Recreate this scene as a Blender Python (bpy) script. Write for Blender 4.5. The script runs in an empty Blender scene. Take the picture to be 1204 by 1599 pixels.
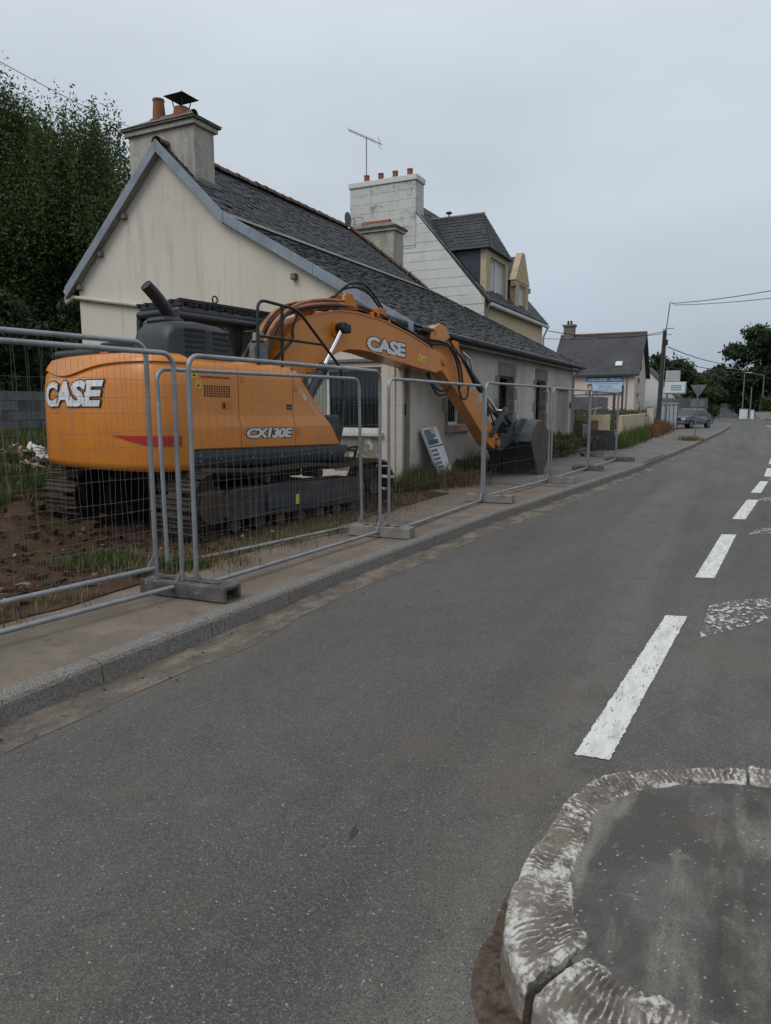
import bpy, bmesh, math, random
import numpy as np
from mathutils import Vector, Matrix
R = math.radians
random.seed(7)
rng = np.random.default_rng(11)
scn = bpy.context.scene
COL = scn.collection

# ------------------------------------------------------------------ camera
cd = bpy.data.cameras.new('camera')
cam = bpy.data.objects.new('camera', cd)
COL.objects.link(cam)
cam.location = (0, 0, 1.70)
cam.rotation_euler = (R(90 - 8.43), 0, R(26.48))
cd.sensor_fit = 'VERTICAL'
cd.sensor_height = 36
cd.lens = 25.0
cd.clip_start = 0.05
cd.clip_end = 3000
scn.camera = cam

# ------------------------------------------------------------------ sky, sun, exposure
SUN_EL, SUN_AZ = 52, 205          # degrees; azimuth clockwise from +Y
w = bpy.data.worlds.new('World')
scn.world = w
w.use_nodes = True
nt = w.node_tree
nt.nodes.clear()
out = nt.nodes.new('ShaderNodeOutputWorld')
bg = nt.nodes.new('ShaderNodeBackground')
sky = nt.nodes.new('ShaderNodeTexSky')
sky.sky_type = 'NISHITA'
sky.sun_disc = False
sky.sun_elevation = R(SUN_EL)
sky.sun_rotation = R(SUN_AZ)
sky.air_density = 1.0
sky.dust_density = 4.0
hs = nt.nodes.new('ShaderNodeHueSaturation')
hs.inputs['Saturation'].default_value = 0.30
nt.links.new(sky.outputs[0], hs.inputs['Color'])
# an even cloud deck: brighter overhead than at the horizon, soft uneven cloud
tc = nt.nodes.new('ShaderNodeTexCoord')
sep = nt.nodes.new('ShaderNodeSeparateXYZ')
nt.links.new(tc.outputs['Generated'], sep.inputs[0])
ramp = nt.nodes.new('ShaderNodeValToRGB')
e = ramp.color_ramp.elements
e[0].position = 0.0
e[0].color = (3.65, 4.38, 5.25, 1)
e[1].position = 1.0
e[1].color = (6.9, 7.45, 7.95, 1)
m = ramp.color_ramp.elements.new(0.45)
m.color = (6.0, 6.66, 7.35, 1)
nt.links.new(sep.outputs['Z'], ramp.inputs[0])
mp = nt.nodes.new('ShaderNodeMapping')
mp.inputs['Scale'].default_value = (1, 1, 2.6)
nt.links.new(tc.outputs['Generated'], mp.inputs[0])
no = nt.nodes.new('ShaderNodeTexNoise')
no.inputs['Scale'].default_value = 2.2
no.inputs['Detail'].default_value = 4
no.inputs['Roughness'].default_value = 0.45
nt.links.new(mp.outputs[0], no.inputs['Vector'])
mr = nt.nodes.new('ShaderNodeMapRange')
mr.inputs[1].default_value = 0.3
mr.inputs[2].default_value = 0.7
mr.inputs[3].default_value = 0.87
mr.inputs[4].default_value = 1.08
nt.links.new(no.outputs[0], mr.inputs[0])
mul = nt.nodes.new('ShaderNodeVectorMath')
mul.operation = 'SCALE'
nt.links.new(ramp.outputs[0], mul.inputs[0])
nt.links.new(mr.outputs[0], mul.inputs['Scale'])
mix = nt.nodes.new('ShaderNodeMix')
mix.data_type = 'RGBA'
mix.inputs[0].default_value = 0.82
nt.links.new(hs.outputs[0], mix.inputs[6])
nt.links.new(mul.outputs[0], mix.inputs[7])
nt.links.new(mix.outputs[2], bg.inputs['Color'])
bg.inputs['Strength'].default_value = 0.108
nt.links.new(bg.outputs[0], out.inputs[0])

sd = bpy.data.lights.new('sun', 'SUN')
sd.energy = 1.1
sd.angle = R(35)
sd.color = (1.0, 0.97, 0.93)
sun = bpy.data.objects.new('sun', sd)
COL.objects.link(sun)
sv = Vector((math.sin(R(SUN_AZ)) * math.cos(R(SUN_EL)), math.cos(R(SUN_AZ)) * math.cos(R(SUN_EL)), math.sin(R(SUN_EL))))
sun.rotation_euler = sv.to_track_quat('Z', 'Y').to_euler()
sun.location = (0, 0, 60)
scn.view_settings.view_transform = 'Standard'
scn.view_settings.look = 'None'
scn.view_settings.exposure = 0.16
scn.view_settings.gamma = 1.0
scn.view_settings.use_curve_mapping = False

# ------------------------------------------------------------------ materials
MAT = {}


def mat(name, c, layers=(), rough=0.8, rl=None, bump=(), metal=0.0, spec=0.4, coat=0.0, alpha=None, trans=0.0, emit=None):
    """layers: (colour, scale, lo, hi, stretch(3), kind 'n'|'v'|'w', detail)"""
    m = bpy.data.materials.new(name)
    m.use_nodes = True
    t = m.node_tree
    b = t.nodes['Principled BSDF']
    b.inputs['Roughness'].default_value = rough
    b.inputs['Metallic'].default_value = metal
    b.inputs['Specular IOR Level'].default_value = spec
    b.inputs['Coat Weight'].default_value = coat
    b.inputs['Coat Roughness'].default_value = 0.25
    b.inputs['Transmission Weight'].default_value = trans
    tc = t.nodes.new('ShaderNodeTexCoord')

    def tex(scale, stretch=(1, 1, 1), kind='n', detail=5):
        mp = t.nodes.new('ShaderNodeMapping')
        mp.inputs['Scale'].default_value = stretch
        mp.inputs['Location'].default_value = (random.uniform(-9, 9), random.uniform(-9, 9), random.uniform(-9, 9))
        t.links.new(tc.outputs['Object'], mp.inputs[0])
        if kind == 'v':
            n = t.nodes.new('ShaderNodeTexVoronoi')
            n.inputs['Scale'].default_value = scale
            t.links.new(mp.outputs[0], n.inputs['Vector'])
            s = t.nodes.new('ShaderNodeSeparateColor')
            t.links.new(n.outputs['Color'], s.inputs[0])
            return s.outputs[0]
        if kind == 'w':
            n = t.nodes.new('ShaderNodeTexWave')
            n.inputs['Scale'].default_value = scale
            n.inputs['Distortion'].default_value = 9
            n.inputs['Detail'].default_value = 3
            n.inputs['Detail Scale'].default_value = 1.2
            t.links.new(mp.outputs[0], n.inputs['Vector'])
            return n.outputs['Fac']
        n = t.nodes.new('ShaderNodeTexNoise')
        n.inputs['Scale'].default_value = scale
        n.inputs['Detail'].default_value = detail
        n.inputs['Roughness'].default_value = 0.6
        t.links.new(mp.outputs[0], n.inputs['Vector'])
        return n.outputs[0]

    def rng_(sock, lo, hi, a=0.0, z=1.0):
        r = t.nodes.new('ShaderNodeMapRange')
        r.inputs[1].default_value = lo
        r.inputs[2].default_value = hi
        r.inputs[3].default_value = a
        r.inputs[4].default_value = z
        t.links.new(sock, r.inputs[0])
        return r.outputs[0]

    rgb = t.nodes.new('ShaderNodeRGB')
    rgb.outputs[0].default_value = (*c, 1)
    cur = rgb.outputs[0]
    for L in layers:
        col, scale, lo, hi = L[:4]
        st = L[4] if len(L) > 4 else (1, 1, 1)
        kd = L[5] if len(L) > 5 else 'n'
        de = L[6] if len(L) > 6 else 5
        amt = L[7] if len(L) > 7 else 1.0
        f = rng_(tex(scale, st, kd, de), lo, hi, 0, amt)
        mx = t.nodes.new('ShaderNodeMix')
        mx.data_type = 'RGBA'
        t.links.new(f, mx.inputs[0])
        t.links.new(cur, mx.inputs[6])
        mx.inputs[7].default_value = (*col, 1)
        cur = mx.outputs[2]
    t.links.new(cur, b.inputs['Base Color'])
    if rl:
        t.links.new(rng_(tex(rl[0], rl[3] if len(rl) > 3 else (1, 1, 1)), 0.3, 0.7, rl[1], rl[2]), b.inputs['Roughness'])
    prev = None
    for bp in bump:
        scale, strength, dist = bp[:3]
        st = bp[3] if len(bp) > 3 else (1, 1, 1)
        kd = bp[4] if len(bp) > 4 else 'n'
        bn = t.nodes.new('ShaderNodeBump')
        bn.inputs['Strength'].default_value = strength
        bn.inputs['Distance'].default_value = dist
        t.links.new(tex(scale, st, kd, 6), bn.inputs['Height'])
        if prev:
            t.links.new(prev, bn.inputs['Normal'])
        prev = bn.outputs[0]
    if prev:
        t.links.new(prev, b.inputs['Normal'])
    if alpha:
        scale, lo, hi, st = alpha
        t.links.new(rng_(tex(scale, st, 'n', 8), lo, hi, 0, 1), b.inputs['Alpha'])
    if emit:
        b.inputs['Emission Color'].default_value = (*emit[0], 1)
        b.inputs['Emission Strength'].default_value = emit[1]
    MAT[name] = m
    return m


def leafmat(name, c1, c2, c3):
    """two-sided leaf: random tint per leaf island, a little light through the blade"""
    m = bpy.data.materials.new(name)
    m.use_nodes = True
    t = m.node_tree
    b = t.nodes['Principled BSDF']
    b.inputs['Roughness'].default_value = 0.55
    b.inputs['Specular IOR Level'].default_value = 0.3
    g = t.nodes.new('ShaderNodeNewGeometry')
    r = t.nodes.new('ShaderNodeValToRGB')
    r.color_ramp.elements[0].color = (*c1, 1)
    r.color_ramp.elements[1].color = (*c3, 1)
    k = r.color_ramp.elements.new(0.55)
    k.color = (*c2, 1)
    t.links.new(g.outputs['Random Per Island'], r.inputs[0])
    t.links.new(r.outputs[0], b.inputs['Base Color'])
    tr = t.nodes.new('ShaderNodeBsdfTranslucent')
    t.links.new(r.outputs[0], tr.inputs[0])
    mx = t.nodes.new('ShaderNodeMixShader')
    mx.inputs[0].default_value = 0.35
    t.links.new(b.outputs[0], mx.inputs[1])
    t.links.new(tr.outputs[0], mx.inputs[2])
    t.links.new(mx.outputs[0], t.nodes['Material Output'].inputs[0])
    MAT[name] = m
    return m


mat('asphalt', (0.088, 0.086, 0.076), [
    ((0.132, 0.123, 0.104), 0.9, 0.42, 0.64, (1, .045, 1)),
    ((0.042, 0.041, 0.038), 0.6, 0.46, 0.66, (1.6, .07, 1), 'n', 5, .85),
    ((0.105, 0.101, 0.094), 0.35, 0.50, 0.70, (1, .5, 1)),
    ((0.060, 0.058, 0.056), 1.3, 0.60, 0.78, (1, .5, 1), 'n', 6, .8),
    ((0.070, 0.066, 0.060), 4.5, 0.50, 0.64, (1, .7, 1), 'n', 7, .65),
    ((0.120, 0.107, 0.090), 7.5, 0.54, 0.70, (1, .8, 1), 'n', 7, .6),
    ((0.21, 0.20, 0.185), 230, 0.66, 1.0, (1, 1, 1), 'v', 5, .75),
    ((0.022, 0.021, 0.020), 260, 0.62, 1.0, (1, 1, 1), 'v', 5, .8),
    ((0.34, 0.33, 0.31), 150, 0.993, 0.995, (1, 1, 1), 'v', 5, .7),
    ((0.13, 0.10, 0.072), 1.6, 0.56, 0.76, (1, .7, 1), 'n', 7, .6),
    ((0.035, 0.034, 0.033), 3.0, 0.74, 0.76, (1, .6, 1))],
    rough=0.74, rl=(1.1, 0.62, 0.88, (1, .3, 1)), bump=[(240, 0.9, 0.004, (1, 1, 1), 'v'), (40, 0.5, 0.006)], spec=0.42)
mat('patch_asphalt', (0.085, 0.082, 0.074), [
    ((0.13, 0.125, 0.112), 3.2, 0.46, 0.62),
    ((0.24, 0.225, 0.19), 3.4, 0.48, 0.62, (2.0, .45, 1), 'n', 8, .8),
    ((0.045, 0.043, 0.038), 2.8, 0.52, 0.68, (1.4, .6, 1), 'n', 7, .7),
    ((0.20, 0.19, 0.17), 9, 0.60, 0.70, (1, 1, 1), 'n', 6, .6),
    ((0.19, 0.165, 0.11), 45, 0.66, 0.72, (1, 1, 1), 'n', 4, .5),
    ((0.03, 0.03, 0.028), 300, 0.5, 1.0, (1, 1, 1), 'v', 5, .55),
    ((0.36, 0.35, 0.33), 150, 0.992, 0.994, (1, 1, 1), 'v', 5, .7),
    ((0.12, 0.085, 0.06), 3.2, 0.60, 0.74)],
    rough=0.9, bump=[(160, 0.9, 0.006, (1, 1, 1), 'v'), (25, 0.6, 0.01)], spec=0.3)
mat('gutter_dust', (0.185, 0.150, 0.120), [((0.11, 0.10, 0.09), 4, 0.45, 0.7), ((0.28, 0.24, 0.2), 60, 0.6, 1, (1, 1, 1), 'v', 5, .5), ((0.07, 0.05, 0.04), 11, 0.66, 0.72)],
    rough=0.95, bump=[(70, 0.6, 0.006)], spec=0.2, alpha=(6, 0.25, 0.60, (1, .45, 1)))
mat('pavement', (0.190, 0.146, 0.110), [((0.140, 0.120, 0.100), 0.7, 0.42, 0.62), ((0.22, 0.178, 0.142), 2.6, 0.46, 0.66), ((0.115, 0.092, 0.074), 6, 0.54, 0.70, (1, 1, 1), 'n', 7, .7),
    ((0.085, 0.06, 0.045), 5, 0.66, 0.74), ((0.26, 0.24, 0.21), 220, 0.7, 1, (1, 1, 1), 'v', 5, .5), ((0.06, 0.05, 0.045), 240, 0.75, 1, (1, 1, 1), 'v', 5, .6)],
    rough=0.92, bump=[(9, 0.35, 0.02), (130, 0.6, 0.005, (1, 1, 1), 'v')], spec=0.25)
mat('pavement_grey', (0.135, 0.13, 0.125), [((0.105, 0.10, 0.097), 0.8, 0.42, 0.62), ((0.17, 0.155, 0.135), 1.6, 0.55, 0.75),
    ((0.24, 0.22, 0.2), 90, 0.7, 1, (1, 1, 1), 'v', 5, .5)], rough=0.92, bump=[(110, 0.5, 0.004)], spec=0.25)
mat('kerb_concrete', (0.215, 0.20, 0.18), [((0.11, 0.10, 0.09), 130, 0.42, 0.85, (1, 1, 1), 'v'), ((0.34, 0.33, 0.31), 190, 0.85, 1, (1, 1, 1), 'v'),
    ((0.17, 0.135, 0.108), 2.2, 0.54, 0.74), ((0.09, 0.085, 0.08), 6, 0.66, 0.76)], rough=0.9, bump=[(95, 1.0, 0.008, (1, 1, 1), 'v'), (12, .4, .01)], spec=0.3)
mat('soil', (0.062, 0.033, 0.022), [((0.095, 0.058, 0.038), 1.2, 0.42, 0.66), ((0.035, 0.021, 0.015), 4, 0.48, 0.66), ((0.15, 0.10, 0.068), 14, 0.60, 0.78),
    ((0.06, 0.055, 0.025), 0.8, 0.54, 0.7)], rough=0.97, bump=[(7, 0.8, 0.08), (38, 0.9, 0.03)], spec=0.15)
mat('meadow', (0.05, 0.062, 0.02), [((0.09, 0.08, 0.035), 0.5, 0.45, 0.65), ((0.03, 0.042, 0.014), 3, 0.45, 0.65), ((0.10, 0.075, 0.04), 9, 0.6, 0.75)],
    rough=0.95, bump=[(12, 0.8, 0.08)], spec=0.15)
mat('road_paint', (0.62, 0.62, 0.60), [((0.44, 0.43, 0.41), 7, 0.45, 0.7, (3, .6, 1)), ((0.30, 0.29, 0.28), 55, 0.62, 0.74, (1, 1, 1), 'n', 5, .6), ((0.16, 0.155, 0.15), 22, 0.64, 0.68, (2.4, .5, 1))],
    rough=0.75, bump=[(120, 0.4, 0.003)], spec=0.3, alpha=(40, 0.27, 0.42, (1.6, .35, 1)))
mat('worn_paint', (0.55, 0.55, 0.54), [((0.25, 0.24, 0.23), 9, 0.45, 0.6)], rough=0.8, alpha=(30, 0.49, 0.60, (1, .5, 1)))
mat('plaster_gable', (0.61, 0.56, 0.485), [((0.54, 0.495, 0.425), 0.6, 0.42, 0.66, (1, 1, .6)), ((0.42, 0.385, 0.33), 1.5, 0.56, 0.76, (2.2, 2.2, .22)),
    ((0.25, 0.23, 0.20), 2.6, 0.60, 0.76, (2.2, 2.2, .18), 'n', 6, .5), ((0.30, 0.27, 0.235), 1.1, 0.60, 0.72, (1.5, 1.5, .35), 'n', 6, .5), ((0.63, 0.59, 0.51), 7, 0.56, 0.75, (1, 1, 1), 'n', 5, .5), ((0.36, 0.31, 0.25), 11, 0.69, 0.77, (1, 1, 1), 'n', 5, .5)],
    rough=0.92, bump=[(22, 0.25, 0.012), (160, 0.35, 0.003)], spec=0.2)
mat('plaster_front', (0.50, 0.465, 0.415), [((0.42, 0.39, 0.345), 0.7, 0.4, 0.65, (1, 1, .7)), ((0.31, 0.29, 0.26), 1.6, 0.54, 0.74, (1.3, 1.3, .5)),
    ((0.20, 0.19, 0.175), 3.6, 0.63, 0.73, (1.2, 1.2, .7)), ((0.45, 0.40, 0.36), 8, 0.58, 0.78, (1, 1, .5), 'n', 5, .5)],
    rough=0.92, bump=[(14, 0.35, 0.015), (120, 0.35, 0.004)], spec=0.2)
mat('plaster_chimney', (0.40, 0.375, 0.33), [((0.28, 0.265, 0.235), 2.0, 0.42, 0.66, (1.5, 1.5, .5)), ((0.16, 0.155, 0.14), 4, 0.6, 0.75, (1.6, 1.6, .4)), ((0.49, 0.46, 0.41), 8, 0.55, 0.75)],
    rough=0.93, bump=[(16, 0.4, 0.015)], spec=0.2)
mat('sandstone', (0.235, 0.20, 0.17), [((0.17, 0.15, 0.13), 3, 0.42, 0.65), ((0.30, 0.25, 0.21), 16, 0.55, 0.75), ((0.10, 0.09, 0.08), 9, 0.66, 0.75)],
    rough=0.93, bump=[(20, 0.6, 0.012), (120, 0.4, 0.003)], spec=0.2)
mat('pink_stone', (0.40, 0.25, 0.20), [((0.30, 0.19, 0.155), 4, 0.45, 0.65), ((0.20, 0.15, 0.13), 12, 0.62, 0.72)], rough=0.9, bump=[(30, 0.4, 0.006)], spec=0.25)
mat('slate', (0.056, 0.057, 0.059), [((0.036, 0.037, 0.040), 1.1, 0.42, 0.66), ((0.105, 0.10, 0.092), 4.5, 0.58, 0.78), ((0.145, 0.135, 0.11), 12, 0.70, 0.80, (1, 1, 1), 'n', 5, .7)],
    rough=0.62, rl=(3, 0.5, 0.8), bump=[(25, 0.4, 0.008)], spec=0.4)
mat('slate_dark', (0.036, 0.038, 0.043), [((0.024, 0.026, 0.031), 1.4, 0.42, 0.66), ((0.075, 0.073, 0.068), 6, 0.62, 0.78)], rough=0.6, bump=[(25, 0.4, 0.008)], spec=0.4)
mat('far_slate', (0.062, 0.062, 0.066), [((0.045, 0.045, 0.049), 0.6, 0.42, 0.66), ((0.088, 0.082, 0.076), 2.5, 0.55, 0.75)], rough=0.8, spec=0.3)
mat('slate_hang', (0.030, 0.036, 0.050), [((0.045, 0.050, 0.062), 4, 0.5, 0.7)], rough=0.5, bump=[(18, 0.3, 0.006)])
mat('lead', (0.15, 0.148, 0.14), [((0.12, 0.125, 0.12), 3, 0.45, 0.65)], rough=0.6)
mat('fascia_paint', (0.225, 0.265, 0.31), [((0.165, 0.195, 0.235), 2.2, 0.45, 0.66), ((0.31, 0.335, 0.36), 9, 0.6, 0.75), ((0.11, 0.115, 0.12), 14, 0.68, 0.75)], rough=0.6, bump=[(40, 0.2, 0.004)])
mat('terracotta', (0.24, 0.10, 0.055), [((0.20, 0.085, 0.05), 6, 0.42, 0.62), ((0.17, 0.15, 0.125), 13, 0.56, 0.7), ((0.07, 0.06, 0.055), 8, 0.64, 0.75)], rough=0.9, bump=[(35, 0.5, 0.006)], spec=0.2)
mat('ridge_clay', (0.19, 0.115, 0.080), [((0.13, 0.09, 0.07), 4, 0.42, 0.62), ((0.19, 0.175, 0.14), 12, 0.54, 0.68), ((0.06, 0.055, 0.05), 7, 0.60, 0.72)], rough=0.92, bump=[(35, 0.5, 0.006)], spec=0.2)
mat('grey_stone_cap', (0.17, 0.16, 0.14), [((0.09, 0.085, 0.075), 4, 0.45, 0.65), ((0.25, 0.235, 0.2), 14, 0.6, 0.75)], rough=0.95, bump=[(20, 0.6, 0.015)], spec=0.2)
mat('zinc', (0.40, 0.40, 0.385), [((0.30, 0.30, 0.285), 4, 0.45, 0.65)], rough=0.55, metal=0.3)
mat('dark_zinc', (0.11, 0.105, 0.10), [((0.07, 0.066, 0.062), 4, 0.45, 0.65)], rough=0.6)
mat('pvc_pipe', (0.50, 0.465, 0.385), [((0.40, 0.37, 0.31), 3, 0.45, 0.7)], rough=0.6)
mat('brown_pipe', (0.17, 0.13, 0.105), [((0.10, 0.075, 0.06), 5, 0.5, 0.7)], rough=0.7)
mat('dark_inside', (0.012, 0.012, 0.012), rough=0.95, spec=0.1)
mat('white_frame', (0.60, 0.60, 0.58), [((0.45, 0.45, 0.43), 5, 0.5, 0.7)], rough=0.55)
mat('shop_glass', (0.012, 0.016, 0.018), rough=0.06, spec=0.5)
mat('curtain', (0.33, 0.36, 0.28), [((0.25, 0.28, 0.22), 6, 0.4, 0.6, (6, 1, .3))], rough=0.85)
mat('door_paint', (0.27, 0.255, 0.235), [((0.20, 0.19, 0.175), 5, 0.45, 0.68, (3, 3, .3))], rough=0.8, bump=[(12, .3, .008, (6, 6, .4))])
mat('door_surround', (0.45, 0.42, 0.39), [((0.36, 0.34, 0.31), 3, 0.45, 0.7)], rough=0.85)
mat('white_clad', (0.60, 0.605, 0.57), [((0.52, 0.525, 0.49), 1.2, 0.42, 0.7), ((0.44, 0.44, 0.41), 3.5, 0.60, 0.75, (1.6, 1.6, .4)), ((0.20, 0.20, 0.185), 2.0, 0.70, 0.80, (1, 1, .4), 'n', 5, .6)],
    rough=0.75, bump=[(30, 0.15, 0.004)])
mat('white_clad_sooty', (0.56, 0.565, 0.53), [((0.46, 0.46, 0.43), 1.2, 0.42, 0.7), ((0.20, 0.195, 0.18), 1.3, 0.55, 0.68, (1, 1, 1.1)), ((0.11, 0.11, 0.10), 5, 0.60, 0.70, (1.4, 1.4, .6))],
    rough=0.8, bump=[(30, 0.2, 0.005)])
mat('yellow_render', (0.60, 0.48, 0.315), [((0.54, 0.43, 0.28), 0.8, 0.42, 0.66), ((0.47, 0.37, 0.245), 3, 0.62, 0.8, (2, 2, .4))], rough=0.9, bump=[(40, .2, .005)])
mat('ochre_stone', (0.47, 0.385, 0.245), [((0.39, 0.315, 0.20), 4, 0.45, 0.65), ((0.27, 0.225, 0.16), 9, 0.62, 0.75)], rough=0.9, bump=[(25, .5, .01)])
mat('pink_render', (0.57, 0.475, 0.42), [((0.51, 0.43, 0.385), 0.6, 0.42, 0.66), ((0.45, 0.385, 0.35), 2, 0.6, 0.8, (2, 2, .4))], rough=0.9)
mat('white_render', (0.60, 0.60, 0.59), [((0.53, 0.53, 0.52), 0.6, 0.42, 0.66)], rough=0.9)
mat('lace', (0.60, 0.61, 0.61), [((0.45, 0.47, 0.48), 5, 0.42, 0.6, (7, 7, .3))], rough=0.9)
# machine
mat('orange_paint', (0.60, 0.205, 0.022), [((0.52, 0.175, 0.020), 1.2, 0.42, 0.68), ((0.40, 0.19, 0.075), 2.2, 0.50, 0.78, (1, 1, .5), 'n', 7, .55), ((0.26, 0.12, 0.05), 30, 0.72, 0.80, (1, 1, 1), 'n', 5, .45)],
    rough=0.38, rl=(4, 0.30, 0.52), bump=[(2.2, 0.04, 0.02)], spec=0.45, coat=0.3)
mat('orange_worn', (0.56, 0.18, 0.026), [((0.42, 0.145, 0.03), 3, 0.42, 0.68), ((0.20, 0.095, 0.045), 9, 0.58, 0.74), ((0.10, 0.06, 0.04), 24, 0.68, 0.78)],
    rough=0.55, bump=[(30, 0.15, 0.004)], spec=0.4)
mat('hose_orange', (0.36, 0.14, 0.055), [((0.16, 0.075, 0.045), 8, 0.45, 0.62), ((0.52, 0.23, 0.10), 20, 0.6, 0.75)], rough=0.55)
mat('dark_plastic', (0.020, 0.023, 0.029), [((0.030, 0.032, 0.037), 3, 0.45, 0.68), ((0.09, 0.085, 0.08), 14, 0.66, 0.8, (1, 1, .6), 'n', 5, .5)], rough=0.48, spec=0.45)
mat('frame_navy', (0.030, 0.036, 0.045), [((0.05, 0.052, 0.055), 3, 0.5, 0.7), ((0.08, 0.06, 0.045), 8, 0.62, 0.76)], rough=0.55)
mat('black_metal', (0.012, 0.012, 0.013), [((0.03, 0.028, 0.026), 8, 0.5, 0.7)], rough=0.5)
mat('black_rubber', (0.014, 0.014, 0.014), rough=0.65)
mat('chrome', (0.72, 0.73, 0.74), rough=0.16, metal=1.0)
mat('grey_metal', (0.17, 0.175, 0.18), [((0.11, 0.11, 0.115), 8, 0.5, 0.7)], rough=0.5, metal=0.2)
mat('clear_plastic', (0.52, 0.58, 0.58), rough=0.12, trans=0.7)
mat('cab_glass', (0.16, 0.20, 0.17), rough=0.04, trans=0.75, spec=0.5)
mat('muddy_steel', (0.055, 0.040, 0.032), [((0.105, 0.062, 0.042), 4, 0.48, 0.66), ((0.045, 0.038, 0.034), 11, 0.5, 0.68), ((0.19, 0.15, 0.12), 24, 0.66, 0.78)], rough=0.8, bump=[(30, 0.7, 0.012)], spec=0.3)
mat('track_frame', (0.035, 0.036, 0.037), [((0.075, 0.062, 0.052), 3, 0.5, 0.68), ((0.12, 0.09, 0.07), 9, 0.62, 0.75)], rough=0.65, bump=[(30, 0.3, 0.006)])
mat('bucket_blue', (0.060, 0.072, 0.090), [((0.10, 0.105, 0.11), 4, 0.48, 0.68), ((0.08, 0.055, 0.045), 7, 0.62, 0.76)], rough=0.45, metal=0.3)
mat('bucket_rust', (0.085, 0.063, 0.055), [((0.12, 0.082, 0.066), 4, 0.45, 0.65), ((0.045, 0.038, 0.036), 10, 0.55, 0.7), ((0.2, 0.17, 0.15), 16, 0.7, 0.8, (1, 1, .4))], rough=0.65, metal=0.2, bump=[(30, .3, .005)])
mat('decal_white', (0.66, 0.67, 0.68), [((0.50, 0.50, 0.50), 12, 0.5, 0.7)], rough=0.45)
mat('decal_black', (0.010, 0.010, 0.010), rough=0.5)
mat('decal_red', (0.36, 0.018, 0.014), rough=0.4)
mat('decal_yellow', (0.66, 0.50, 0.05), [((0.45, 0.33, 0.04), 16, 0.5, 0.7)], rough=0.5)
# fences, street
mat('galvanised', (0.30, 0.315, 0.33), [((0.22, 0.23, 0.245), 6, 0.45, 0.65, (1, 1, .5)), ((0.42, 0.43, 0.44), 18, 0.62, 0.75), ((0.17, 0.14, 0.11), 10, 0.70, 0.78)], rough=0.48, metal=0.55)
mat('wire', (0.17, 0.165, 0.16), rough=0.55, metal=0.3)
mat('block_plastic', (0.060, 0.056, 0.052), [((0.12, 0.11, 0.10), 5, 0.42, 0.62), ((0.22, 0.21, 0.195), 11, 0.58, 0.70), ((0.03, 0.028, 0.026), 8, 0.62, 0.72)], rough=0.85, bump=[(30, 0.4, 0.008)])
mat('block_concrete', (0.20, 0.185, 0.165), [((0.14, 0.13, 0.12), 4, 0.45, 0.65), ((0.26, 0.24, 0.215), 20, 0.6, 0.75)], rough=0.93, bump=[(40, 0.4, 0.006)])
mat('cinder_block', (0.17, 0.175, 0.185), [((0.12, 0.125, 0.135), 2, 0.42, 0.65), ((0.23, 0.235, 0.24), 18, 0.58, 0.75)], rough=0.95, bump=[(60, 0.6, 0.006)], spec=0.2)
mat('mortar', (0.09, 0.09, 0.09), [((0.05, 0.05, 0.05), 6, 0.5, 0.7)], rough=0.95)


def island_stone():
    m = mat('island_stone', (0.19, 0.165, 0.14), [((0.125, 0.105, 0.088), 6, 0.42, 0.62), ((0.27, 0.245, 0.215), 17, 0.54, 0.70), ((0.085, 0.075, 0.068), 30, 0.60, 0.70)],
            rough=0.92, bump=[(60, 0.8, 0.008), (18, .6, .012)], spec=0.22)
    t = m.node_tree
    b = t.nodes['Principled BSDF']
    base = b.inputs['Base Color'].links[0].from_socket
    at = t.nodes.new('ShaderNodeAttribute')
    at.attribute_name = 'wear'
    tc = t.nodes.new('ShaderNodeTexCoord')
    acc = None
    for sc, st in ((9.5, 0.62), (46, 0.68)):
        n = t.nodes.new('ShaderNodeTexNoise')
        n.inputs['Scale'].default_value = sc
        n.inputs['Detail'].default_value = 7
        n.inputs['Roughness'].default_value = .65
        t.links.new(tc.outputs['Object'], n.inputs['Vector'])
        ml = t.nodes.new('ShaderNodeMath')
        ml.operation = 'MULTIPLY'
        ml.inputs[1].default_value = st
        t.links.new(n.outputs[0], ml.inputs[0])
        if acc is None:
            acc = ml.outputs[0]
        else:
            ad = t.nodes.new('ShaderNodeMath')
            ad.operation = 'ADD'
            t.links.new(acc, ad.inputs[0])
            t.links.new(ml.outputs[0], ad.inputs[1])
            acc = ad.outputs[0]
    sb = t.nodes.new('ShaderNodeMath')
    sb.operation = 'SUBTRACT'
    t.links.new(acc, sb.inputs[0])
    t.links.new(at.outputs['Fac'], sb.inputs[1])
    r = t.nodes.new('ShaderNodeMapRange')
    r.inputs[1].default_value = .59
    r.inputs[2].default_value = .72
    t.links.new(sb.outputs[0], r.inputs[0])
    mx = t.nodes.new('ShaderNodeMix')
    mx.data_type = 'RGBA'
    t.links.new(r.outputs[0], mx.inputs[0])
    t.links.new(base, mx.inputs[6])
    mx.inputs[7].default_value = (0.52, 0.505, 0.465, 1)
    t.links.new(mx.outputs[2], b.inputs['Base Color'])


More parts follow.
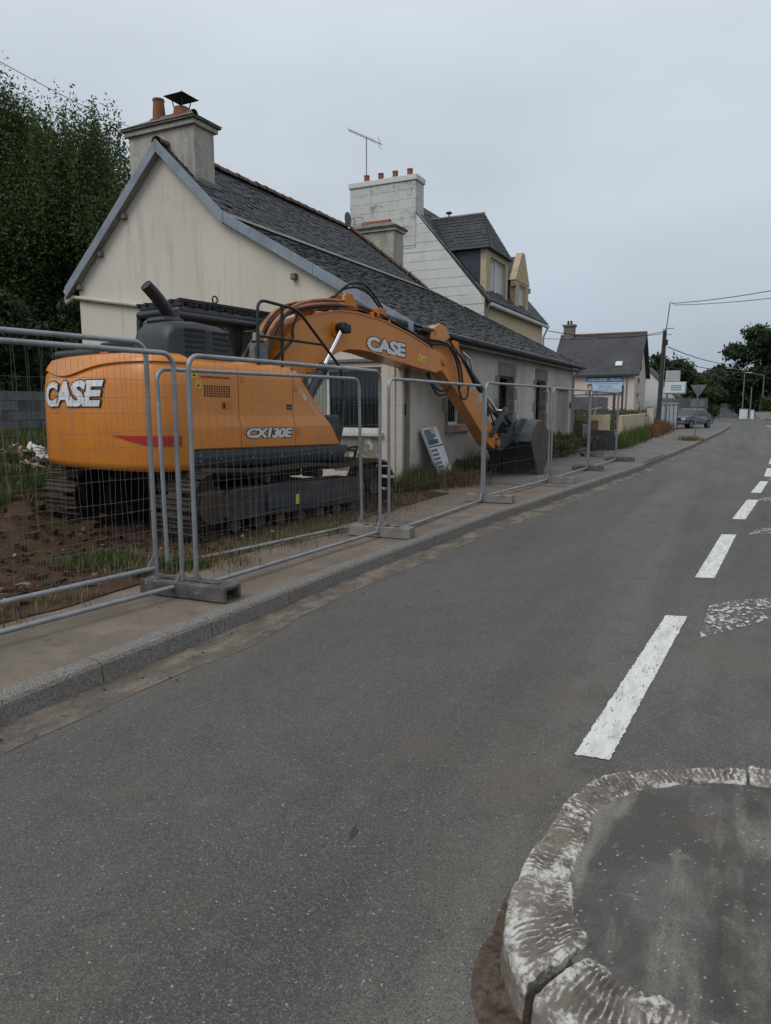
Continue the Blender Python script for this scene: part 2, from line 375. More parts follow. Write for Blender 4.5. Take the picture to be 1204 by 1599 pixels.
island_stone()
mat('wood_pole', (0.040, 0.036, 0.033), [((0.07, 0.062, 0.055), 6, 0.5, 0.7, (4, 4, .2))], rough=0.9)
mat('cable', (0.035, 0.035, 0.04), rough=0.7)
mat('cable_pale', (0.22, 0.23, 0.25), rough=0.7)
mat('soffit', (0.30, 0.255, 0.215), [((0.20, 0.165, 0.14), 3, .45, .66)], rough=.85)
mat('cream_wall', (0.50, 0.42, 0.29), [((0.42, 0.345, 0.235), 1.5, 0.42, 0.66), ((0.27, 0.24, 0.18), 4, 0.6, 0.76, (1, 1, .4))], rough=0.92)
mat('brick_red', (0.20, 0.085, 0.060), [((0.14, 0.06, 0.045), 6, 0.45, 0.65)], rough=0.9)
mat('green_grey_panel', (0.26, 0.28, 0.25), [((0.14, 0.16, 0.12), 2.5, 0.48, 0.65), ((0.34, 0.36, 0.35), 8, 0.6, 0.75)], rough=0.85)
mat('sign_white', (0.60, 0.63, 0.66), [((0.50, 0.53, 0.56), 3, 0.5, 0.7)], rough=0.5)
mat('sign_grey', (0.36, 0.38, 0.40), [((0.29, 0.31, 0.33), 4, 0.5, 0.7)], rough=0.5)
mat('sign_blue', (0.035, 0.13, 0.28), rough=0.5)
mat('sign_lightblue', (0.42, 0.53, 0.66), rough=0.5)
mat('ink_grey', (0.10, 0.12, 0.15), rough=0.6)
mat('sign_orange', (0.62, 0.32, 0.06), rough=0.5)
mat('sign_teal', (0.12, 0.30, 0.33), rough=0.5)
mat('car_dark', (0.016, 0.018, 0.024), rough=0.25, coat=0.6)
mat('car_grey', (0.17, 0.19, 0.22), rough=0.3, coat=0.5)
mat('car_white', (0.62, 0.64, 0.66), rough=0.3, coat=0.5)
mat('car_blue', (0.10, 0.17, 0.25), rough=0.35, coat=0.4)
mat('car_glass', (0.02, 0.024, 0.03), rough=0.08)
mat('tyre', (0.012, 0.012, 0.012), rough=0.85)
mat('lamp_lens', (0.65, 0.66, 0.64), rough=0.2)
mat('slat_grey', (0.15, 0.155, 0.165), [((0.11, 0.115, 0.12), 1.5, 0.45, 0.66)], rough=0.8)
mat('hoarding_white', (0.52, 0.54, 0.54), [((0.42, 0.44, 0.44), 2, 0.45, 0.66)], rough=0.7)
mat('stone_chip', (0.26, 0.22, 0.18), [((0.16, 0.13, 0.10), 9, .45, .65)], rough=.95)
mat('rubble_white', (0.52, 0.50, 0.48), [((0.42, 0.40, 0.38), 6, 0.5, 0.7)], rough=0.9)
mat('rubble_pink', (0.42, 0.26, 0.20), [((0.33, 0.20, 0.16), 6, 0.45, 0.65)], rough=0.9)
mat('red_plastic', (0.40, 0.035, 0.022), rough=0.6)
mat('bark', (0.055, 0.046, 0.036), [((0.09, 0.078, 0.062), 6, 0.45, 0.66, (3, 3, .4))], rough=0.95, bump=[(18, .8, .03, (3, 3, .4))])
mat('far_wall', (0.30, 0.28, 0.25), [((0.24, 0.225, 0.2), 1.5, 0.45, 0.66)], rough=0.9)
for _n in ('slate', 'slate_dark'):
    _t = MAT[_n].node_tree
    _b = _t.nodes['Principled BSDF']
    _src = _b.inputs['Base Color'].links[0].from_socket
    _g = _t.nodes.new('ShaderNodeNewGeometry')
    _r = _t.nodes.new('ShaderNodeMapRange')
    _r.inputs[3].default_value = 0.72
    _r.inputs[4].default_value = 1.16
    _t.links.new(_g.outputs['Random Per Island'], _r.inputs[0])
    _v = _t.nodes.new('ShaderNodeVectorMath')
    _v.operation = 'SCALE'
    _t.links.new(_src, _v.inputs[0])
    _t.links.new(_r.outputs[0], _v.inputs['Scale'])
    _t.links.new(_v.outputs[0], _b.inputs['Base Color'])
leafmat('leaf_poplar', (0.030, 0.052, 0.015), (0.060, 0.092, 0.026), (0.115, 0.150, 0.050))
leafmat('leaf_dark', (0.016, 0.028, 0.012), (0.030, 0.050, 0.019), (0.054, 0.078, 0.030))
leafmat('leaf_mid', (0.020, 0.036, 0.014), (0.038, 0.062, 0.022), (0.065, 0.092, 0.034))
leafmat('hedge_green', (0.030, 0.052, 0.018), (0.055, 0.082, 0.026), (0.085, 0.115, 0.04))
leafmat('grass_green', (0.035, 0.062, 0.016), (0.070, 0.105, 0.028), (0.13, 0.15, 0.05))
leafmat('grass_dry', (0.10, 0.075, 0.030), (0.19, 0.145, 0.062), (0.28, 0.22, 0.11))
leafmat('grass_rust', (0.085, 0.045, 0.024), (0.15, 0.075, 0.036), (0.22, 0.13, 0.065))
leafmat('weed_olive', (0.045, 0.055, 0.018), (0.085, 0.095, 0.032), (0.15, 0.14, 0.06))

# ------------------------------------------------------------------ mesh helpers
ORG = {}                       # world origin of every parent that is built in world space


class MB:
    def __init__(s):
        s.v = []
        s.f = []
        s.mi = []

    def add(s, vs, fs, mi=0):
        o = len(s.v)
        s.v += [tuple(p) for p in vs]
        s.f += [tuple(i + o for i in f) for f in fs]
        s.mi += [mi] * len(fs)
        return s

    def box(s, a, b, mi=0):
        (x0, y0, z0), (x1, y1, z1) = a, b
        return s.add([(x0, y0, z0), (x1, y0, z0), (x1, y1, z0), (x0, y1, z0), (x0, y0, z1), (x1, y0, z1), (x1, y1, z1), (x0, y1, z1)],
                     [(0, 3, 2, 1), (4, 5, 6, 7), (0, 1, 5, 4), (1, 2, 6, 5), (2, 3, 7, 6), (3, 0, 4, 7)], mi)

    def obox(s, c, size, M=None, mi=0):
        hx, hy, hz = (k / 2 for k in size)
        c = Vector(c)
        vs = []
        for z in (-hz, hz):
            for x, y in ((-hx, -hy), (hx, -hy), (hx, hy), (-hx, hy)):
                p = Vector((x, y, z))
                vs.append(tuple((M @ p if M else p) + c))
        return s.add(vs, [(0, 3, 2, 1), (4, 5, 6, 7), (0, 1, 5, 4), (1, 2, 6, 5), (2, 3, 7, 6), (3, 0, 4, 7)], mi)

    def bar(s, p, q, wx, wz, mi=0, up=(0, 0, 1)):
        p, q = Vector(p), Vector(q)
        d = (q - p)
        L = d.length
        d.normalize()
        u = Vector(up)
        r = d.cross(u)
        if r.length < 1e-4:
            r = d.cross(Vector((1, 0, 0)))
        r.normalize()
        u = r.cross(d)
        M = Matrix((r, d, u)).transposed()
        return s.obox((p + q) / 2, (wx, L, wz), M, mi)

    def tube(s, pts, r, n=8, mi=0, caps=True, closed=False):
        pts = [Vector(p) for p in pts]
        N = len(pts)
        rs = r if isinstance(r, (list, tuple)) else [r] * N
        vs, fs = [], []
        pu = None
        for i, p in enumerate(pts):
            a = pts[i - 1] if i else (pts[-1] if closed else p)
            b = pts[i + 1] if i < N - 1 else (pts[0] if closed else p)
            d = (b - a).normalized()
            if pu is None:
                u = d.orthogonal().normalized()
            else:
                u = pu - d * pu.dot(d)
                u = u.normalized() if u.length > 1e-6 else d.orthogonal().normalized()
            pu = u
            w_ = d.cross(u)
            for k in range(n):
                a_ = 2 * math.pi * k / n
                vs.append(tuple(p + (u * math.cos(a_) + w_ * math.sin(a_)) * rs[i]))
        for i in range(N if closed else N - 1):
            j = (i + 1) % N
            for k in range(n):
                k2 = (k + 1) % n
                fs.append((i * n + k, i * n + k2, j * n + k2, j * n + k))
        if caps and not closed:
            fs.append(tuple(range(n - 1, -1, -1)))
            fs.append(tuple((N - 1) * n + k for k in range(n)))
        return s.add(vs, fs, mi)

    def prism(s, poly, f0, f1, mi=0):
        """poly: list of 2-D points; f0/f1 map a 2-D point to the two 3-D ends"""
        n = len(poly)
        vs = [f0(*p) for p in poly] + [f1(*p) for p in poly]
        fs = [tuple(range(n))[::-1], tuple(range(n, 2 * n))]
        for i in range(n):
            j = (i + 1) % n
            fs.append((i, j, n + j, n + i))
        return s.add(vs, fs, mi)

    def grid(s, P, mi=0, close_u=False):
        """P[i][j] points"""
        nu, nv = len(P), len(P[0])
        vs = [p for row in P for p in row]
        fs = []
        for i in range(nu if close_u else nu - 1):
            i2 = (i + 1) % nu
            for j in range(nv - 1):
                fs.append((i * nv + j, i2 * nv + j, i2 * nv + j + 1, i * nv + j + 1))
        return s.add(vs, fs, mi)

    def lathe(s, c, prof, n=16, mi=0):
        vs, fs = [], []
        for (r, z) in prof:
            for k in range(n):
                a = 2 * math.pi * k / n
                vs.append((c[0] + r * math.cos(a), c[1] + r * math.sin(a), c[2] + z))
        for i in range(len(prof) - 1):
            for k in range(n):
                k2 = (k + 1) % n
                fs.append((i * n + k, i * n + k2, (i + 1) * n + k2, (i + 1) * n + k))
        fs.append(tuple(range(n - 1, -1, -1)))
        fs.append(tuple((len(prof) - 1) * n + k for k in range(n)))
        return s.add(vs, fs, mi)

    def disc(s, c, axis, r, h, n=20, mi=0):
        c, axis = Vector(c), Vector(axis).normalized()
        return s.tube([c - axis * h / 2, c + axis * h / 2], r, n, mi)

    def build(s, name, material, parent=None, bevel=0, smooth=False, seg=2, local=False, recalc=True):
        org = Vector((0, 0, 0)) if local or parent is None else ORG.get(parent.name, Vector((0, 0, 0)))
        me = bpy.data.meshes.new(name)
        me.from_pydata([(p[0] - org[0], p[1] - org[1], p[2] - org[2]) for p in s.v], [], s.f)
        mats = material if isinstance(material, (list, tuple)) else [material]
        for mm in mats:
            me.materials.append(MAT[mm])
        if len(mats) > 1:
            me.polygons.foreach_set('material_index', s.mi)
        if recalc:
            bm = bmesh.new()
            bm.from_mesh(me)
            bmesh.ops.recalc_face_normals(bm, faces=bm.faces)
            bm.to_mesh(me)
            bm.free()
        o = bpy.data.objects.new(name, me)
        COL.objects.link(o)
        if parent is not None:
            o.parent = parent
            ORG[o.name] = org
        if bevel:
            b = o.modifiers.new('bevel', 'BEVEL')
            b.width = bevel
            b.segments = seg
            b.limit_method = 'ANGLE'
            b.angle_limit = R(35)
            b.harden_normals = False
        if smooth:
            for p in me.polygons:
                p.use_smooth = True
            if smooth != 'all':
                me.set_sharp_from_angle(angle=R(40))
        return o


def tag(o, label=None, cat=None, group=None, kind=None):
    if label:
        o['label'] = label
    if cat:
        o['category'] = cat
    if group:
        o['group'] = group
    if kind:
        o['kind'] = kind
    return o


def thing(name, loc, label, cat, group=None):
    o = bpy.data.objects.new(name, None)
    COL.objects.link(o)
    o.empty_display_size = 0.2
    o.location = loc
    ORG[o.name] = Vector(loc)
    return tag(o, label, cat, group)


def one(mb, name, material, label, cat, group=None, **kw):
    """a top-level thing that is one mesh: its origin goes to the base of the mesh"""
    xs = np.array(mb.v)
    c = Vector(((xs[:, 0].min() + xs[:, 0].max()) / 2, (xs[:, 1].min() + xs[:, 1].max()) / 2, xs[:, 2].min()))
    mb.v = [(p[0] - c[0], p[1] - c[1], p[2] - c[2]) for p in mb.v]
    o = mb.build(name, material, **kw)
    o.location = c
    return tag(o, label, cat, group)


def dupe(o, parent, loc=None):
    c = o.copy()
    COL.objects.link(c)
    c.parent = parent
    if loc is not None:
        c.location = loc
    return c


# smooth value noise
_G = rng.random((64, 64))


def vnoise(x, y, f=1.0):
    x = np.asarray(x, float) * f
    y = np.asarray(y, float) * f
    xi, yi = np.floor(x).astype(int), np.floor(y).astype(int)
    u, v = x - xi, y - yi
    u, v = u * u * (3 - 2 * u), v * v * (3 - 2 * v)
    g = lambda a, b: _G[a % 64, b % 64]
    return (g(xi, yi) * (1 - u) + g(xi + 1, yi) * u) * (1 - v) + (g(xi, yi + 1) * (1 - u) + g(xi + 1, yi + 1) * u) * v


def fbm(x, y, f=1.0, o=4):
    s, a, t = 0, 1.0, 0
    for k in range(o):
        s = s + a * vnoise(np.asarray(x) + 17.3 * k, np.asarray(y) - 9.1 * k, f)
        t += a
        a *= .5
        f *= 2
    return s / t


def text_mesh(txt, size, bold=0.0, shear=0.0, space=1.0):
    """flat lettering as (verts, faces), baseline at 0, x from 0"""
    cu = bpy.data.curves.new('lettering', 'FONT')
    cu.body = txt
    cu.size = size
    cu.shear = shear
    cu.offset = bold
    cu.space_character = space
    cu.fill_mode = 'FRONT'
    cu.resolution_u = 3
    o = bpy.data.objects.new('lettering', cu)
    COL.objects.link(o)
    bpy.context.view_layer.update()
    me = bpy.data.meshes.new_from_object(o)
    vs = [tuple(v.co) for v in me.vertices]
    fs = [tuple(p.vertices) for p in me.polygons]
    bpy.data.objects.remove(o)
    bpy.data.curves.remove(cu)
    bpy.data.meshes.remove(me)
    return vs, fs


def lettering(txt, size, f, mb, mi=0, w=None, h=None, **kw):
    """write txt through the mapping f(x, y) -> 3-D point; w/h rescale to a given box"""
    vs, fs = text_mesh(txt, size, **kw)
    x0, x1 = min(v[0] for v in vs), max(v[0] for v in vs)
    y0, y1 = min(v[1] for v in vs), max(v[1] for v in vs)
    sx = w / (x1 - x0) if w else 1
    sy = h / (y1 - y0) if h else 1
    return mb.add([f((v[0] - x0) * sx, (v[1] - y0) * sy) for v in vs], fs, mi)


def lerp(a, b, t):
    return a + (b - a) * t


def interp(y, tab):
    return float(np.interp(y, [t[0] for t in tab], [t[1] for t in tab]))

# ================================================================== GROUND, ROAD, PAVEMENT
XL = [(-60, -3.6), (-8, -3.5), (2, -3.46), (6, -3.40), (9.8, -3.22), (12.9, -2.95), (20, -2.36), (32, -1.8), (53, -1.1), (66, -0.85), (74, -0.98), (82, -1.7), (95, -2.9), (109, -3.7), (139, -6.2), (200, -14)]
XR = [(-60, 6.4), (30, 6.4), (60, 5.6), (100, 3.2), (132, 0.6), (200, -7)]
xl = lambda y: interp(y, XL)
xr = lambda y: interp(y, XR)

b = MB()
b.box((-500, -300, -0.6), (500, 700, -0.02))
tag(b.build('ground', 'meadow'), kind='structure')

b = MB()
ys = list(np.arange(-40, 60, 2.0)) + list(np.arange(60, 200, 5.0))
b.grid([[(lerp(xl(y) - 0.1, xr(y) + 0.1, t), y, 0.0) for t in np.linspace(0, 1, 5)] for y in ys])
tag(b.build('road', 'asphalt'), kind='structure')

# side apron on the far side of the left pavement where cars stand
b = MB()
b.grid([[(x, y, 0.126) for x in (-40, -12, xl(y) - 0.9)] for y in np.arange(50, 140, 5.0)])
tag(b.build('forecourt', 'pavement_grey'), kind='structure')

# dusty gutter strip along the left kerb
b = MB()
rows = []
for y in np.arange(-6, 40, 0.25):
    wd = 0.16 + 0.30 * fbm(y, 3.3, .8)
    rows.append([(xl(y) - 0.01, y, 0.004), (xl(y) + wd * .5, y, 0.004), (xl(y) + wd, y, 0.004)])
b.grid([[tuple(map(float, p)) for p in r_] for r_ in rows])
tag(b.build('gutter', 'gutter_dust'), kind='structure')

# left pavement: near part covered with site dirt, far part grey
b = MB()
rows = []
for y in np.arange(-40, 30.01, 0.5):
    xi = -5.75
    rows.append([(lerp(xi, xl(y) - 0.15, t), y, 0.127 + 0.012 * (fbm(y * 1.0, t * 2, 1.1) - .5)) for t in np.linspace(0, 1, 7)])
b.grid([[tuple(map(float, p)) for p in r_] for r_ in rows])
pave = tag(b.build('pavement', 'pavement', smooth='all'), kind='structure')
b = MB()
rows = []
for y in np.arange(14, 140.01, 1.0):
    rows.append([(lerp(-5.2 if y < 50 else -7.0, xl(y) - 0.15, t), y, 0.134) for t in np.linspace(0, 1, 4)])
tag(b.grid(rows).build('far_pavement', 'pavement_grey'), kind='structure')

# kerb: separate concrete units with joints
kerb = MB()
kerb.grid([[(xl(y) - 0.15, y, 0.0), (xl(y) - 0.15, y, 0.118), (xl(y) - 0.02, y, 0.11), (xl(y) - 0.02, y, 0.0)] for y in np.arange(-6, 78, 2.0)])
kerb = tag(kerb.build('kerb', 'mortar'), kind='structure')
y = -5.0
while y < 76:
    L = 1.0 if y < 40 else 2.0
    drop = 0.0 if not (20.5 < y < 24.5) else 0.05
    y1 = y + L - 0.006
    prof = [(-0.152, 0.0), (-0.152, 0.138 - drop), (-0.06, 0.140 - drop), (-0.028, 0.130 - drop), (-0.012, 0.108 - drop), (0.0, 0.0)]
    d0, d1 = random.uniform(-.005, .005), random.uniform(-.004, .005)
    s = MB()
    s.prism(prof, lambda px_, pz_: (xl(y) + px_ + d0, y, pz_ + d1 if pz_ > .05 else pz_), lambda px_, pz_: (xl(y1) + px_ + d0, y1, pz_ + d1 if pz_ > .05 else pz_))
    s.build('kerb_stone', 'kerb_concrete', kerb, bevel=0.004 if y < 20 else 0)
    y += L

# right-hand side of the street (outside the picture): kerb, pavement and verge
b = MB()
b.grid([[(xr(y) + 0.1, y, 0.0), (xr(y) + 0.1, y, 0.13), (xr(y) + 0.26, y, 0.135), (xr(y) + 1.9, y, 0.14)] for y in ys])
tag(b.build('opposite_pavement', 'pavement_grey'), kind='structure')

# painted markings
mk = MB()


def paint(poly, z=0.005, name='centre_line_dash', m='road_paint'):
    s_ = MB()
    xs0 = [p[0] for p in poly]
    # jittered edges
    pts = []
    n = len(poly)
    for i in range(n):
        p, q = poly[i], poly[(i + 1) % n]
        L = math.dist(p, q)
        k = max(1, int(L / 0.02)) if L < 12 else 40
        for j in range(k):
            t = j / k
            pts.append((lerp(p[0], q[0], t) + random.uniform(-.005, .005), lerp(p[1], q[1], t) + random.uniform(-.005, .005), z))
    s_.add(pts, [tuple(range(len(pts)))])
    o = s_.build(name, m)
    return o


dashes = [((-.635, 3.36), (-.470, 3.385), (-.300, 6.13), (-.460, 6.09)), ((-.325, 7.62), (-.150, 7.67), (.025, 10.5), (-.155, 10.42)),
          ((-.045, 11.95), (.135, 12.0), (.36, 14.66), (.17, 14.6)), ((.24, 15.85), (.42, 15.88), (.62, 18.45), (.45, 18.4))]
cy = 19.75
while cy < 75:
    f = lambda yy: interp(yy, [(15, .28), (20, .66), (32, 1.25), (53, 2.0), (66, 2.3), (80, 1.8)])
    dashes.append(((f(cy) - .08, cy), (f(cy) + .10, cy), (f(cy + 2.7) + .10, cy + 2.7), (f(cy + 2.7) - .08, cy + 2.7)))
    cy += 4.3
mark = None
for d in dashes:
    tag(paint(d), kind='structure')
for poly in ([(-.18, 5.56), (-.17, 6.05), (-.15, 6.57), (.02, 6.82), (.30, 7.05), (.70, 7.3), (.62, 6.95), (.22, 6.62), (.30, 6.35), (.10, 6.02)],
             [(.16, 10.55), (.30, 11.2), (1.3, 12.0), (1.2, 11.5)],
             [(.36, 14.5), (.40, 15.0), (1.6, 15.9), (1.55, 15.4)],
             [(.62, 18.7), (.66, 19.2), (1.9, 20.1), (1.85, 19.6)],
             ):
    tag(paint(poly, 0.0055, 'hatch_marking', 'worn_paint'), kind='structure')

# ------------------------------------------------------------------ traffic island with rough kerb stones
ISL = [(-0.42, 1.70), (-0.505, 1.80), (-0.565, 1.93), (-0.59, 2.18), (-0.565, 2.46), (-0.53, 2.72), (-0.45, 2.93), (-0.27, 3.11), (0.0, 3.27), (0.25, 3.32), (0.60, 3.30),
       (0.95, 3.16), (1.25, 2.88), (1.40, 2.50), (1.38, 2.10), (1.20, 1.78), (0.92, 1.62), (0.55, 1.56), (0.17, 1.55), (-0.05, 1.565), (-0.21, 1.595), (-0.32, 1.64)]
INN = [(-.27, 1.975), (-.31, 2.02), (-.36, 2.10), (-.385, 2.22), (-.385, 2.46), (-.37, 2.70), (-.31, 2.83), (-.18, 2.97), (.02, 3.10), (.25, 3.15), (.56, 3.12), (.84, 3.0), (1.08, 2.76), (1.2, 2.47), (1.18, 2.2), (1.05, 1.98), (.85, 1.90), (.55, 1.88), (.17, 1.885), (0, 1.91), (-.14, 1.92), (-.21, 1.94)]
cen = Vector((0.42, 2.48))
# fine outlines by Catmull-Rom
fine, finei = [], []
n = len(ISL)
for i in range(n):
    p0, p1, p2, p3 = (Vector(ISL[(i + k - 1) % n]) for k in range(4))
    i0, i1, i2, i3 = (Vector(INN[(i + k - 1) % n]) for k in range(4))
    for t in np.linspace(0, 1, 12, endpoint=False):
        finei.append(0.5 * ((2 * i1) + (-i0 + i2) * t + (2 * i0 - 5 * i1 + 4 * i2 - i3) * t * t + (-i0 + 3 * i1 - 3 * i2 + i3) * t ** 3))
        fine.append(0.5 * ((2 * p1) + (-p0 + p2) * t + (2 * p0 - 5 * p1 + 4 * p2 - p3) * t * t + (-p0 + 3 * p1 - 3 * p2 + p3) * t ** 3))
acc = [0.0]
for i in range(len(fine)):
    acc.append(acc[-1] + (fine[(i + 1) % len(fine)] - fine[i]).length)
TOT = acc[-1]


def ring(s_):
    s_ %= TOT
    i = int(np.searchsorted(acc, s_, side='right')) - 1
    i = min(i, len(fine) - 1)
    t = (s_ - acc[i]) / max(1e-6, acc[i + 1] - acc[i])
    a, b_ = fine[i], fine[(i + 1) % len(fine)]
    p = a.lerp(b_, t)
    pi_ = finei[i].lerp(finei[(i + 1) % len(fine)], t)
    return p, (pi_ - p).normalized(), (pi_ - p).length


b = MB()
core = [(lambda r_: (r_[0], r_[1] * (r_[2] * .6 / .10)))(ring(s_)) for s_ in np.linspace(0, TOT, 72, endpoint=False)]
rows = []
for k in np.linspace(0, 1, 9):
    rows.append([(lerp((p + q * .10).x, cen.x, k), lerp((p + q * .10).y, cen.y, k), 0.132 + 0.030 * (1 - (1 - k) ** 2) + .012 * float(fbm(p.x * 3 + k, p.y * 3, 2.0) - .5)) for p, q in core])
rows = [[r_[i] for r_ in rows] for i in range(72)]
b.grid(rows, close_u=True)
b.grid([[((p + q * .10).x, (p + q * .10).y, 0.0), ((p + q * .10).x, (p + q * .10).y, 0.132)] for p, q in core], close_u=True)
island = tag(b.build('traffic_island', 'patch_asphalt', smooth='all'), kind='structure')
s0 = 0.02
k = 0
while s0 < TOT - 0.15:
    L = random.uniform(0.34, 0.60)
    if s0 + L > TOT - 0.2:
        L = TOT - s0 - 0.01
    s1 = s0 + L
    nu, W_ = max(40, int(L / 0.0045)), random.uniform(.80, 1.0)
    wear = []
    dz = random.uniform(-.006, .006)
    tilt = random.uniform(-.02, .02)
    gx = random.uniform(0, 50)
    gper = random.uniform(.020, .032)
    gsl = random.uniform(-.5, .5)
    rows = []
    for iu in range(nu + 1):
        tu = iu / nu
        s_ = lerp(s0 + .005, s1 - .005, tu)
        p, q, Wl = ring(s_)
        W = Wl * W_
        endf = min(1, min(tu, 1 - tu) * L / 0.010)
        row = []
        # section: outer foot, outer face, nose, top, inner edge, inner foot
        for (wv, zv) in ((0.0, -0.01), (0.0, 0.03), (0.003, 0.06), (0.005, 0.090), (0.007, 0.118), (0.012, 0.138), (0.024, 0.146), (0.042, .1485), (0.06, .1495), (0.073, .1485), (0.086, .149), (0.10, .150), (0.112, .150), (0.125, .150), (0.138, .149), (0.15, .148), (0.160, .146), (0.168, 0.142), (0.176, 0.128), (0.178, 0.09)):
            wv = wv * W / .178
            top = max(0, min(1, (zv - 0.06) / 0.06))
            inr = 1.0 if wv < W * .95 else .3
            gr = abs(((s_ + gsl * wv + .035 * float(fbm(s_ * 6 + gx, wv * 14, 1.5, 3))) / gper) % 1 - .5) * 2
            strength = float(np.clip((vnoise(s_ * 5 + gx, wv * 7 + gx, 1.4) - .22) * 2.4, 0, 1))
            cm = float(np.clip(min(wv / W - .10, .92 - wv / W, tu - .02, .98 - tu) * 7, 0, 1))
            gv = strength * max(0, 1 - gr * 1.25) * cm
            groove = -0.010 * gv * top
            wear.append(min(1, gv * 1.3 + (.25 if zv < .10 else 0)) * .5)
            lump = 0.020 * float(fbm(s_ * 4 + gx, wv * 8, 3, 3) - .5) + .020 * (float(fbm(s_ * 9 + gx, wv * 17, 8, 3)) - .5) - .012 * max(0, float(vnoise(s_ * 20 + gx, wv * 30, 1.0)) - .62) * 4
            inx = .012 * (float(fbm(s_ * 5 + gx, wv * 6, 3, 3)) - .5) + (1 - endf) * .004
            zz = zv + (dz + tilt * (wv / W - .5)) * top + groove + lump * .8 * top - (1 - endf) * .006 * top
            pos = p + q * (wv + (inx if wv < .5 * W else -inx))
            row.append((pos.x, pos.y, zz))
        rows.append(row)
    st = MB()
    st.grid(rows)
    st.add(rows[0], [tuple(range(len(rows[0])))])
    st.add(rows[-1], [tuple(range(len(rows[-1])))])
    nw = len(rows[0])
    wear = wear + wear[:nw] + wear[-nw:]
    so = st.build('kerb_stone', 'island_stone', island, smooth=True)
    at_ = so.data.attributes.new('wear', 'FLOAT', 'POINT')
    at_.data.foreach_set('value', wear)
    s0 = s1 + random.uniform(0.001, 0.005)
    k += 1
# dirt washed against the foot of the island
b = MB()
rows = []
for s_ in np.linspace(0, TOT, 110, endpoint=False):
    p, q, _w = ring(s_)
    wd = 0.03 + 0.11 * float(fbm(p.x * 2.2, p.y * 2.2, 1.8)) * (1.0 if p.y < 2.0 else .30)
    rows.append([(p.x + q.x * .02, p.y + q.y * .02, 0.028), (p.x - q.x * wd * .4, p.y - q.y * wd * .4, .012), (p.x - q.x * wd, p.y - q.y * wd, 0.003)])
b.grid(rows, close_u=True)
mat('island_dirt', (0.10, 0.07, 0.052), [((0.16, 0.125, 0.095), 6, 0.45, 0.65), ((0.05, 0.04, 0.033), 14, 0.5, 0.68)], rough=0.97, bump=[(40, 0.8, 0.02)], spec=0.1, alpha=(16, 0.33, 0.5, (1, 1, 1)))
tag(b.build('island_verge', 'island_dirt', smooth='all'), kind='structure')

# ------------------------------------------------------------------ soil plot beside the house


def soil_z(x, y):
    x, y = np.asarray(x, float), np.asarray(y, float)
    base = 0.10 + 0.06 * (fbm(x, y, .9) - .5)
    bank = np.clip((-8.2 - x) / 3.2, 0, 1)
    bank = bank * bank * (3 - 2 * bank) * 0.95
    mound = 0.42 * np.exp(-(((x + 8.3) / 1.2) ** 2 + ((y - 5.5) / .85) ** 2)) * (0.7 + .6 * fbm(x, y, 1.7))
    near = np.clip((-5.2 - x) / .8, 0, 1)
    rough = (0.22 * (fbm(x, y, 2.3) - .5) + .10 * (fbm(x, y, 7) - .5)) * near
    flat = np.clip(1 - np.hypot((x + 6.5) / 2.1, (y - 7.9) / 2.5), 0, 1) ** .3
    rim = 0.034 * np.clip(1 - near, 0, 1)
    return (base + bank + mound + rough) * (1 - flat * .75) + .125 * flat + rim + .02


b = MB()
gx = np.concatenate([np.linspace(-34, -14, 26), np.linspace(-13.8, -4.72, 120)])
gy = np.concatenate([np.linspace(-10, 0, 24), np.linspace(.12, 12.1, 130)])
rows = []
for x in gx:
    z = soil_z(np.full_like(gy, x), gy)
    edge = x > -4.9
    rows.append([(float(x + (0.12 * (fbm(0, yy, 2.1) - .5) if edge else 0)), float(yy), float(zz if not edge else .136)) for yy, zz in zip(gy, z)])
b.grid(rows)
tag(b.build('bare_soil', 'soil', smooth='all'), kind='structure')

# ================================================================== THE LONG LOW HOUSE
HX, HY0, HY1 = -5.72, 12.18, 27.05            # street face, near gable, far end
RX, RZ = -11.35, 7.20                          # ridge
BX, BZ = -9.65, 5.56                           # break in the street slope
EX, EZ = -5.40, 3.17                           # street eave
RRX, RRZ = -14.32, 4.42                        # rear eave
VY = 12.03                                     # near verge
HIP = [(RX, 20.3), (BX, 22.4), (EX, 27.3)]     # hip line in plan
hip_y = lambda x: interp(x, HIP)

house = thing('long_house', (-10, HY0, 0), 'long low cream house with slate roof and gable behind the excavator', 'house')


def wall_cells(mb, us, zs, solid, f_front, f_back):
    """front and back skins over a grid with holes, and the reveals of the holes"""
    nu, nz = len(us) - 1, len(zs) - 1
    for i in range(nu):
        for j in range(nz):
            u0, u1, z0, z1 = us[i], us[i + 1], zs[j], zs[j + 1]
            if solid(i, j):
                mb.add([f_front(u0, z0), f_front(u1, z0), f_front(u1, z1), f_front(u0, z1)], [(0, 1, 2, 3)])
                mb.add([f_back(u0, z0), f_back(u1, z0), f_back(u1, z1), f_back(u0, z1)], [(3, 2, 1, 0)])
            else:
                for (a, b_), (di, dj) in ((((u0, z0), (u0, z1)), (-1, 0)), (((u1, z0), (u1, z1)), (1, 0)), (((u0, z0), (u1, z0)), (0, -1)), (((u0, z1), (u1, z1)), (0, 1))):
                    ii, jj = i + di, j + dj
                    if 0 <= ii < nu and 0 <= jj < nz and solid(ii, jj):
                        mb.add([f_front(*a), f_front(*b_), f_back(*b_), f_back(*a)], [(0, 1, 2, 3)])


# street wall: openings (y0, y1, z0, z1)
WIN = [(14.50, 15.46, 1.30, 2.50), (18.10, 19.42, 1.22, 2.50), (21.80, 23.0, 1.22, 2.50)]
DOOR = (24.50, 26.35, 0.13, 2.28)
holes = WIN + [DOOR]
us = sorted({HY0, HY1} | {h[0] for h in holes} | {h[1] for h in holes})
zs = sorted({0.0, 3.20} | {h[2] for h in holes} | {h[3] for h in holes})


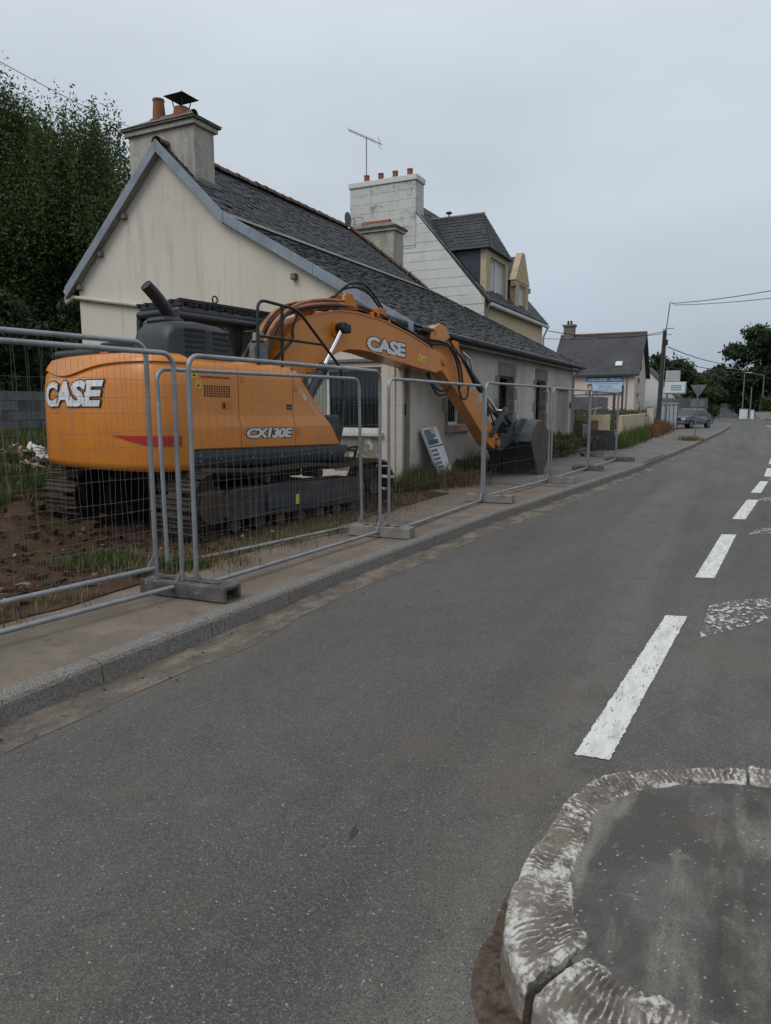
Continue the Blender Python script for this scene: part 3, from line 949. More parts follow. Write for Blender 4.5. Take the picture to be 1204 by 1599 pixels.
def solid(i, j):
    u, z = (us[i] + us[i + 1]) / 2, (zs[j] + zs[j + 1]) / 2
    return not any(h[0] < u < h[1] and h[2] < z < h[3] for h in holes)


b = MB()
wall_cells(b, us, zs, solid, lambda u, z: (HX, u, z), lambda u, z: (HX - 0.20, u, z))
fw_ = b.build('front_wall', 'plaster_front', house, recalc=False)
fw_['label'] = 'grey dirty street wall with stone framed openings'
# gable wall with the shop window opening
SW = (-8.55, -6.16, 1.22, 2.44)


def gz(x):
    return interp(x, [(-14.05, 4.52), (RX, 7.05), (BX, 5.44), (HX, 3.22)])


b = MB()
xs_ = sorted({-14.05, RX, BX, HX, SW[0], SW[1]})
for a, c in zip(xs_[:-1], xs_[1:]):
    segs = [(0, None)] if not (SW[0] <= a < SW[1]) else [(0, SW[2]), (SW[3], None)]
    for z0, z1 in segs:
        for yy in (HY0, HY0 + .4):
            b.add([(a, yy, z0), (c, yy, z0), (c, yy, z1 if z1 else gz(c)), (a, yy, z1 if z1 else gz(a))], [(0, 1, 2, 3)])
for (a, c) in (((SW[0], SW[2]), (SW[1], SW[2])), ((SW[0], SW[3]), (SW[1], SW[3])), ((SW[0], SW[2]), (SW[0], SW[3])), ((SW[1], SW[2]), (SW[1], SW[3]))):
    b.add([(a[0], HY0, a[1]), (c[0], HY0, c[1]), (c[0], HY0 + .4, c[1]), (a[0], HY0 + .4, a[1])], [(0, 1, 2, 3)])
g_ = b.build('gable_wall', 'plaster_gable', house, recalc=False)
g_['label'] = 'cream rendered gable with grey streaks'
b = MB()
b.box((-14.05, HY0 + .4, 0), (-13.7, HY1, 4.4))
b.build('rear_wall', 'plaster_gable', house)
b = MB()
b.box((-13.7, HY1 - .4, 0), (HX - .42, HY1, 3.08))
b.box((HX - .42, HY1 - .08, 0), (HX - .001, HY1 - .002, 3.08))
b.build('end_wall', 'plaster_front', house)
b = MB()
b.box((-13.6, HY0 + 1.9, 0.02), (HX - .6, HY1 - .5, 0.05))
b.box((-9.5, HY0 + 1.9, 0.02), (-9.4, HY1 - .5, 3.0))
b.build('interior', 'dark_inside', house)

# shop window in the gable
wo = MB()
x0, x1, z0, z1 = SW
yy = HY0 + 0.13
for (p, q) in (((x0, z0), (x1, z0 + .07)), ((x0, z1 - .06), (x1, z1)), ((x0, z0 + .07), (x0 + .06, z1 - .06)), ((x1 - .06, z0 + .07), (x1, z1 - .06)), ((-7.42, z0 + .07), (-7.36, z1 - .06))):
    wo.box((p[0], yy - .03, p[1]), (q[0], yy + .03, q[1]))
win = wo.build('shop_window', 'white_frame', house, bevel=.006)
for (a, c) in ((x0 + .06, -7.42), (-7.36, x1 - .06)):
    MB().box((a, yy - .005, z0 + .07), (c, yy + .003, z1 - .06)).build('pane', 'shop_glass', win)
MB().box((x0 - .05, HY0 - .07, z0 - .085), (x1 + .05, HY0 + .1, z0 - .004)).build('sill', 'white_frame', win, bevel=.008)
b = MB()
rows = [[(-7.85 + .42 * t, HY0 + .105 + .012 * math.sin(t * 40), z) for z in (z0 + .07, z1 - .06)] for t in np.linspace(0, 1, 40)]
b.grid(rows).build('curtain', 'curtain', win)
MB().box((x0 - .1, HY0 - .05, z1 + .10), (x1 + .02, HY0 - .001, z1 + .16)).build('shutter_rail', 'grey_metal', win, bevel=.005)
MB().box((x1 + .12, HY0 - .035, 0), (x1 + .30, HY0 - .001, 3.05)).build('pilaster', 'plaster_gable', house, bevel=.01)
# patch of bare render under the window
mat('bare_render', (0.25, 0.215, 0.18), [((0.17, 0.145, 0.12), 4, .42, .62), ((0.36, 0.32, 0.27), 9, .56, .7)], rough=.95, bump=[(20, .5, .012)], alpha=(5, .40, .50, (1, 1, .8)))
MB().add([(-7.2, HY0 - .004, .45), (-6.2, HY0 - .004, .45), (-6.2, HY0 - .004, 1.1), (-7.2, HY0 - .004, 1.1)], [(0, 1, 2, 3)]).build('bare_render_patch', 'bare_render', house)
MB().box((-6.66, HY0 - .012, .58), (-6.62, HY0 - .002, .78)).box((-6.63, HY0 - .012, .80), (-6.60, HY0 - .002, .9)).build('rust_mark', 'black_metal', house)

# stone dressings round the street windows
for wi, (y0, y1, z0, z1) in enumerate(WIN):
    wt = MB()
    fx = HX - 0.17
    for (p, q) in (((y0, z0), (y1, z0 + .06)), ((y0, z1 - .05), (y1, z1)), ((y0, z0 + .06), (y0 + .05, z1 - .05)), ((y1 - .05, z0 + .06), (y1, z1 - .05))):
        wt.box((fx - .03, p[0], p[1]), (fx + .03, q[0], q[1]))
    wobj = wt.build('window', 'white_frame' if wi == 0 else 'sandstone', house, bevel=.005)
    if wi == 0:
        for yb in np.linspace(y0 + .13, y1 - .13, 6):
            MB().tube([(fx - .005, yb, z0 + .06), (fx - .005, yb, z1 - .05)], .009, 6).build('bar', 'black_metal', wobj)
    ov = .26 if wi else .22
    lint = MB().box((HX - .19, y0 - ov * .55, z1 + .002), (HX + .014, y1 + ov * .75, z1 + .345))
    lint.build('lintel_stone', 'sandstone', house, bevel=.018)
    if wi == 0:
        MB().box((HX - .19, y0 - .16, z0 - .16), (HX + .10, y1 + .34, z0 - .003)).build('sill_stone', 'pink_stone', house, bevel=.02)
    else:
        MB().box((HX - .19, y0 - .10, z0 - .15), (HX + .06, y1 + .10, z0 - .003)).build('sill_stone', 'sandstone', house, bevel=.02)
    for side in (-1, 1):
        z = z0
        kk = 0
        while z < z1 - .05:
            h = min(.32 + random.uniform(-.03, .04), z1 - z)
            if z1 - z - h < .12:
                h = z1 - z
            L = .30 if kk % 2 == (0 if side > 0 else 1) else .14
            L += random.uniform(-.02, .03)
            ye = y0 if side < 0 else y1
            a, c = (ye - L, ye + .004) if side < 0 else (ye - .004, ye + L)
            MB().box((HX - .19, a, z + .006), (HX + .010 + random.uniform(0, .006), c, z + h - .004)).build('jamb_stone', 'sandstone', house, bevel=.014)
            z += h
            kk += 1
# door
y0, y1, z0, z1 = DOOR
ds = MB()
for (p, q) in (((y0 - .16, .10), (y0 - .002, z1 + .16)), ((y1 + .002, .10), (y1 + .14, z1 + .16)), ((y0 - .002, z1 + .002), (y1 + .002, z1 + .16))):
    ds.box((HX - .1, p[0], p[1]), (HX + .02, q[0], q[1]))
door = ds.build('door', 'door_surround', house, bevel=.01)
npl = 8
for i in range(npl):
    a, c = lerp(y0, y1, i / npl), lerp(y0, y1, (i + 1) / npl)
    MB().box((HX - .15, a + .004, z0 + .03), (HX - .11, c - .004, z1 - .002)).build('plank', 'door_paint', door, bevel=.004)
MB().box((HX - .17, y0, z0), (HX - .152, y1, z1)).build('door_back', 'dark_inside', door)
MB().obox((HX + .05, 26.55, 1.75), (.12, .16, .22)).build('meter_box', 'brown_pipe', house, bevel=.02)
# number plate
nb = MB().box((HX + .001, 12.28, 1.545), (HX + .012, 12.47, 1.735))
pl = nb.build('number_plate', 'decal_black', house)
nb = MB()
lettering('50', .14, lambda x, yv: (HX + .0135, 12.30 + x, 1.575 + yv), nb, w=.15, h=.13, bold=.004)
nb.build('numerals', 'decal_white', pl)

# roof decks (thin slabs), then slates on top
roof = MB()
T = .10


def slab(mb, pts):
    n_ = len(pts)
    mb.add(list(pts) + [(p[0], p[1], p[2] - T) for p in pts], [tuple(range(n_)), tuple(range(2 * n_ - 1, n_ - 1, -1))] + [(i, (i + 1) % n_, n_ + (i + 1) % n_, n_ + i) for i in range(n_)])


slab(roof, [(RX, VY, RZ - .04), (RX, HIP[0][1], RZ - .04), (BX, HIP[1][1], BZ - .04), (BX, VY, BZ - .04)])
slab(roof, [(BX, VY, BZ - .04), (BX, HIP[1][1], BZ - .04), (EX, HIP[2][1], EZ - .04), (EX, VY, EZ - .04)])
slab(roof, [(RX, VY, RZ - .04), (RRX, VY, RRZ - .04), (RRX, 27.3, RRZ - .04), (RX, HIP[0][1], RZ - .04)])
roof.add([(RX, HIP[0][1], RZ - .04), (BX, HIP[1][1], BZ - .04), (EX, 27.3, EZ - .04), (RRX, 27.3, EZ - .04), (-12.9, 22.4, BZ - .04), (RRX, 27.3, RRZ - .04)], [(0, 1, 4), (1, 2, 3, 4), (0, 4, 3, 5)])
roof = roof.build('roof', 'slate_dark', house)


def slate_field(name, p0, p1, lo, hi, ylo, yhi, wdt=.20, exp=.15, parent=None, m='slate', origin_axis='x'):
    """slates lying on the plane from (x=p0) up to (x=p1); rows run along y"""
    mb = MB()
    (xa, za), (xb, zb) = p0, p1
    L = math.hypot(xb - xa, zb - za)
    ux, uz = (xb - xa) / L, (zb - za) / L
    nx, nz = (-uz, ux) if ux > 0 else (uz, -ux)
    if nz < 0:
        nx, nz = -nx, -nz
    nrow = int(L / exp)
    for r_ in range(nrow + 1):
        d0 = r_ * exp
        d1 = min(d0 + exp * 1.5, L)
        xm = xa + ux * d0
        y = ylo(xm) - (wdt / 2 if r_ % 2 else 0)
        yend = yhi(xm)
        while y < yend:
            w_ = wdt + random.uniform(-.004, .004)
            a, c = max(y, ylo(xm)) + .002, min(y + w_, yend) - .002
            y += w_
            if c - a < .03 or random.random() < .004:
                continue
            e0 = d0 + random.uniform(-.010, .010)
            t0 = .017 + random.uniform(-.005, .014)
            t1 = .004
            sl = random.uniform(-.004, .004)
            P = lambda dd, yy_, tt: (xa + ux * dd + nx * tt, yy_, za + uz * dd + nz * tt)
            mb.add([P(e0, a, t0 - .012), P(e0, c, t0 - .012), P(e0, c, t0 + sl), P(e0, a, t0), P(d1, c, t1), P(d1, a, t1)], [(0, 1, 2, 3), (3, 2, 4, 5), (0, 3, 5), (1, 4, 2)])
    return mb.build(name, m, parent, recalc=False)


s1_ = slate_field('slates', (EX + .03, EZ - .028), (BX, BZ - .030), 0, 0, lambda x: VY + .01, hip_y, .19, .125, roof)
s2_ = slate_field('slates', (BX + .02, BZ - .04), (RX, RZ - .04), 0, 0, lambda x: VY + .01, hip_y, .19, .125, roof, 'slate_dark')
s3_ = slate_field('slates', (RRX, RRZ - .04), (RX, RZ - .04), 0, 0, lambda x: VY + .01, lambda x: interp(x, [(RRX, 27.2), (RX, 20.3)]), .22, .165, roof)
for s_ in (s1_, s2_, s3_):
    s_['kind'] = 'stuff'
# lead strip at the break of slope
b = MB()
b.grid([[(BX - .10, y, BZ + .085), (BX + .02, y, BZ + .012), (BX + .24, y, BZ - .105)] for y in np.arange(VY + .01, HIP[1][1], .5)])
b.build('lead_strip', 'lead', roof)


def ridge_tile_mesh(L=.38, r=.115):
    b_ = MB()
    rows = []
    for t, rr in ((0, r * 1.10), (.12, r * 1.10), (.13, r), (1, r * .96)):
        rows.append([(rr * math.cos(a), t * L, rr * math.sin(a) * .8) for a in np.linspace(-.25, math.pi + .25, 9)])
    b_.grid(rows)
    return b_


rt = None
prev = (RX, VY, RZ)
path = [((RX, VY, RZ - .02), (RX, HIP[0][1], RZ - .02)), ((RX, HIP[0][1], RZ - .02), (BX, HIP[1][1], BZ - .02)), ((BX, HIP[1][1], BZ - .02), (EX, HIP[2][1], EZ - .02))]
for a, c in path:
    a, c = Vector(a), Vector(c)
    L = (c - a).length
    nn = int(L / .37)
    d = (c - a) / nn
    for i in range(nn):
        if rt is None:
            rt = ridge_tile_mesh().build('ridge_tile', 'ridge_clay', roof, smooth=True, local=True, recalc=False)
            o = rt
        else:
            o = dupe(rt, roof)
        p = a + d * i - ORG[roof.name]
        o.location = p + Vector((random.uniform(-.008, .008), 0, random.uniform(-.008, .012)))
        o.rotation_euler = d.to_track_quat('Y', 'Z').to_euler()
        if a.x > -10:
            o.scale = (.55, 1, .5)
            o.material_slots[0].link = 'OBJECT'
            o.material_slots[0].material = MAT['slate_dark']
# verge boards on the gable, zinc faced, in lengths
segs = [((RRX, RRZ), (RX, RZ)), ((RX, RZ), (BX, BZ)), ((BX, BZ), (EX - .02, EZ + .01))]
for (a, c) in segs:
    L = math.dist(a, c)
    nn = max(1, round(L / 2.0))
    ux, uz = (c[0] - a[0]) / L, (c[1] - a[1]) / L
    for i in range(nn):
        p = (lerp(a[0], c[0], i / nn) + ux * .004, lerp(a[1], c[1], i / nn) + uz * .004)
        q = (lerp(a[0], c[0], (i + 1) / nn) - ux * .004, lerp(a[1], c[1], (i + 1) / nn) - uz * .004)
        hgt = .185
        dy = random.uniform(-.006, .006)
        vz = 1.0 / max(.6, abs(ux))
        b = MB()
        b.prism([(p[0], p[1] + .03), (q[0], q[1] + .03), (q[0], q[1] + .03 - hgt * vz), (p[0], p[1] + .03 - hgt * vz)], lambda x, z: (x, VY - .03 + dy, z), lambda x, z: (x, VY + .0 + dy, z))
        b.build('verge_board', 'fascia_paint', house, bevel=.004)
        # boarded soffit behind
        b = MB()
        b.prism([(p[0], p[1] - .13 * vz), (q[0], q[1] - .13 * vz), (q[0], q[1] - .15 * vz), (p[0], p[1] - .15 * vz)], lambda x, z: (x, VY + .002, z), lambda x, z: (x, HY0 - .001, z))
        b.build('soffit_board', 'soffit', house)
for (x, z) in ((-14.02, 4.62), (-13.30, 5.30), (-12.52, 6.02), (-8.1, 4.40), (-6.8, 3.68)):
    MB().box((x, VY + .04, z - .24), (x + .11, HY0 + .1, z - .12)).build('purlin_end', 'sandstone', house, bevel=.015)
# gutters and pipes
b = MB()
rows = []
for y in np.arange(VY + .05, 27.35, .8):
    rows.append([(EX + .02 + .065 * math.cos(a) + .045, y, EZ - .045 + .065 * math.sin(a)) for a in np.linspace(math.pi, 2 * math.pi, 7)])
b.grid(rows)
gt_ = b.build('gutter', 'dark_zinc', house)
MB().tube([(EX + .135, VY + .05, EZ - .04), (EX + .135, 27.3, EZ - .04)], .010, 6).build('bead', 'zinc', gt_)
MB().box((EX - .28, VY + .03, EZ - .20), (EX - .02, 27.2, EZ - .16)).build('eaves_board', 'brown_pipe', house)
MB().tube([(HX + .06, 12.33, EZ - .12), (HX + .065, 12.32, 2.9), (HX + .06, 12.30, .2)], .042, 10).build('downpipe', 'brown_pipe', house, smooth=True)
MB().tube([(EX + .04, 26.85, EZ - .1), (HX + .06, 26.9, 2.75), (HX + .06, 26.9, .2)], .038, 10).build('downpipe', 'zinc', house, smooth=True)
MB().tube([(RRX - .05, VY + .05, RRZ - .18), (RRX - .05, VY + .04, RRZ - .32), (-14.2, HY0 - .04, 4.23), (-13.9, HY0 - .06, 4.18), (-11.9, HY0 - .06, 3.88), (-11.2, HY0 - .06, 3.70)], .05, 10).build('waste_pipe', 'pvc_pipe', house, smooth=True)
MB().tube([(RRX - .05, VY + .02, RRZ - .06), (RRX - .05, 27, RRZ - .06)], .055, 8).build('gutter', 'zinc', house)
# satellite dish at the rear slope
b = MB()
rows = []
for rr in (0, .12, .24, .36):
    rows.append([(-13.05 + rr * rr * .35, 12.9 + rr * math.cos(a), 6.35 + rr * math.sin(a)) for a in np.linspace(0, 2 * math.pi, 18)])
b.grid(rows)
dish = b.build('satellite_dish', 'sign_grey', house, smooth=True)
MB().tube([(-13.05, 12.9, 6.35), (-12.75, 12.9, 6.1), (-12.7, 12.9, 5.7)], .02, 6).build('bracket', 'grey_metal', dish)

# near chimney: rendered stack, cornice, sloping cap, pot and cowl


def chimney(parent, x0, x1, y0, y1, zb, zt, m, capm='grey_stone_cap'):
    st = MB().box((x0, y0, zb), (x1, y1, zt)).build('chimney', m, parent, bevel=.012)
    MB().box((x0 - .07, y0 - .07, zt + .002), (x1 + .07, y1 + .07, zt + .10)).build('cornice', m, st, bevel=.012)
    MB().box((x0 - .12, y0 - .12, zt + .102), (x1 + .12, y1 + .12, zt + .15)).build('cap_slab', capm, st, bevel=.008)
    xm0, xm1, ym = x0 + .35, x1 - .35, (y0 + y1) / 2
    b_ = MB()
    b_.add([(x0 - .14, y0 - .14, zt + .152), (x1 + .14, y0 - .14, zt + .152), (x1 + .14, y1 + .14, zt + .152), (x0 - .14, y1 + .14, zt + .152), (xm0, ym, zt + .42), (xm1, ym, zt + .42)],
           [(0, 1, 5, 4), (1, 2, 5), (2, 3, 4, 5), (3, 0, 4), (3, 2, 1, 0)])
    b_.build('weathering', capm, st)
    return st


ch1 = chimney(house, -12.42, -10.60, 12.34, 12.98, 5.6, 7.50, 'plaster_chimney')
for xr_ in np.linspace(-12.0, -11.08, 5):
    b = MB()
    rows = [[(xr_ + t * .26, 12.66 + .10 * math.cos(a), 7.86 + .08 * math.sin(a)) for a in np.linspace(-.2, math.pi + .2, 8)] for t in (0, 1)]
    b.grid(rows).build('cap_tile', 'ridge_clay', ch1, smooth=True)
MB().lathe((-11.82, 12.66, 7.80), [(.145, 0), (.132, .25), (.115, .45), (.128, .46), (.128, .50), (.10, .50), (.095, .42)], 18).build('chimney_pot', 'terracotta', ch1, smooth=True)
MB().lathe((-11.18, 12.66, 7.80), [(.20, 0), (.17, .16), (.15, .22), (.13, .22), (.12, .1)], 16).build('chimney_pot', 'terracotta', ch1, smooth=True)
cw = MB()
for sx, sy in ((-1, -1), (1, -1), (1, 1), (-1, 1)):
    cw.tube([(-11.18 + .1 * sx, 12.66 + .1 * sy, 7.96), (-11.18 + .15 * sx, 12.66 + .15 * sy, 8.22)], .012, 6)
cw.add([(-11.45, 12.39, 8.21), (-10.91, 12.39, 8.21), (-10.91, 12.93, 8.21), (-11.45, 12.93, 8.21), (-11.18, 12.66, 8.31)], [(0, 1, 4), (1, 2, 4), (2, 3, 4), (3, 0, 4), (3, 2, 1, 0)])
cw.lathe((-11.18, 12.66, 8.29), [(.03, 0), (.03, .05), (.01, .07)], 8)
cw.build('cowl', 'black_metal', ch1)
# lead apron where the stack meets the roof
MB().box((-10.64, 12.25, 6.28), (-10.46, 13.02, 6.42)).build('flashing', 'lead', ch1)

# second chimney behind the hip
ch2 = chimney(house, -12.95, -11.17, 23.1, 23.85, 4.6, 7.72, 'plaster_chimney')
for xr_ in np.linspace(-12.6, -11.75, 5):
    b = MB()
    rows = [[(xr_ + t * .24, 23.47 + .10 * math.cos(a), 8.10 + .10 * math.sin(a)) for a in np.linspace(-.2, math.pi + .2, 8)] for t in (0, 1)]
    b.grid(rows).build('cap_tile', 'terracotta', ch2, smooth=True)

# ================================================================== NEIGHBOUR: WHITE CLAD GABLE, YELLOW FRONT
NY0, NY1, NX, NEZ = 28.0, 37.3, -9.55, 5.98
AX, AZ = -13.3, 10.45
nb_h = thing('neighbour_house', (-13, NY0, 0), 'taller house with white clad gable, yellow front and roof dormers behind the long house', 'house')
MB().box((-17.0, NY0 + .06, 0), (NX, NY1, NEZ)).build('wall', 'yellow_render', nb_h)
MB().prism([(-17.0, NEZ + .002), (AX, AZ - .15), (NX, NEZ + .002)], lambda x, z: (x, NY0 + .06, z), lambda x, z: (x, NY0 + .35, z)).build('gable_core', 'yellow_render', nb_h)
b = MB()
b.prism([(-17.0, NEZ + .002), (AX, AZ - .15), (NX, NEZ + .002)], lambda x, z: (x, NY1 - .3, z), lambda x, z: (x, NY1, z))
b.build('gable_core', 'yellow_render', nb_h)
# cladding in courses of large slabs, each course split in staggered lengths
z = 3.2
r_ = 0
while z < AZ - .3:
    h = .37
    xa = -17.0 if z < NEZ else -17.0 + (z - NEZ) / (AZ - NEZ) * (AX + 17.0)
    xb = NX if z < NEZ else NX + (z - NEZ) / (AZ - NEZ) * (AX - NX)
    zt = min(z + h - .006, AZ - .2)
    xa1 = -17.0 if zt < NEZ else -17.0 + (zt - NEZ) / (AZ - NEZ) * (AX + 17.0)
    xb1 = NX if zt < NEZ else NX + (zt - NEZ) / (AZ - NEZ) * (AX - NX)
    cuts = [xa] + [x for x in np.arange(-16.6 + (.9 if r_ % 2 else 0), xb - .3, 1.8) if x > xa + .4] + [xb]
    for a, c in zip(cuts[:-1], cuts[1:]):
        ta, tc_ = (xa1 if a == xa else a), (xb1 if c == xb else c)
        if tc_ - ta < .02:
            continue
        yo = NY0 + random.uniform(-.004, .004)
        MB().add([(a + .003, yo - .008, z), (c - .003, yo - .008, z), (tc_ - .003, yo, zt), (ta + .003, yo, zt),
                  (a + .003, NY0 + .058, z), (c - .003, NY0 + .058, z), (tc_ - .003, NY0 + .058, zt), (ta + .003, NY0 + .058, zt)],
                 [(0, 1, 2, 3), (0, 4, 5, 1), (3, 2, 6, 7), (1, 5, 6, 2), (0, 3, 7, 4)]).build('cladding_slab', 'white_clad', nb_h, recalc=False)
    z += h
    r_ += 1
# roof
rf = MB()
rf.prism([(NX + .25, NEZ - .22), (NX + .25, NEZ - .10), (AX, AZ), (-17.25, NEZ - .10), (-17.25, NEZ - .22), (AX, AZ - .14)], lambda x, z: (x, NY0 + .05, z), lambda x, z: (x, NY1 + .2, z))
nroof = rf.build('roof', 'slate_dark', nb_h)
sN = slate_field('slates', (NX + .27, NEZ - .10), (AX, AZ), 0, 0, lambda x: NY0 + .06, lambda x: NY1 + .2, .26, .2, nroof, 'slate_dark')
sN['kind'] = 'stuff'
MB().box((NX + .18, NY0 + .1, NEZ - .30), (NX + .33, NY1 + .2, NEZ - .16)).build('gutter', 'hoarding_white', nb_h, bevel=.03)
MB().tube([(NX + .26, NY1 + .1, NEZ - .25), (NX + .1, NY1 - .1, NEZ - .75), (NX + .08, NY1 - .15, .2)], .05, 8).build('downpipe', 'hoarding_white', nb_h)
MB().tube([(NX + .2, NY0 + .12, NEZ - .22), (NX + .1, NY0 + .14, NEZ - .5), (NX + .08, NY0 + .14, 3.0)], .045, 8).build('downpipe', 'grey_metal', nb_h)
b = MB()
b.grid([[(lerp(NX + .25, AX, t), NY0 - .01, lerp(NEZ - .1, AZ, t) + .03), (lerp(NX + .25, AX, t), NY0 + .16, lerp(NEZ - .1, AZ, t) + .035)] for t in (0, .5, 1)])
b.build('verge_flashing', 'zinc', nroof)
# big clad chimney on the gable
c0, c1 = -15.62, -12.55
cz = 10.85
st = MB().box((c0 + .02, NY0 - .02, 8.2), (c1 - .02, NY0 + .78, cz)).build('chimney', 'white_clad_sooty', nb_h)
z = 8.3
while z < cz - .1:
    h = min(.37, cz - z)
    cuts = [c0, c0 + (1.0 if int(z * 10) % 2 else 1.9), c1]
    for a, c in zip(cuts[:-1], cuts[1:]):
        MB().box((a + .003, NY0 - .036, z), (c - .003, NY0 - .021, z + h - .012)).build('cladding_slab', 'white_clad_sooty', st)
    MB().box((c1 - .019, NY0 - .03, z), (c1 - .004, NY0 + .79, z + h - .012)).build('cladding_slab', 'white_clad_sooty', st)
    z += h
MB().box((c0 - .06, NY0 - .09, cz + .002), (c1 + .06, NY0 + .84, cz + .22)).build('cap_slab', 'white_clad', st, bevel=.02)
for x in np.linspace(c0 + .6, c1 - .45, 4):
    MB().lathe((float(x), NY0 + .37, cz + .22), [(.12, 0), (.115, .30), (.125, .31), (.125, .36), (.09, .36)], 14).build('chimney_pot', 'terracotta', st, smooth=True)
# roof vents
for (x, y, z) in ((-11.9, 30.0, 9.35), (-12.0, 31.4, 9.4)):
    pass
# dormer one: slate cheeks, hipped slate roof, wide window


def dormer_one():
    y0, y1, zb, zt, xf = 28.55, 31.5, 6.05, 8.0, NX - .12
    xb = -12.6
    d = MB()
    # front frame of ochre stone with opening
    oy0, oy1, oz0, oz1 = y0 + .55, y1 - .32, zb + .22, zt - .22
    for (a, c) in (((y0, zb), (oy0, zt)), ((oy1, zb), (y1, zt)), ((oy0, oz1), (oy1, zt)), ((oy0, zb), (oy1, oz0))):
        d.box((xf - .25, a[0], a[1]), (xf, c[0], c[1]))
    dm = d.build('dormer', 'ochre_stone', nb_h)
    for (ya, yb) in ((y0 + .01, y0 + .12), (y1 - .12, y1 - .01)):
        b_ = MB()
        b_.prism([(xf - .252, zb), (xf - .252, zt - .002), (xb, zt - .002), (lerp(NX, AX, (zb - NEZ) / (AZ - NEZ)) - .05, zb)], lambda x, z: (x, ya, z), lambda x, z: (x, yb, z))
        b_.build('cheek', 'slate_hang', dm)
    ym = (y0 + y1) / 2
    e0, e1, zr = y0 - .2, y1 + .2, 9.72
    b_ = MB()
    xe = xf + .18
    b_.add([(xe, e0, zt), (xe, e1, zt), (xf - .62, ym, zr), (-14.0, ym, zr), (-14.0, e0, zt), (-14.0, e1, zt)],
           [(0, 1, 2), (0, 2, 3, 4), (1, 5, 3, 2), (0, 4, 5, 1)])
    ro = b_.build('dormer_roof', 'slate_dark', dm)
    # slate courses on the two visible faces
    sm = MB()
    for k in range(11):
        t0, t1 = k / 11, (k + 1.25) / 11
        for side in (0, 1):
            pa = Vector((xe, e0, zt)).lerp(Vector((xf - .62, ym, zr)), t0)
            pb = Vector((xe, e0, zt)).lerp(Vector((xf - .62, ym, zr)), min(1, t1))
            if side == 0:
                qa, qb = Vector((-13.9, pa.y, pa.z)), Vector((-13.9, pb.y, pb.z))
                off = Vector((0, -.02, .012))
            else:
                qa, qb = Vector((pa.x, 2 * ym - pa.y, pa.z)), Vector((pb.x, 2 * ym - pb.y, pb.z))
                off = Vector((.02, 0, .012))
            L = (qa - pa).length
            nn = max(1, int(L / .24))
            for i in range(nn):
                f0, f1 = i / nn + .004, (i + 1) / nn - .004
                o_ = off * random.uniform(.8, 1.5)
                sm.add([tuple(pa.lerp(qa, f0) + o_), tuple(pa.lerp(qa, f1) + o_), tuple(pb.lerp(qb, f1) + off * .2), tuple(pb.lerp(qb, f0) + off * .2)], [(0, 1, 2, 3)])
    sl = sm.build('slates', 'slate_dark', dm, recalc=False)
    sl['kind'] = 'stuff'
    MB().tube([(xf - .62, ym, zr + .02), (-14.0, ym, zr + .02)], .07, 8).build('ridge_roll', 'lead', dm)
    for x in (-11.9, -12.9):
        MB().lathe((x, ym, zr + .05), [(.03, 0), (.03, .12), (.15, .15), (.10, .22), (.02, .24)], 10).build('roof_vent', 'black_metal', dm)
    wf = MB()
    wx = xf - .16
    ymid = (oy0 + oy1) / 2
    for (a, c) in (((oy0, oz0), (oy1, oz0 + .08)), ((oy0, oz1 - .07), (oy1, oz1)), ((oy0, oz0 + .08), (oy0 + .07, oz1 - .07)), ((oy1 - .07, oz0 + .08), (oy1, oz1 - .07)), ((ymid - .09, oz0 + .08), (ymid + .09, oz1 - .07))):
        wf.box((wx - .03, a[0], a[1]), (wx + .04, c[0], c[1]))
    wf = wf.build('window', 'white_frame', dm)
    for (a, c) in ((oy0 + .07, ymid - .09), (ymid + .09, oy1 - .07)):
        MB().box((wx - .02, a, oz0 + .08), (wx - .012, c, oz1 - .07)).build('pane', 'lace', wf)


dormer_one()


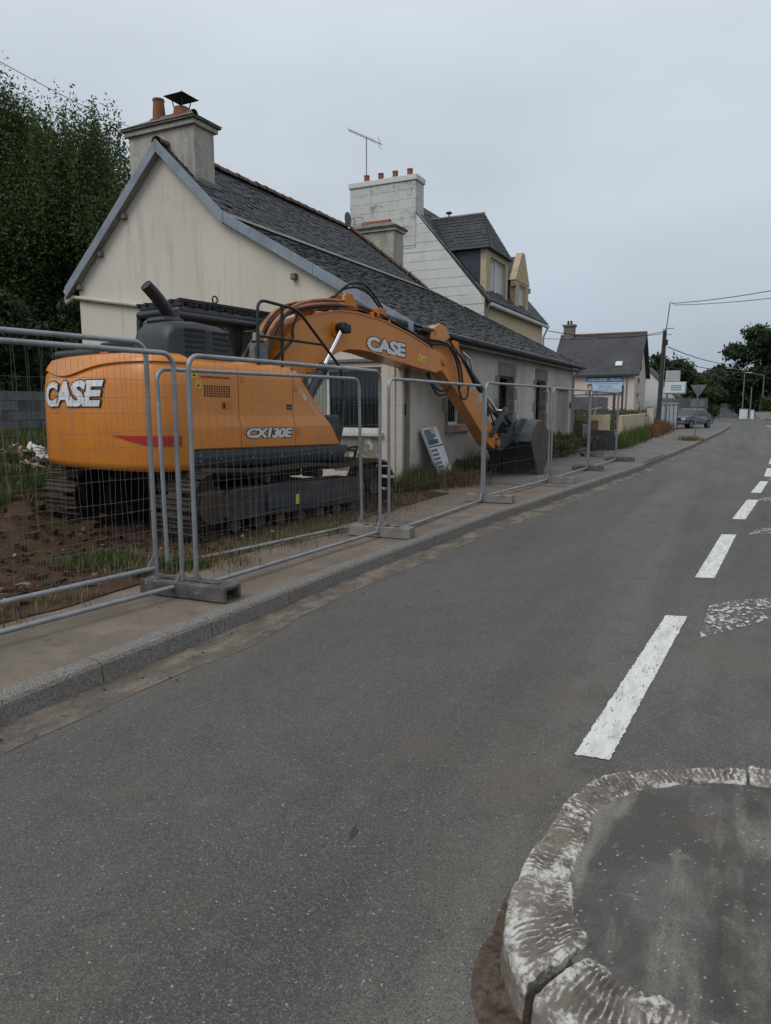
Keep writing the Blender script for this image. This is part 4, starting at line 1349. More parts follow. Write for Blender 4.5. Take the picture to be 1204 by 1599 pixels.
def dormer_two():
    y0, y1, zb, ze, zr, xf = 32.35, 34.55, 6.05, 7.35, 8.70, NX - .02
    ym = (y0 + y1) / 2
    oy0, oy1, oz0, oz1 = y0 + .62, y1 - .45, zb + .15, ze - .10
    d = MB()
    for (a, c) in (((y0, zb), (oy0, ze)), ((oy1, zb), (y1, ze)), ((oy0, oz1), (oy1, ze)), ((oy0, zb), (oy1, oz0))):
        d.box((xf - .25, a[0], a[1]), (xf, c[0], c[1]))
    d.prism([(y0 - .1, ze + .002), (y1 + .1, ze + .002), (ym + .20, zr), (ym - .20, zr)], lambda y, z: (xf - .27, y, z), lambda y, z: (xf + .03, y, z))
    dm = d.build('dormer', 'ochre_stone', nb_h, bevel=.012)
    for yy in (y0 - .13, y1 - .07):
        MB().box((xf - .2, yy, ze - .30), (xf + .08, yy + .2, ze - .06)).build('kneeler', 'ochre_stone', dm, bevel=.03)
    for (ya, yb) in ((y0 + .01, y0 + .12), (y1 - .12, y1 - .01)):
        b_ = MB()
        b_.prism([(xf - .252, zb), (xf - .252, ze - .002), (-11.3, ze - .002), (lerp(NX, AX, (zb - NEZ) / (AZ - NEZ)) - .05, zb)], lambda x, z: (x, ya, z), lambda x, z: (x, yb, z))
        b_.build('cheek', 'slate_hang', dm)
    b_ = MB()
    b_.prism([(y0 - .12, ze), (ym, zr - .12), (y1 + .12, ze)], lambda y, z: (xf - .28, y, z), lambda y, z: (-12.6, y, z))
    b_.build('dormer_roof', 'slate_dark', dm)
    wx = xf - .14
    wf = MB()
    for (a, c) in (((oy0, oz0), (oy1, oz0 + .07)), ((oy0, oz1 - .06), (oy1, oz1)), ((oy0, oz0 + .07), (oy0 + .06, oz1 - .06)), ((oy1 - .06, oz0 + .07), (oy1, oz1 - .06))):
        wf.box((wx - .03, a[0], a[1]), (wx + .04, c[0], c[1]))
    wf = wf.build('window', 'white_frame', dm)
    MB().box((wx - .02, oy0 + .06, oz0 + .07), (wx - .012, oy1 - .06, oz1 - .06)).build('pane', 'lace', wf)


dormer_two()

# television aerial on the clad chimney
ant = thing('television_aerial', (-15.0, NY0 + .3, cz + .22), 'thin television aerial on a mast above the white clad chimney', 'aerial')
MB().tube([(-15.0, NY0 + .3, cz + .22), (-15.0, NY0 + .3, 12.95)], .022, 6).build('mast', 'grey_metal', ant)
p, q = Vector((-15.75, NY0 + .1, 13.3)), Vector((-14.35, NY0 + .5, 12.62))
bo = MB().tube([p, q], .016, 6).build('boom', 'grey_metal', ant)
for t in np.linspace(0, .78, 13):
    c = p.lerp(q, t)
    MB().tube([c - Vector((.08, -.28, 0)), c + Vector((.08, -.28, 0))], .007, 4).build('element', 'grey_metal', bo)
for dz in (-.16, -.06, .06, .16):
    c = p.lerp(q, .92) + Vector((0, 0, dz))
    MB().tube([c - Vector((.08, -.32, 0)), c + Vector((.08, -.32, 0))], .007, 4).build('reflector', 'grey_metal', bo)
dish = thing('satellite_dish', (-15.4, 27.6, 9.0), 'small satellite dish seen edge on beside the white clad chimney', 'satellite dish')
b = MB()
b.grid([[(-15.55 + rr * rr * .3, 27.6 + rr * math.cos(a), 9.55 + rr * math.sin(a)) for a in np.linspace(0, 2 * math.pi, 16)] for rr in (0, .10, .2, .30)])
b.build('reflector', 'slat_grey', dish, smooth=True)
MB().tube([(-15.4, 27.6, 9.0), (-15.42, 27.6, 9.55)], .025, 6).tube([(-15.5, 27.6, 9.5), (-15.1, 27.6, 9.6), (-14.95, 27.9, 9.6)], .015, 5).tube([(-15.4, 27.6, 9.1), (-15.0, 27.98, 9.1)], .02, 5).build('bracket', 'grey_metal', dish)

# ================================================================== FAR HOUSE WITH THE BLUE SIGN
FY, FX0, FX1, FEZ, FRZ = 60.0, -14.4, -7.85, 4.35, 7.75
fh = thing('far_house', (-11, FY, 0), 'pale pink house with steep slate roof and a blue sign further up the street', 'house')
w_ = MB().box((FX0, FY, 0), (FX1, FY + 7, FEZ)).build('wall', 'pink_render', fh)
b = MB()
b.prism([(FY, FEZ + .002), (FY + 7, FEZ + .002), (FY + 3.5, FRZ - .15)], lambda y, z: (FX1 - .3, y, z), lambda y, z: (FX1, y, z))
b.build('gable', 'pink_render', fh)
b = MB()
b.prism([(FY, FEZ + .002), (FY + 7, FEZ + .002), (FY + 3.5, FRZ - .15)], lambda y, z: (FX0, y, z), lambda y, z: (FX0 + .3, y, z))
b.build('gable', 'pink_render', fh)
b = MB()
b.prism([(FY - .25, FEZ - .25), (FY - .25, FEZ - .1), (FY + 3.5, FRZ), (FY + 7.25, FEZ - .1), (FY + 7.25, FEZ - .25), (FY + 3.5, FRZ - .18)], lambda y, z: (FX0 - .2, y, z), lambda y, z: (FX1 + .35, y, z))
fr = b.build('roof', 'far_slate', fh)
MB().tube([(FX0 - .2, FY + 3.5, FRZ + .02), (FX1 + .35, FY + 3.5, FRZ + .02)], .1, 8).build('ridge', 'ridge_clay', fr)
MB().box((FX0 - .2, FY - .33, FEZ - .26), (FX1 + .35, FY - .20, FEZ - .13)).build('gutter', 'slate_dark', fr)
b = MB()
b.obox((-9.2, FY + .6, 5.08), (.62, .62, .10), Matrix.Rotation(R(42), 3, 'X'))
sk = b.build('skylight', 'grey_metal', fr)
MB().obox((-9.2, FY + .58, 5.13), (.50, .50, .06), Matrix.Rotation(R(42), 3, 'X')).build('pane', 'sign_white', sk)
st = MB().box((-14.3, FY + 3.1, 6.4), (-13.45, FY + 3.9, 8.5)).build('chimney', 'grey_stone_cap', fr)
MB().box((-14.4, FY + 3.0, 8.502), (-13.35, FY + 4.0, 8.66)).build('cap_slab', 'grey_stone_cap', st)
for x in (-14.0, -13.75):
    MB().lathe((x, FY + 3.5, 8.66), [(.1, 0), (.09, .35), (.07, .35)], 10).build('chimney_pot', 'slate_dark', st)
for (ya, yb, za, zb) in ((FY + 1.6, FY + 2.5, 3.0, 4.0), (FY + 2.9, FY + 3.6, .2, 2.2), (FY + 2.6, FY + 3.4, 4.6, 5.9)):
    o = MB().box((FX1 + .003, ya - .1, za - .1), (FX1 + .05, yb + .1, zb + .1)).build('window', 'white_render', fh)
    MB().box((FX1 + .052, ya, za), (FX1 + .06, yb, zb)).build('pane', 'car_glass', o)
MB().box((FX1 + .02, FY + 1.3, 2.7), (FX1 + .35, FY + 2.8, 2.82)).build('ledge', 'pink_render', fh)
MB().tube([(-8.4, FY - .2, 4.15), (-8.45, FY - .08, 3.9), (-8.45, FY - .06, .2)], .05, 6).build('downpipe', 'grey_metal', fh)
# the sign board
sg = thing('shop_sign', (-10.2, FY - .1, 2.65), 'blue and white garage sign board on the wall of the pink house', 'sign')
sx0, sx1, sz0, sz1 = -11.62, -8.72, 2.68, 4.05
MB().box((sx0, FY - .09, sz0), (sx1, FY - .002, sz1)).build('board', 'sign_lightblue', sg)
MB().box((sx0, FY - .094, sz1 - .40), (sx1, FY - .0902, sz1)).box((sx0, FY - .094, sz0), (sx1, FY - .0902, sz0 + .20)).build('blue_band', 'sign_blue', sg)
t_ = MB()
fT = lambda x0_, z0_: (lambda x, y: (x0_ + x, FY - .0965, z0_ + y))
lettering('CARROSSERIE', .3, fT(sx0 + .12, sz1 - .32), t_, w=1.55, h=.24, bold=.006)
lettering('MILIAN', .3, fT(sx0 + 1.85, sz1 - .32), t_, w=.92, h=.24, bold=.006)
lettering('PEINTURE', .1, fT(sx0 + .15, sz0 + .04), t_, w=.55, h=.11)
lettering('REPARATION', .1, fT(sx0 + 1.0, sz0 + .04), t_, w=.8, h=.11)
t_.build('white_lettering', 'sign_white', sg)
t_ = MB()
lettering('TOLERIE PEINTURE ET MECANIQUE', .1, fT(sx0 + .65, sz1 - .57), t_, w=2.0, h=.10)
lettering('PARE-BRISE   OCCASION', .1, fT(sx0 + 1.0, sz1 - .74), t_, w=1.1, h=.10)
lettering('VENTE   LOCATION', .1, fT(sx0 + 1.0, sz1 - .91), t_, w=1.05, h=.10)
lettering('TOUTES MARQUES   TELEPHONE', .1, fT(sx0 + .7, sz1 - 1.09), t_, w=1.95, h=.10)
t_.build('dark_lettering', 'ink_grey', sg)
MB().obox((sx0 + .33, FY - .0945, sz0 + .58), (.42, .004, .56), Matrix.Rotation(R(-8), 3, 'Y')).build('emblem_panel', 'ink_grey', sg)
MB().obox((sx0 + .34, FY - .0985, sz0 + .50), (.30, .003, .28), Matrix.Rotation(R(-8), 3, 'Y')).build('emblem', 'sign_orange', sg)

# white annex behind
an = thing('white_annex', (-9, 70, 0), 'white rendered annex with a sloping roof line behind the pink house', 'building')
b = MB()
b.prism([(-12.0, 0), (-5.55, 0), (-5.55, 2.6), (-8.3, 5.4), (-12.0, 5.4)], lambda x, z: (x, 69, z), lambda x, z: (x, 76, z))
b.build('wall', 'white_render', an)
MB().box((-12.0, 68.9, 5.402), (-8.3, 76.1, 5.5)).bar((-8.35, 72.5, 5.42), (-5.4, 72.5, 2.55), 7.2, .10).build('roof', 'far_slate', an)

# ================================================================== GARDEN WALLS, POSTS, STREET FURNITURE
gw = thing('garden_wall', (-4.6, 36, 0.12), 'cream rendered garden wall with taller pillars beside the pavement', 'wall')
gx_ = lambda y: interp(y, [(26.5, -4.45), (34, -4.6), (50, -5.4)])


def wall_run(y0, y1, h, t=.2, name='wall_panel', m='cream_wall'):
    b_ = MB()
    x0_, x1_ = gx_(y0), gx_(y1)
    b_.add([(x0_ - t, y0, .1), (x0_, y0, .1), (x1_, y1, .1), (x1_ - t, y1, .1), (x0_ - t, y0, h), (x0_, y0, h), (x1_, y1, h), (x1_ - t, y1, h)],
           [(0, 3, 2, 1), (4, 5, 6, 7), (0, 1, 5, 4), (1, 2, 6, 5), (2, 3, 7, 6), (3, 0, 4, 7)])
    return b_.build(name, m, gw, bevel=.015)


MB().box((-5.05, 27.15, .1), (-4.40, 27.55, 1.40)).build('pillar', 'cream_wall', gw, bevel=.015)
MB().box((-5.06, 27.12, .55), (-4.75, 27.148, 1.2)).build('brick_facing', 'brick_red', gw)
wall_run(27.56, 31.0, .62)
MB().box((-5.0, 31.0, .1), (-4.5, 31.5, .72)).build('pillar', 'cream_wall', gw, bevel=.015)
wall_run(31.52, 38.0, 1.32)
wall_run(38.1, 47.0, 1.30)
MB().box((-5.35, 47.1, .1), (-4.95, 47.5, 1.6)).build('pillar', 'cream_wall', gw, bevel=.015)
for (x, y, h) in ((-6.7, 36.0, 2.5), (-6.0, 38.5, 2.3), (-7.2, 49.5, 3.1)):
    one(MB().box((x - .06, y - .06, .05), (x + .06, y + .06, h)), 'timber_post', 'wood_pole', {2.5: 'dark post behind the garden wall under the blue sign', 2.3: 'dark post behind the garden wall beside the white car', 3.1: 'tall dark post in front of the white annex'}[h], 'post', bevel=.01)
# low shed roof / grey structure behind the weeds
one(MB().box((-13.0, 42.0, .05), (-7.6, 45.0, 1.5)).box((-13.2, 41.8, 1.502), (-7.4, 45.2, 2.25)), 'low_shed', 'slat_grey', 'low grey flat roofed shed below the blue sign', 'shed')
# mossy concrete panel pile and dark sheet at the end of the house
one(MB().prism([(-5.55, .1), (-4.65, .1), (-5.0, .98), (-5.55, 1.02)], lambda x, z: (x, 28.3, z), lambda x, z: (x, 28.55, z)), 'concrete_sheet', 'green_grey_panel', 'mossy pale concrete panel standing at the end of the long house', 'panel', bevel=.02)
one(MB().prism([(-4.98, .14), (-4.0, .14), (-4.10, .86), (-5.02, .86)], lambda x, z: (x, 26.6 + .2 * (.86 - z), z), lambda x, z: (x, 26.65 + .2 * (.86 - z), z)), 'dark_sheet', 'frame_navy', 'dark sheet leaning beside the cream pillar', 'sheet')
one(MB().tube([(-5.35, 27.8, .13), (-5.0, 27.9, 1.6)], .022, 6).tube([(-5.3, 27.88, 1.58), (-4.8, 27.9, 1.66)], .02, 6), 'garden_tool', 'hoarding_white', 'pale garden tool handle sticking up among the weeds', 'tool')

# telegraph pole with cables
pole = thing('telegraph_pole', (-4.95, 50.0, 0.1), 'dark wooden telegraph pole beside the pavement', 'utility pole')
MB().tube([(-4.95, 50, .1), (-4.90, 50, 3.5), (-4.84, 50, 6.55)], [.17, .15, .12], 12).build('shaft', 'wood_pole', pole, smooth=True)
MB().tube([(-4.80, 49.95, 6.2), (-4.62, 49.95, 8.25), (-4.48, 49.95, 8.27)], .035, 6).build('mast', 'grey_metal', pole)
MB().tube([(-4.98, 49.95, 6.62), (-4.3, 49.95, 6.66)], .025, 6).tube([(-4.9, 49.95, 6.25), (-4.4, 49.95, 6.28)], .02, 6).build('crossarm', 'grey_metal', pole)
MB().box((-4.80, 49.82, 5.6), (-4.62, 50.0, 5.95)).build('junction_box', 'black_metal', pole)
MB().tube([(-4.80, 49.86, .2), (-4.73, 49.88, 5.6)], .03, 6).build('conduit', 'grey_metal', pole)


def wire(pts, r, label, m='cable', sag=.3):
    a, c = Vector(pts[0]), Vector(pts[1])
    P = [a.lerp(c, t) - Vector((0, 0, sag * 4 * t * (1 - t))) for t in np.linspace(0, 1, 14)]
    return one(MB().tube(P, r, 5), 'overhead_cable', m, label, 'cable', 'overhead cables')


wire([(-4.5, 50, 8.2), (7.0, 34, 7.6)], .022, 'uppermost overhead cable running right from the pole mast', sag=.35)
wire([(-4.42, 50, 8.1), (9.0, 31, 6.9)], .018, 'second overhead cable running right just below the top one', sag=.45)
wire([(-4.75, 50, 6.5), (NX + .3, NY1, 5.55)], .022, 'overhead cable from the pole to the gutter of the yellow house', sag=.35)
wire([(-4.72, 50, 6.35), (-16.5, 40, 6.3)], .018, 'overhead cable from the pole passing behind the yellow house', sag=.5)
wire([(-4.62, 50, 5.5), (2.5, 128, 9.5)], .03, 'overhead cable from the pole to the big tree on the right', sag=1.2)
wire([(-4.60, 50, 4.6), (2.2, 128, 6.9)], .03, 'lower overhead cable between the pole and the right tree', sag=.25)
wire([(-4.60, 50, 4.25), (2.2, 128, 5.7)], .03, 'lowest overhead cable between the pole and the right tree', sag=.2)
wire([(-8.85, 2.5, 6.6), (-19.5, 19.5, 11.2)], .009, 'pale overhead cable crossing the sky above the left trees', 'cable_pale', sag=.2)

# twin sign boards beside the pole
ts = thing('street_sign_board', (-4.3, 47.2, 0.1), 'two pale sign boards stacked on a post beside the telegraph pole', 'sign')
MB().tube([(-4.25, 47.3, .1), (-4.25, 47.3, 3.9)], .05, 8).build('post', 'grey_metal', ts)
MB().box((-4.38, 47.1, 3.20), (-3.55, 47.2, 3.86)).build('upper_board', 'sign_grey', ts, bevel=.02)
o = MB().box((-4.40, 47.08, 2.52), (-3.22, 47.2, 3.18)).build('lower_board', 'sign_white', ts, bevel=.02)
MB().box((-4.42, 47.06, 2.44), (-3.18, 47.22, 2.515)).box((-3.22, 47.06, 2.52), (-3.16, 47.22, 3.2)).build('frame', 'grey_metal', ts)
for i in range(3):
    MB().box((-4.05, 47.074, 2.68 + i * .12), (-3.45, 47.079, 2.75 + i * .12)).build('print_line', 'sign_teal', o)

# give way sign seen from behind
gs = thing('give_way_sign', (-1.95, 36.4, 0.13), 'give way sign seen from behind on a thin post on the pavement', 'road sign')
MB().tube([(-1.95, 36.4, .13), (-1.93, 36.4, 2.72)], .03, 8).build('post', 'grey_metal', gs)
b = MB()
b.prism([(-2.28, 2.70), (-1.58, 2.70), (-1.93, 2.09)], lambda x, z: (x, 36.44, z), lambda x, z: (x, 36.455, z))
b.build('sign_plate', 'slat_grey', gs)
b = MB()
b.prism([(-2.09, 2.60), (-1.77, 2.60), (-1.93, 2.30)], lambda x, z: (x, 36.428, z), lambda x, z: (x, 36.438, z))
b.build('rib', 'grey_metal', gs)
MB().box((-2.22, 36.44, 1.70), (-1.64, 36.455, 2.02)).build('lower_plate', 'slat_grey', gs)

# parked vehicles


def car(name, loc, rz, label, body, glass='car_glass', scale=1.0, front=True):
    t = thing(name, loc, label, 'car')
    t.rotation_euler = (0, 0, rz)
    L, W, H = 4.1 * scale, 1.7 * scale, 1.42 * scale
    # side profile swept across with tumblehome
    prof = [(-L / 2, .35, 1), (-L / 2 + .03, .62, 1), (-L / 2 + .12, .80, .98), (-L / 2 + .95, .92, .97), (-L / 2 + 1.55, 1.34, .78), (-L / 2 + 2.0, H, .74), (L / 2 - 1.0, H - .02, .74), (L / 2 - .32, .98, .9), (L / 2 - .08, .86, .95), (L / 2, .6, 1), (L / 2 - .02, .33, 1)]
    b_ = MB()
    rows = []
    for s_ in (-1, -.86, .86, 1):
        rows.append([(s_ * W / 2 * k_ * (1 if abs(s_) == 1 else 1), y_, z_ - (.04 if abs(s_) == 1 and z_ > 1.2 else 0)) for (y_, z_, k_) in prof])
    b_.grid(rows)
    for r_ in (rows[0], rows[-1]):
        b_.add(r_, [tuple(range(len(r_)))])
    b_.add([r_[0] for r_ in rows] + [r_[-1] for r_ in rows][::-1], [tuple(range(8))])
    b_.build('body', body, t, local=True, bevel=.03)
    for s_ in (-1, 1):
        g = MB()
        xo = s_ * W / 2
        g.add([(xo * .965 + s_ * .004, -L / 2 + 1.12, .96), (xo * .965 + s_ * .004, L / 2 - .55, 1.0), (xo * .79 + s_ * .006, L / 2 - 1.1, H - .11), (xo * .79 + s_ * .006, -L / 2 + 1.95, H - .11)], [(0, 1, 2, 3)])
        g.build('side_window', glass, t, local=True)
        for yy in (-L / 2 + .75, L / 2 - .8):
            wl = MB().disc((s_ * (W / 2 - .08), yy, .31), (1, 0, 0), .31, .2, 18).build('wheel', 'tyre', t, local=True)
            MB().disc((s_ * (W / 2 + .005), yy, .31), (1, 0, 0), .19, .04, 14).build('rim', 'grey_metal', wl, local=True)
        MB().obox((s_ * W * .36, -L / 2 + .07, .68), (.34, .14, .15)).build('headlight', 'lamp_lens', t, local=True, bevel=.03)
    MB().add([(-W * .43, -L / 2 + 1.00, .952), (W * .43, -L / 2 + 1.00, .952), (W * .345, -L / 2 + 1.62, 1.385), (-W * .345, -L / 2 + 1.62, 1.385)], [(0, 1, 2, 3)]).build('windscreen', glass, t, local=True)
    MB().add([(-W * .41, L / 2 - .30, 1.0), (W * .41, L / 2 - .30, 1.0), (W * .35, L / 2 - .93, H - .04), (-W * .35, L / 2 - .93, H - .04)], [(3, 2, 1, 0)]).build('rear_window', glass, t, local=True)
    MB().obox((0, -L / 2 + .01, .47), (W * .92, .1, .18)).build('bumper', 'car_grey' if body == 'car_dark' else body, t, local=True, bevel=.03)
    MB().obox((0, -L / 2 - .045, .50), (.5, .01, .11)).build('number_plate', 'sign_white', t, local=True)
    return t


car('parked_car', (-3.55, 57.5, .13), R(-24), 'dark car parked on the forecourt facing the street', 'car_dark')
car('parked_car', (-7.75, 45.9, .26), R(84), 'white car parked behind the garden wall by the pink house', 'car_white')
car('parked_car', (-6.75, 66.5, .13), R(15), 'blue car parked in front of the white annex', 'car_blue', scale=1.1)

# white panelled hoarding
hd = thing('panel_hoarding', (-4.4, 52, .13), 'white panelled hoarding with dark uprights beside the telegraph pole', 'hoarding')
p0, p1 = Vector((-4.85, 49.2, .13)), Vector((-3.95, 54.2, .13))
p0, p1 = Vector((-5.0, 51.5, .13)), Vector((-4.25, 55.5, .13))
for i in range(4):
    a, c = p0.lerp(p1, i / 4 + .015), p0.lerp(p1, (i + 1) / 4 - .015)
    MB().bar(a + Vector((0, 0, .85)), c + Vector((0, 0, .85)), .06, 1.6).build('panel', 'hoarding_white', hd)
for i in range(5):
    a = p0.lerp(p1, i / 4)
    MB().box((a.x - .05, a.y - .05, .13), (a.x + .05, a.y + .05, 1.85)).build('post', 'slate_dark', hd)
MB().bar(p0 + Vector((0, 0, 1.78)), p1 + Vector((0, 0, 1.78)), .14, .10).build('top_rail', 'hoarding_white', hd)
# grey slatted fence
sf = thing('slatted_fence', (-4.2, 66, .13), 'tall grey fence of upright slats behind the parked cars', 'fence')
p0, p1 = Vector((-6.2, 63.5, .13)), Vector((-2.9, 70.5, .13))
for i in range(40):
    a = p0.lerp(p1, (i + .5) / 40)
    h = 2.25 + .10 * (i % 2)
    MB().bar(a + Vector((-.055, -.085, h / 2)) * 1.0 + Vector((.03, .0, 0)), a + Vector((.03, .085, h / 2)), .02, h).build('slat', 'slat_grey', sf)
MB().bar(p0 + Vector((-.05, .03, .6)), p1 + Vector((-.05, .03, .6)), .04, .08).bar(p0 + Vector((-.05, .03, 1.8)), p1 + Vector((-.05, .03, 1.8)), .04, .08).build('rail', 'slat_grey', sf)
# far street lamps
for (x, y, h, hd_, lab) in ((-.15, 112, 6.6, -1, 'street lamp with arm to the left at the far bend'), (2.3, 114, 6.0, 0, 'second street lamp further right at the far bend')):
    lp = thing('street_lamp', (x, y, .1), lab, 'street lamp', 'street lamps at the far bend')
    MB().tube([(x, y, .1), (x, y, h)], [.09, .06], 8).build('column', 'slat_grey', lp)
    MB().tube([(x, y, h), (x - 1.6, y - .3, h + .35)], .05, 6).build('arm', 'slat_grey', lp)
    MB().obox((x - 1.9, y - .35, h + .40), (.8, .3, .16)).build('lantern', 'sign_grey', lp, bevel=.04)
one(MB().tube([(.75, 100, .1), (.75, 100, 4.1)], .07, 8), 'signal_post', 'slat_grey', 'plain grey post between the street lamps at the bend', 'post')
for (x, y, sx, sz, lab) in ((.05, 108, 1.0, 1.3, 'white utility cabinet at the far bend'), (1.0, 106, .6, 1.2, 'smaller white cabinet right of the post at the far bend')):
    one(MB().box((x - sx / 2, y, .05), (x + sx / 2, y + .4, sz)).box((x - sx / 2 - .04, y - .04, sz + .002), (x + sx / 2 + .04, y + .44, sz + .07)), 'utility_cabinet', 'sign_white', lab, 'cabinet', bevel=.02)
one(MB().box((1.4, 107, 0), (9, 107.3, .95)).box((1.38, 106.97, .952), (9.02, 107.33, 1.03)), 'low_wall', 'far_wall', 'low stone wall below the hedge on the right', 'wall')
one(MB().box((-3.2, 125, 0), (-1.2, 125.3, 2.1)).box((-3.2, 124.96, 2.102), (-1.2, 125.34, 2.2)), 'entrance_gate', 'slat_grey', 'grey gate panel at the far end of the road', 'gate')
one(MB().box((-8, 100, 0), (-4.9, 100.3, 1.1)).box((-8.03, 99.97, 1.102), (-4.87, 100.33, 1.2)), 'low_wall', 'far_wall', 'low stone wall at the far bend left of the road', 'wall')

# ================================================================== EXCAVATOR (local: x right, y forward, z up)
ex = thing('excavator', (-6.52, 8.0, 0.1), 'large orange tracked excavator parked behind the mesh fence', 'excavator')
ex.rotation_euler = (R(-0.9), 0, R(-11.5))


def EP(mb, name, m, parent=ex, **kw):
    return mb.build(name, m, parent, local=True, **kw)


# --- undercarriage (turned a little against the upper structure)
URZ = Matrix.Rotation(R(4.0), 3, 'Z')
GA, SWD = 1.08, 0.66


def urot(mb):
    mb.v = [tuple(URZ @ Vector(p)) for p in mb.v]
    return mb


# track loop
yi, ys_, zi, zs_, ri = 1.80, -1.46, .415, .43, .375
loop = []
for a in np.linspace(-90, 90, 13):
    loop.append((yi + ri * math.cos(R(a)), zi + ri * math.sin(R(a))))
for t in np.linspace(0, 1, 14)[1:-1]:
    loop.append((lerp(yi, ys_, t), lerp(zi + ri, zs_ + ri + .01, t) - .035 * math.sin(t * math.pi * 2) ** 2 * 1.0))
for a in np.linspace(90, 270, 13):
    loop.append((ys_ + (ri + .01) * math.cos(R(a)), zs_ + (ri + .01) * math.sin(R(a))))
for t in np.linspace(0, 1, 10)[1:-1]:
    loop.append((lerp(ys_, yi, t), lerp(zs_ - ri - .01, zi - ri, t)))
acc_ = [0]
for i in range(len(loop)):
    acc_.append(acc_[-1] + math.dist(loop[i], loop[(i + 1) % len(loop)]))


def lp_at(s_):
    s_ %= acc_[-1]
    i = int(np.searchsorted(acc_, s_, side='right')) - 1
    t = (s_ - acc_[i]) / (acc_[i + 1] - acc_[i])
    a, c = loop[i], loop[(i + 1) % len(loop)]
    return (lerp(a[0], c[0], t), lerp(a[1], c[1], t)), math.atan2(c[1] - a[1], c[0] - a[0])


NSH = 47
shoe_src = None
for side in (1, -1):
    cx = GA * side
    fr = MB()
    # frame beam with sloped ends
    fr.prism([(-1.30, .30), (-1.15, .22), (1.45, .22), (1.60, .30), (1.60, .48), (1.35, .60), (-1.05, .62), (-1.30, .52)], lambda y, z: (cx - .20, y, z), lambda y, z: (cx + .21, y, z))
    tr = EP(urot(fr), 'track', 'track_frame', bevel=.02)
    tr['label'] = 'right hand crawler track nearest the fence' if side > 0 else 'left hand crawler track on the far side'
    cv = MB()
    cv.box((cx + side * .212 if side > 0 else cx - .245, -.55, .30), (cx + .245 if side > 0 else cx - .212, .95, .50))
    EP(urot(cv), 'guard_plate', 'frame_navy', tr, bevel=.01)
    for i in range(7):
        yy = lerp(-1.05, 1.35, i / 6)
        EP(urot(MB().disc((cx, yy, .155), (1, 0, 0), .085, .36, 14)), 'roller', 'muddy_steel', tr, smooth=True)
    for yy in (-.5, .55):
        EP(urot(MB().disc((cx + side * .04, yy, .70), (1, 0, 0), .06, .3, 12)), 'carrier_roller', 'muddy_steel', tr, smooth=True)
    idl = MB().disc((cx, yi, zi), (1, 0, 0), .34, .16, 26).disc((cx, yi, zi), (1, 0, 0), .11, .44, 16)
    EP(urot(idl), 'idler_wheel', 'muddy_steel', tr, smooth=True)
    sp = MB().disc((cx, ys_, zs_), (1, 0, 0), .30, .10, 26).disc((cx + side * .05, ys_, zs_), (1, 0, 0), .20, .36, 20)
    for k in range(20):
        a = 2 * math.pi * k / 20
        sp.obox((cx, ys_ + .32 * math.cos(a), zs_ + .32 * math.sin(a)), (.08, .05, .05), Matrix.Rotation(a, 3, 'X'))
    EP(urot(sp), 'sprocket', 'muddy_steel', tr, smooth=True)
    # dirt shelf / motor cover at the rear
    EP(urot(MB().box((cx - .18, -1.62, .20), (cx + side * .03 + .16, -1.20, .62))), 'motor_cover', 'track_frame', tr, bevel=.05)
    # link chain
    ch = MB()
    for i in range(len(loop)):
        (y0_, z0_), (y1_, z1_) = loop[i], loop[(i + 1) % len(loop)]
        ch.bar((cx, y0_, z0_), (cx, y1_, z1_), .16, .07, up=(0, -(z1_ - z0_), (y1_ - y0_)) if abs(y1_ - y0_) + abs(z1_ - z0_) > 1e-6 else (0, 0, 1))
    EP(urot(ch), 'link_chain', 'muddy_steel', tr)
    for k in range(NSH):
        (py_, pz_), ang = lp_at(k * acc_[-1] / NSH + (.05 if side > 0 else .0))
        if shoe_src is None:
            s_ = MB().box((-SWD / 2, -.078, .018), (SWD / 2, .078, .034))
            for gy_ in (-.066, -.006, .052):
                s_.box((-SWD / 2, gy_, .0345), (SWD / 2, gy_ + .013, .060))
            shoe_src = EP(s_, 'track_shoe', 'muddy_steel', tr)
            o = shoe_src
        else:
            o = dupe(shoe_src, tr)
        # outward normal of the loop is to the right of travel
        M_ = URZ.to_4x4() @ Matrix.Translation((cx, py_, pz_)) @ Matrix.Rotation(ang + math.pi, 4, 'X')
        o.matrix_basis = M_
EP(urot(MB().box((-.95, -.55, .42), (.95, .55, .62)).prism([(-.9, -.75), (.9, -.75), (.5, .75), (-.5, .75)], lambda x, y: (x, y, .40), lambda x, y: (x, y, .60))), 'cross_frame', 'track_frame', bevel=.02)
EP(MB().lathe((0, 0, .62), [(.62, 0), (.62, .13), (.55, .13), (.55, .26)], 32), 'slew_ring', 'track_frame', smooth=True)
# caution stickers on the track frame
o = EP(urot(MB().box((GA + .2455, -.03, .33), (GA + .249, .03, .46))), 'warning_sticker', 'decal_yellow')
o['label'] = 'small yellow warning sticker on the near track frame'

# --- upper structure deck and skirt rail
EP(MB().box((-1.22, -1.62, .86), (1.12, 1.28, 1.06)), 'deck_frame', 'black_metal', bevel=.02)
EP(MB().box((-.95, -1.45, .66), (.95, .55, .858)), 'belly_plate', 'black_metal', bevel=.02)
sk = MB()
rows = []
for y in (-1.49, 1.0, 1.12, 1.19):
    e_ = 0 if y < 1.05 else (.04 if y < 1.15 else .10)
    rows.append([(1.10, y, 1.078), (1.235, y, 1.078), (1.245, y, 1.03), (1.245, y, .93 + e_ * .6), (1.21, y, .87 + e_), (1.12, y, .855 + e_)])
sk.grid(rows)
sk.add(rows[0], [tuple(range(6))]).add(rows[-1], [tuple(range(6))])
EP(sk, 'skirt_rail', 'frame_navy', smooth=True)
sk = MB()
sk.v = []
rows2 = [[(-p[0], p[1], p[2]) for p in r_] for r_ in rows]
sk.grid(rows2).add(rows2[0], [tuple(range(6))]).add(rows2[-1], [tuple(range(6))])
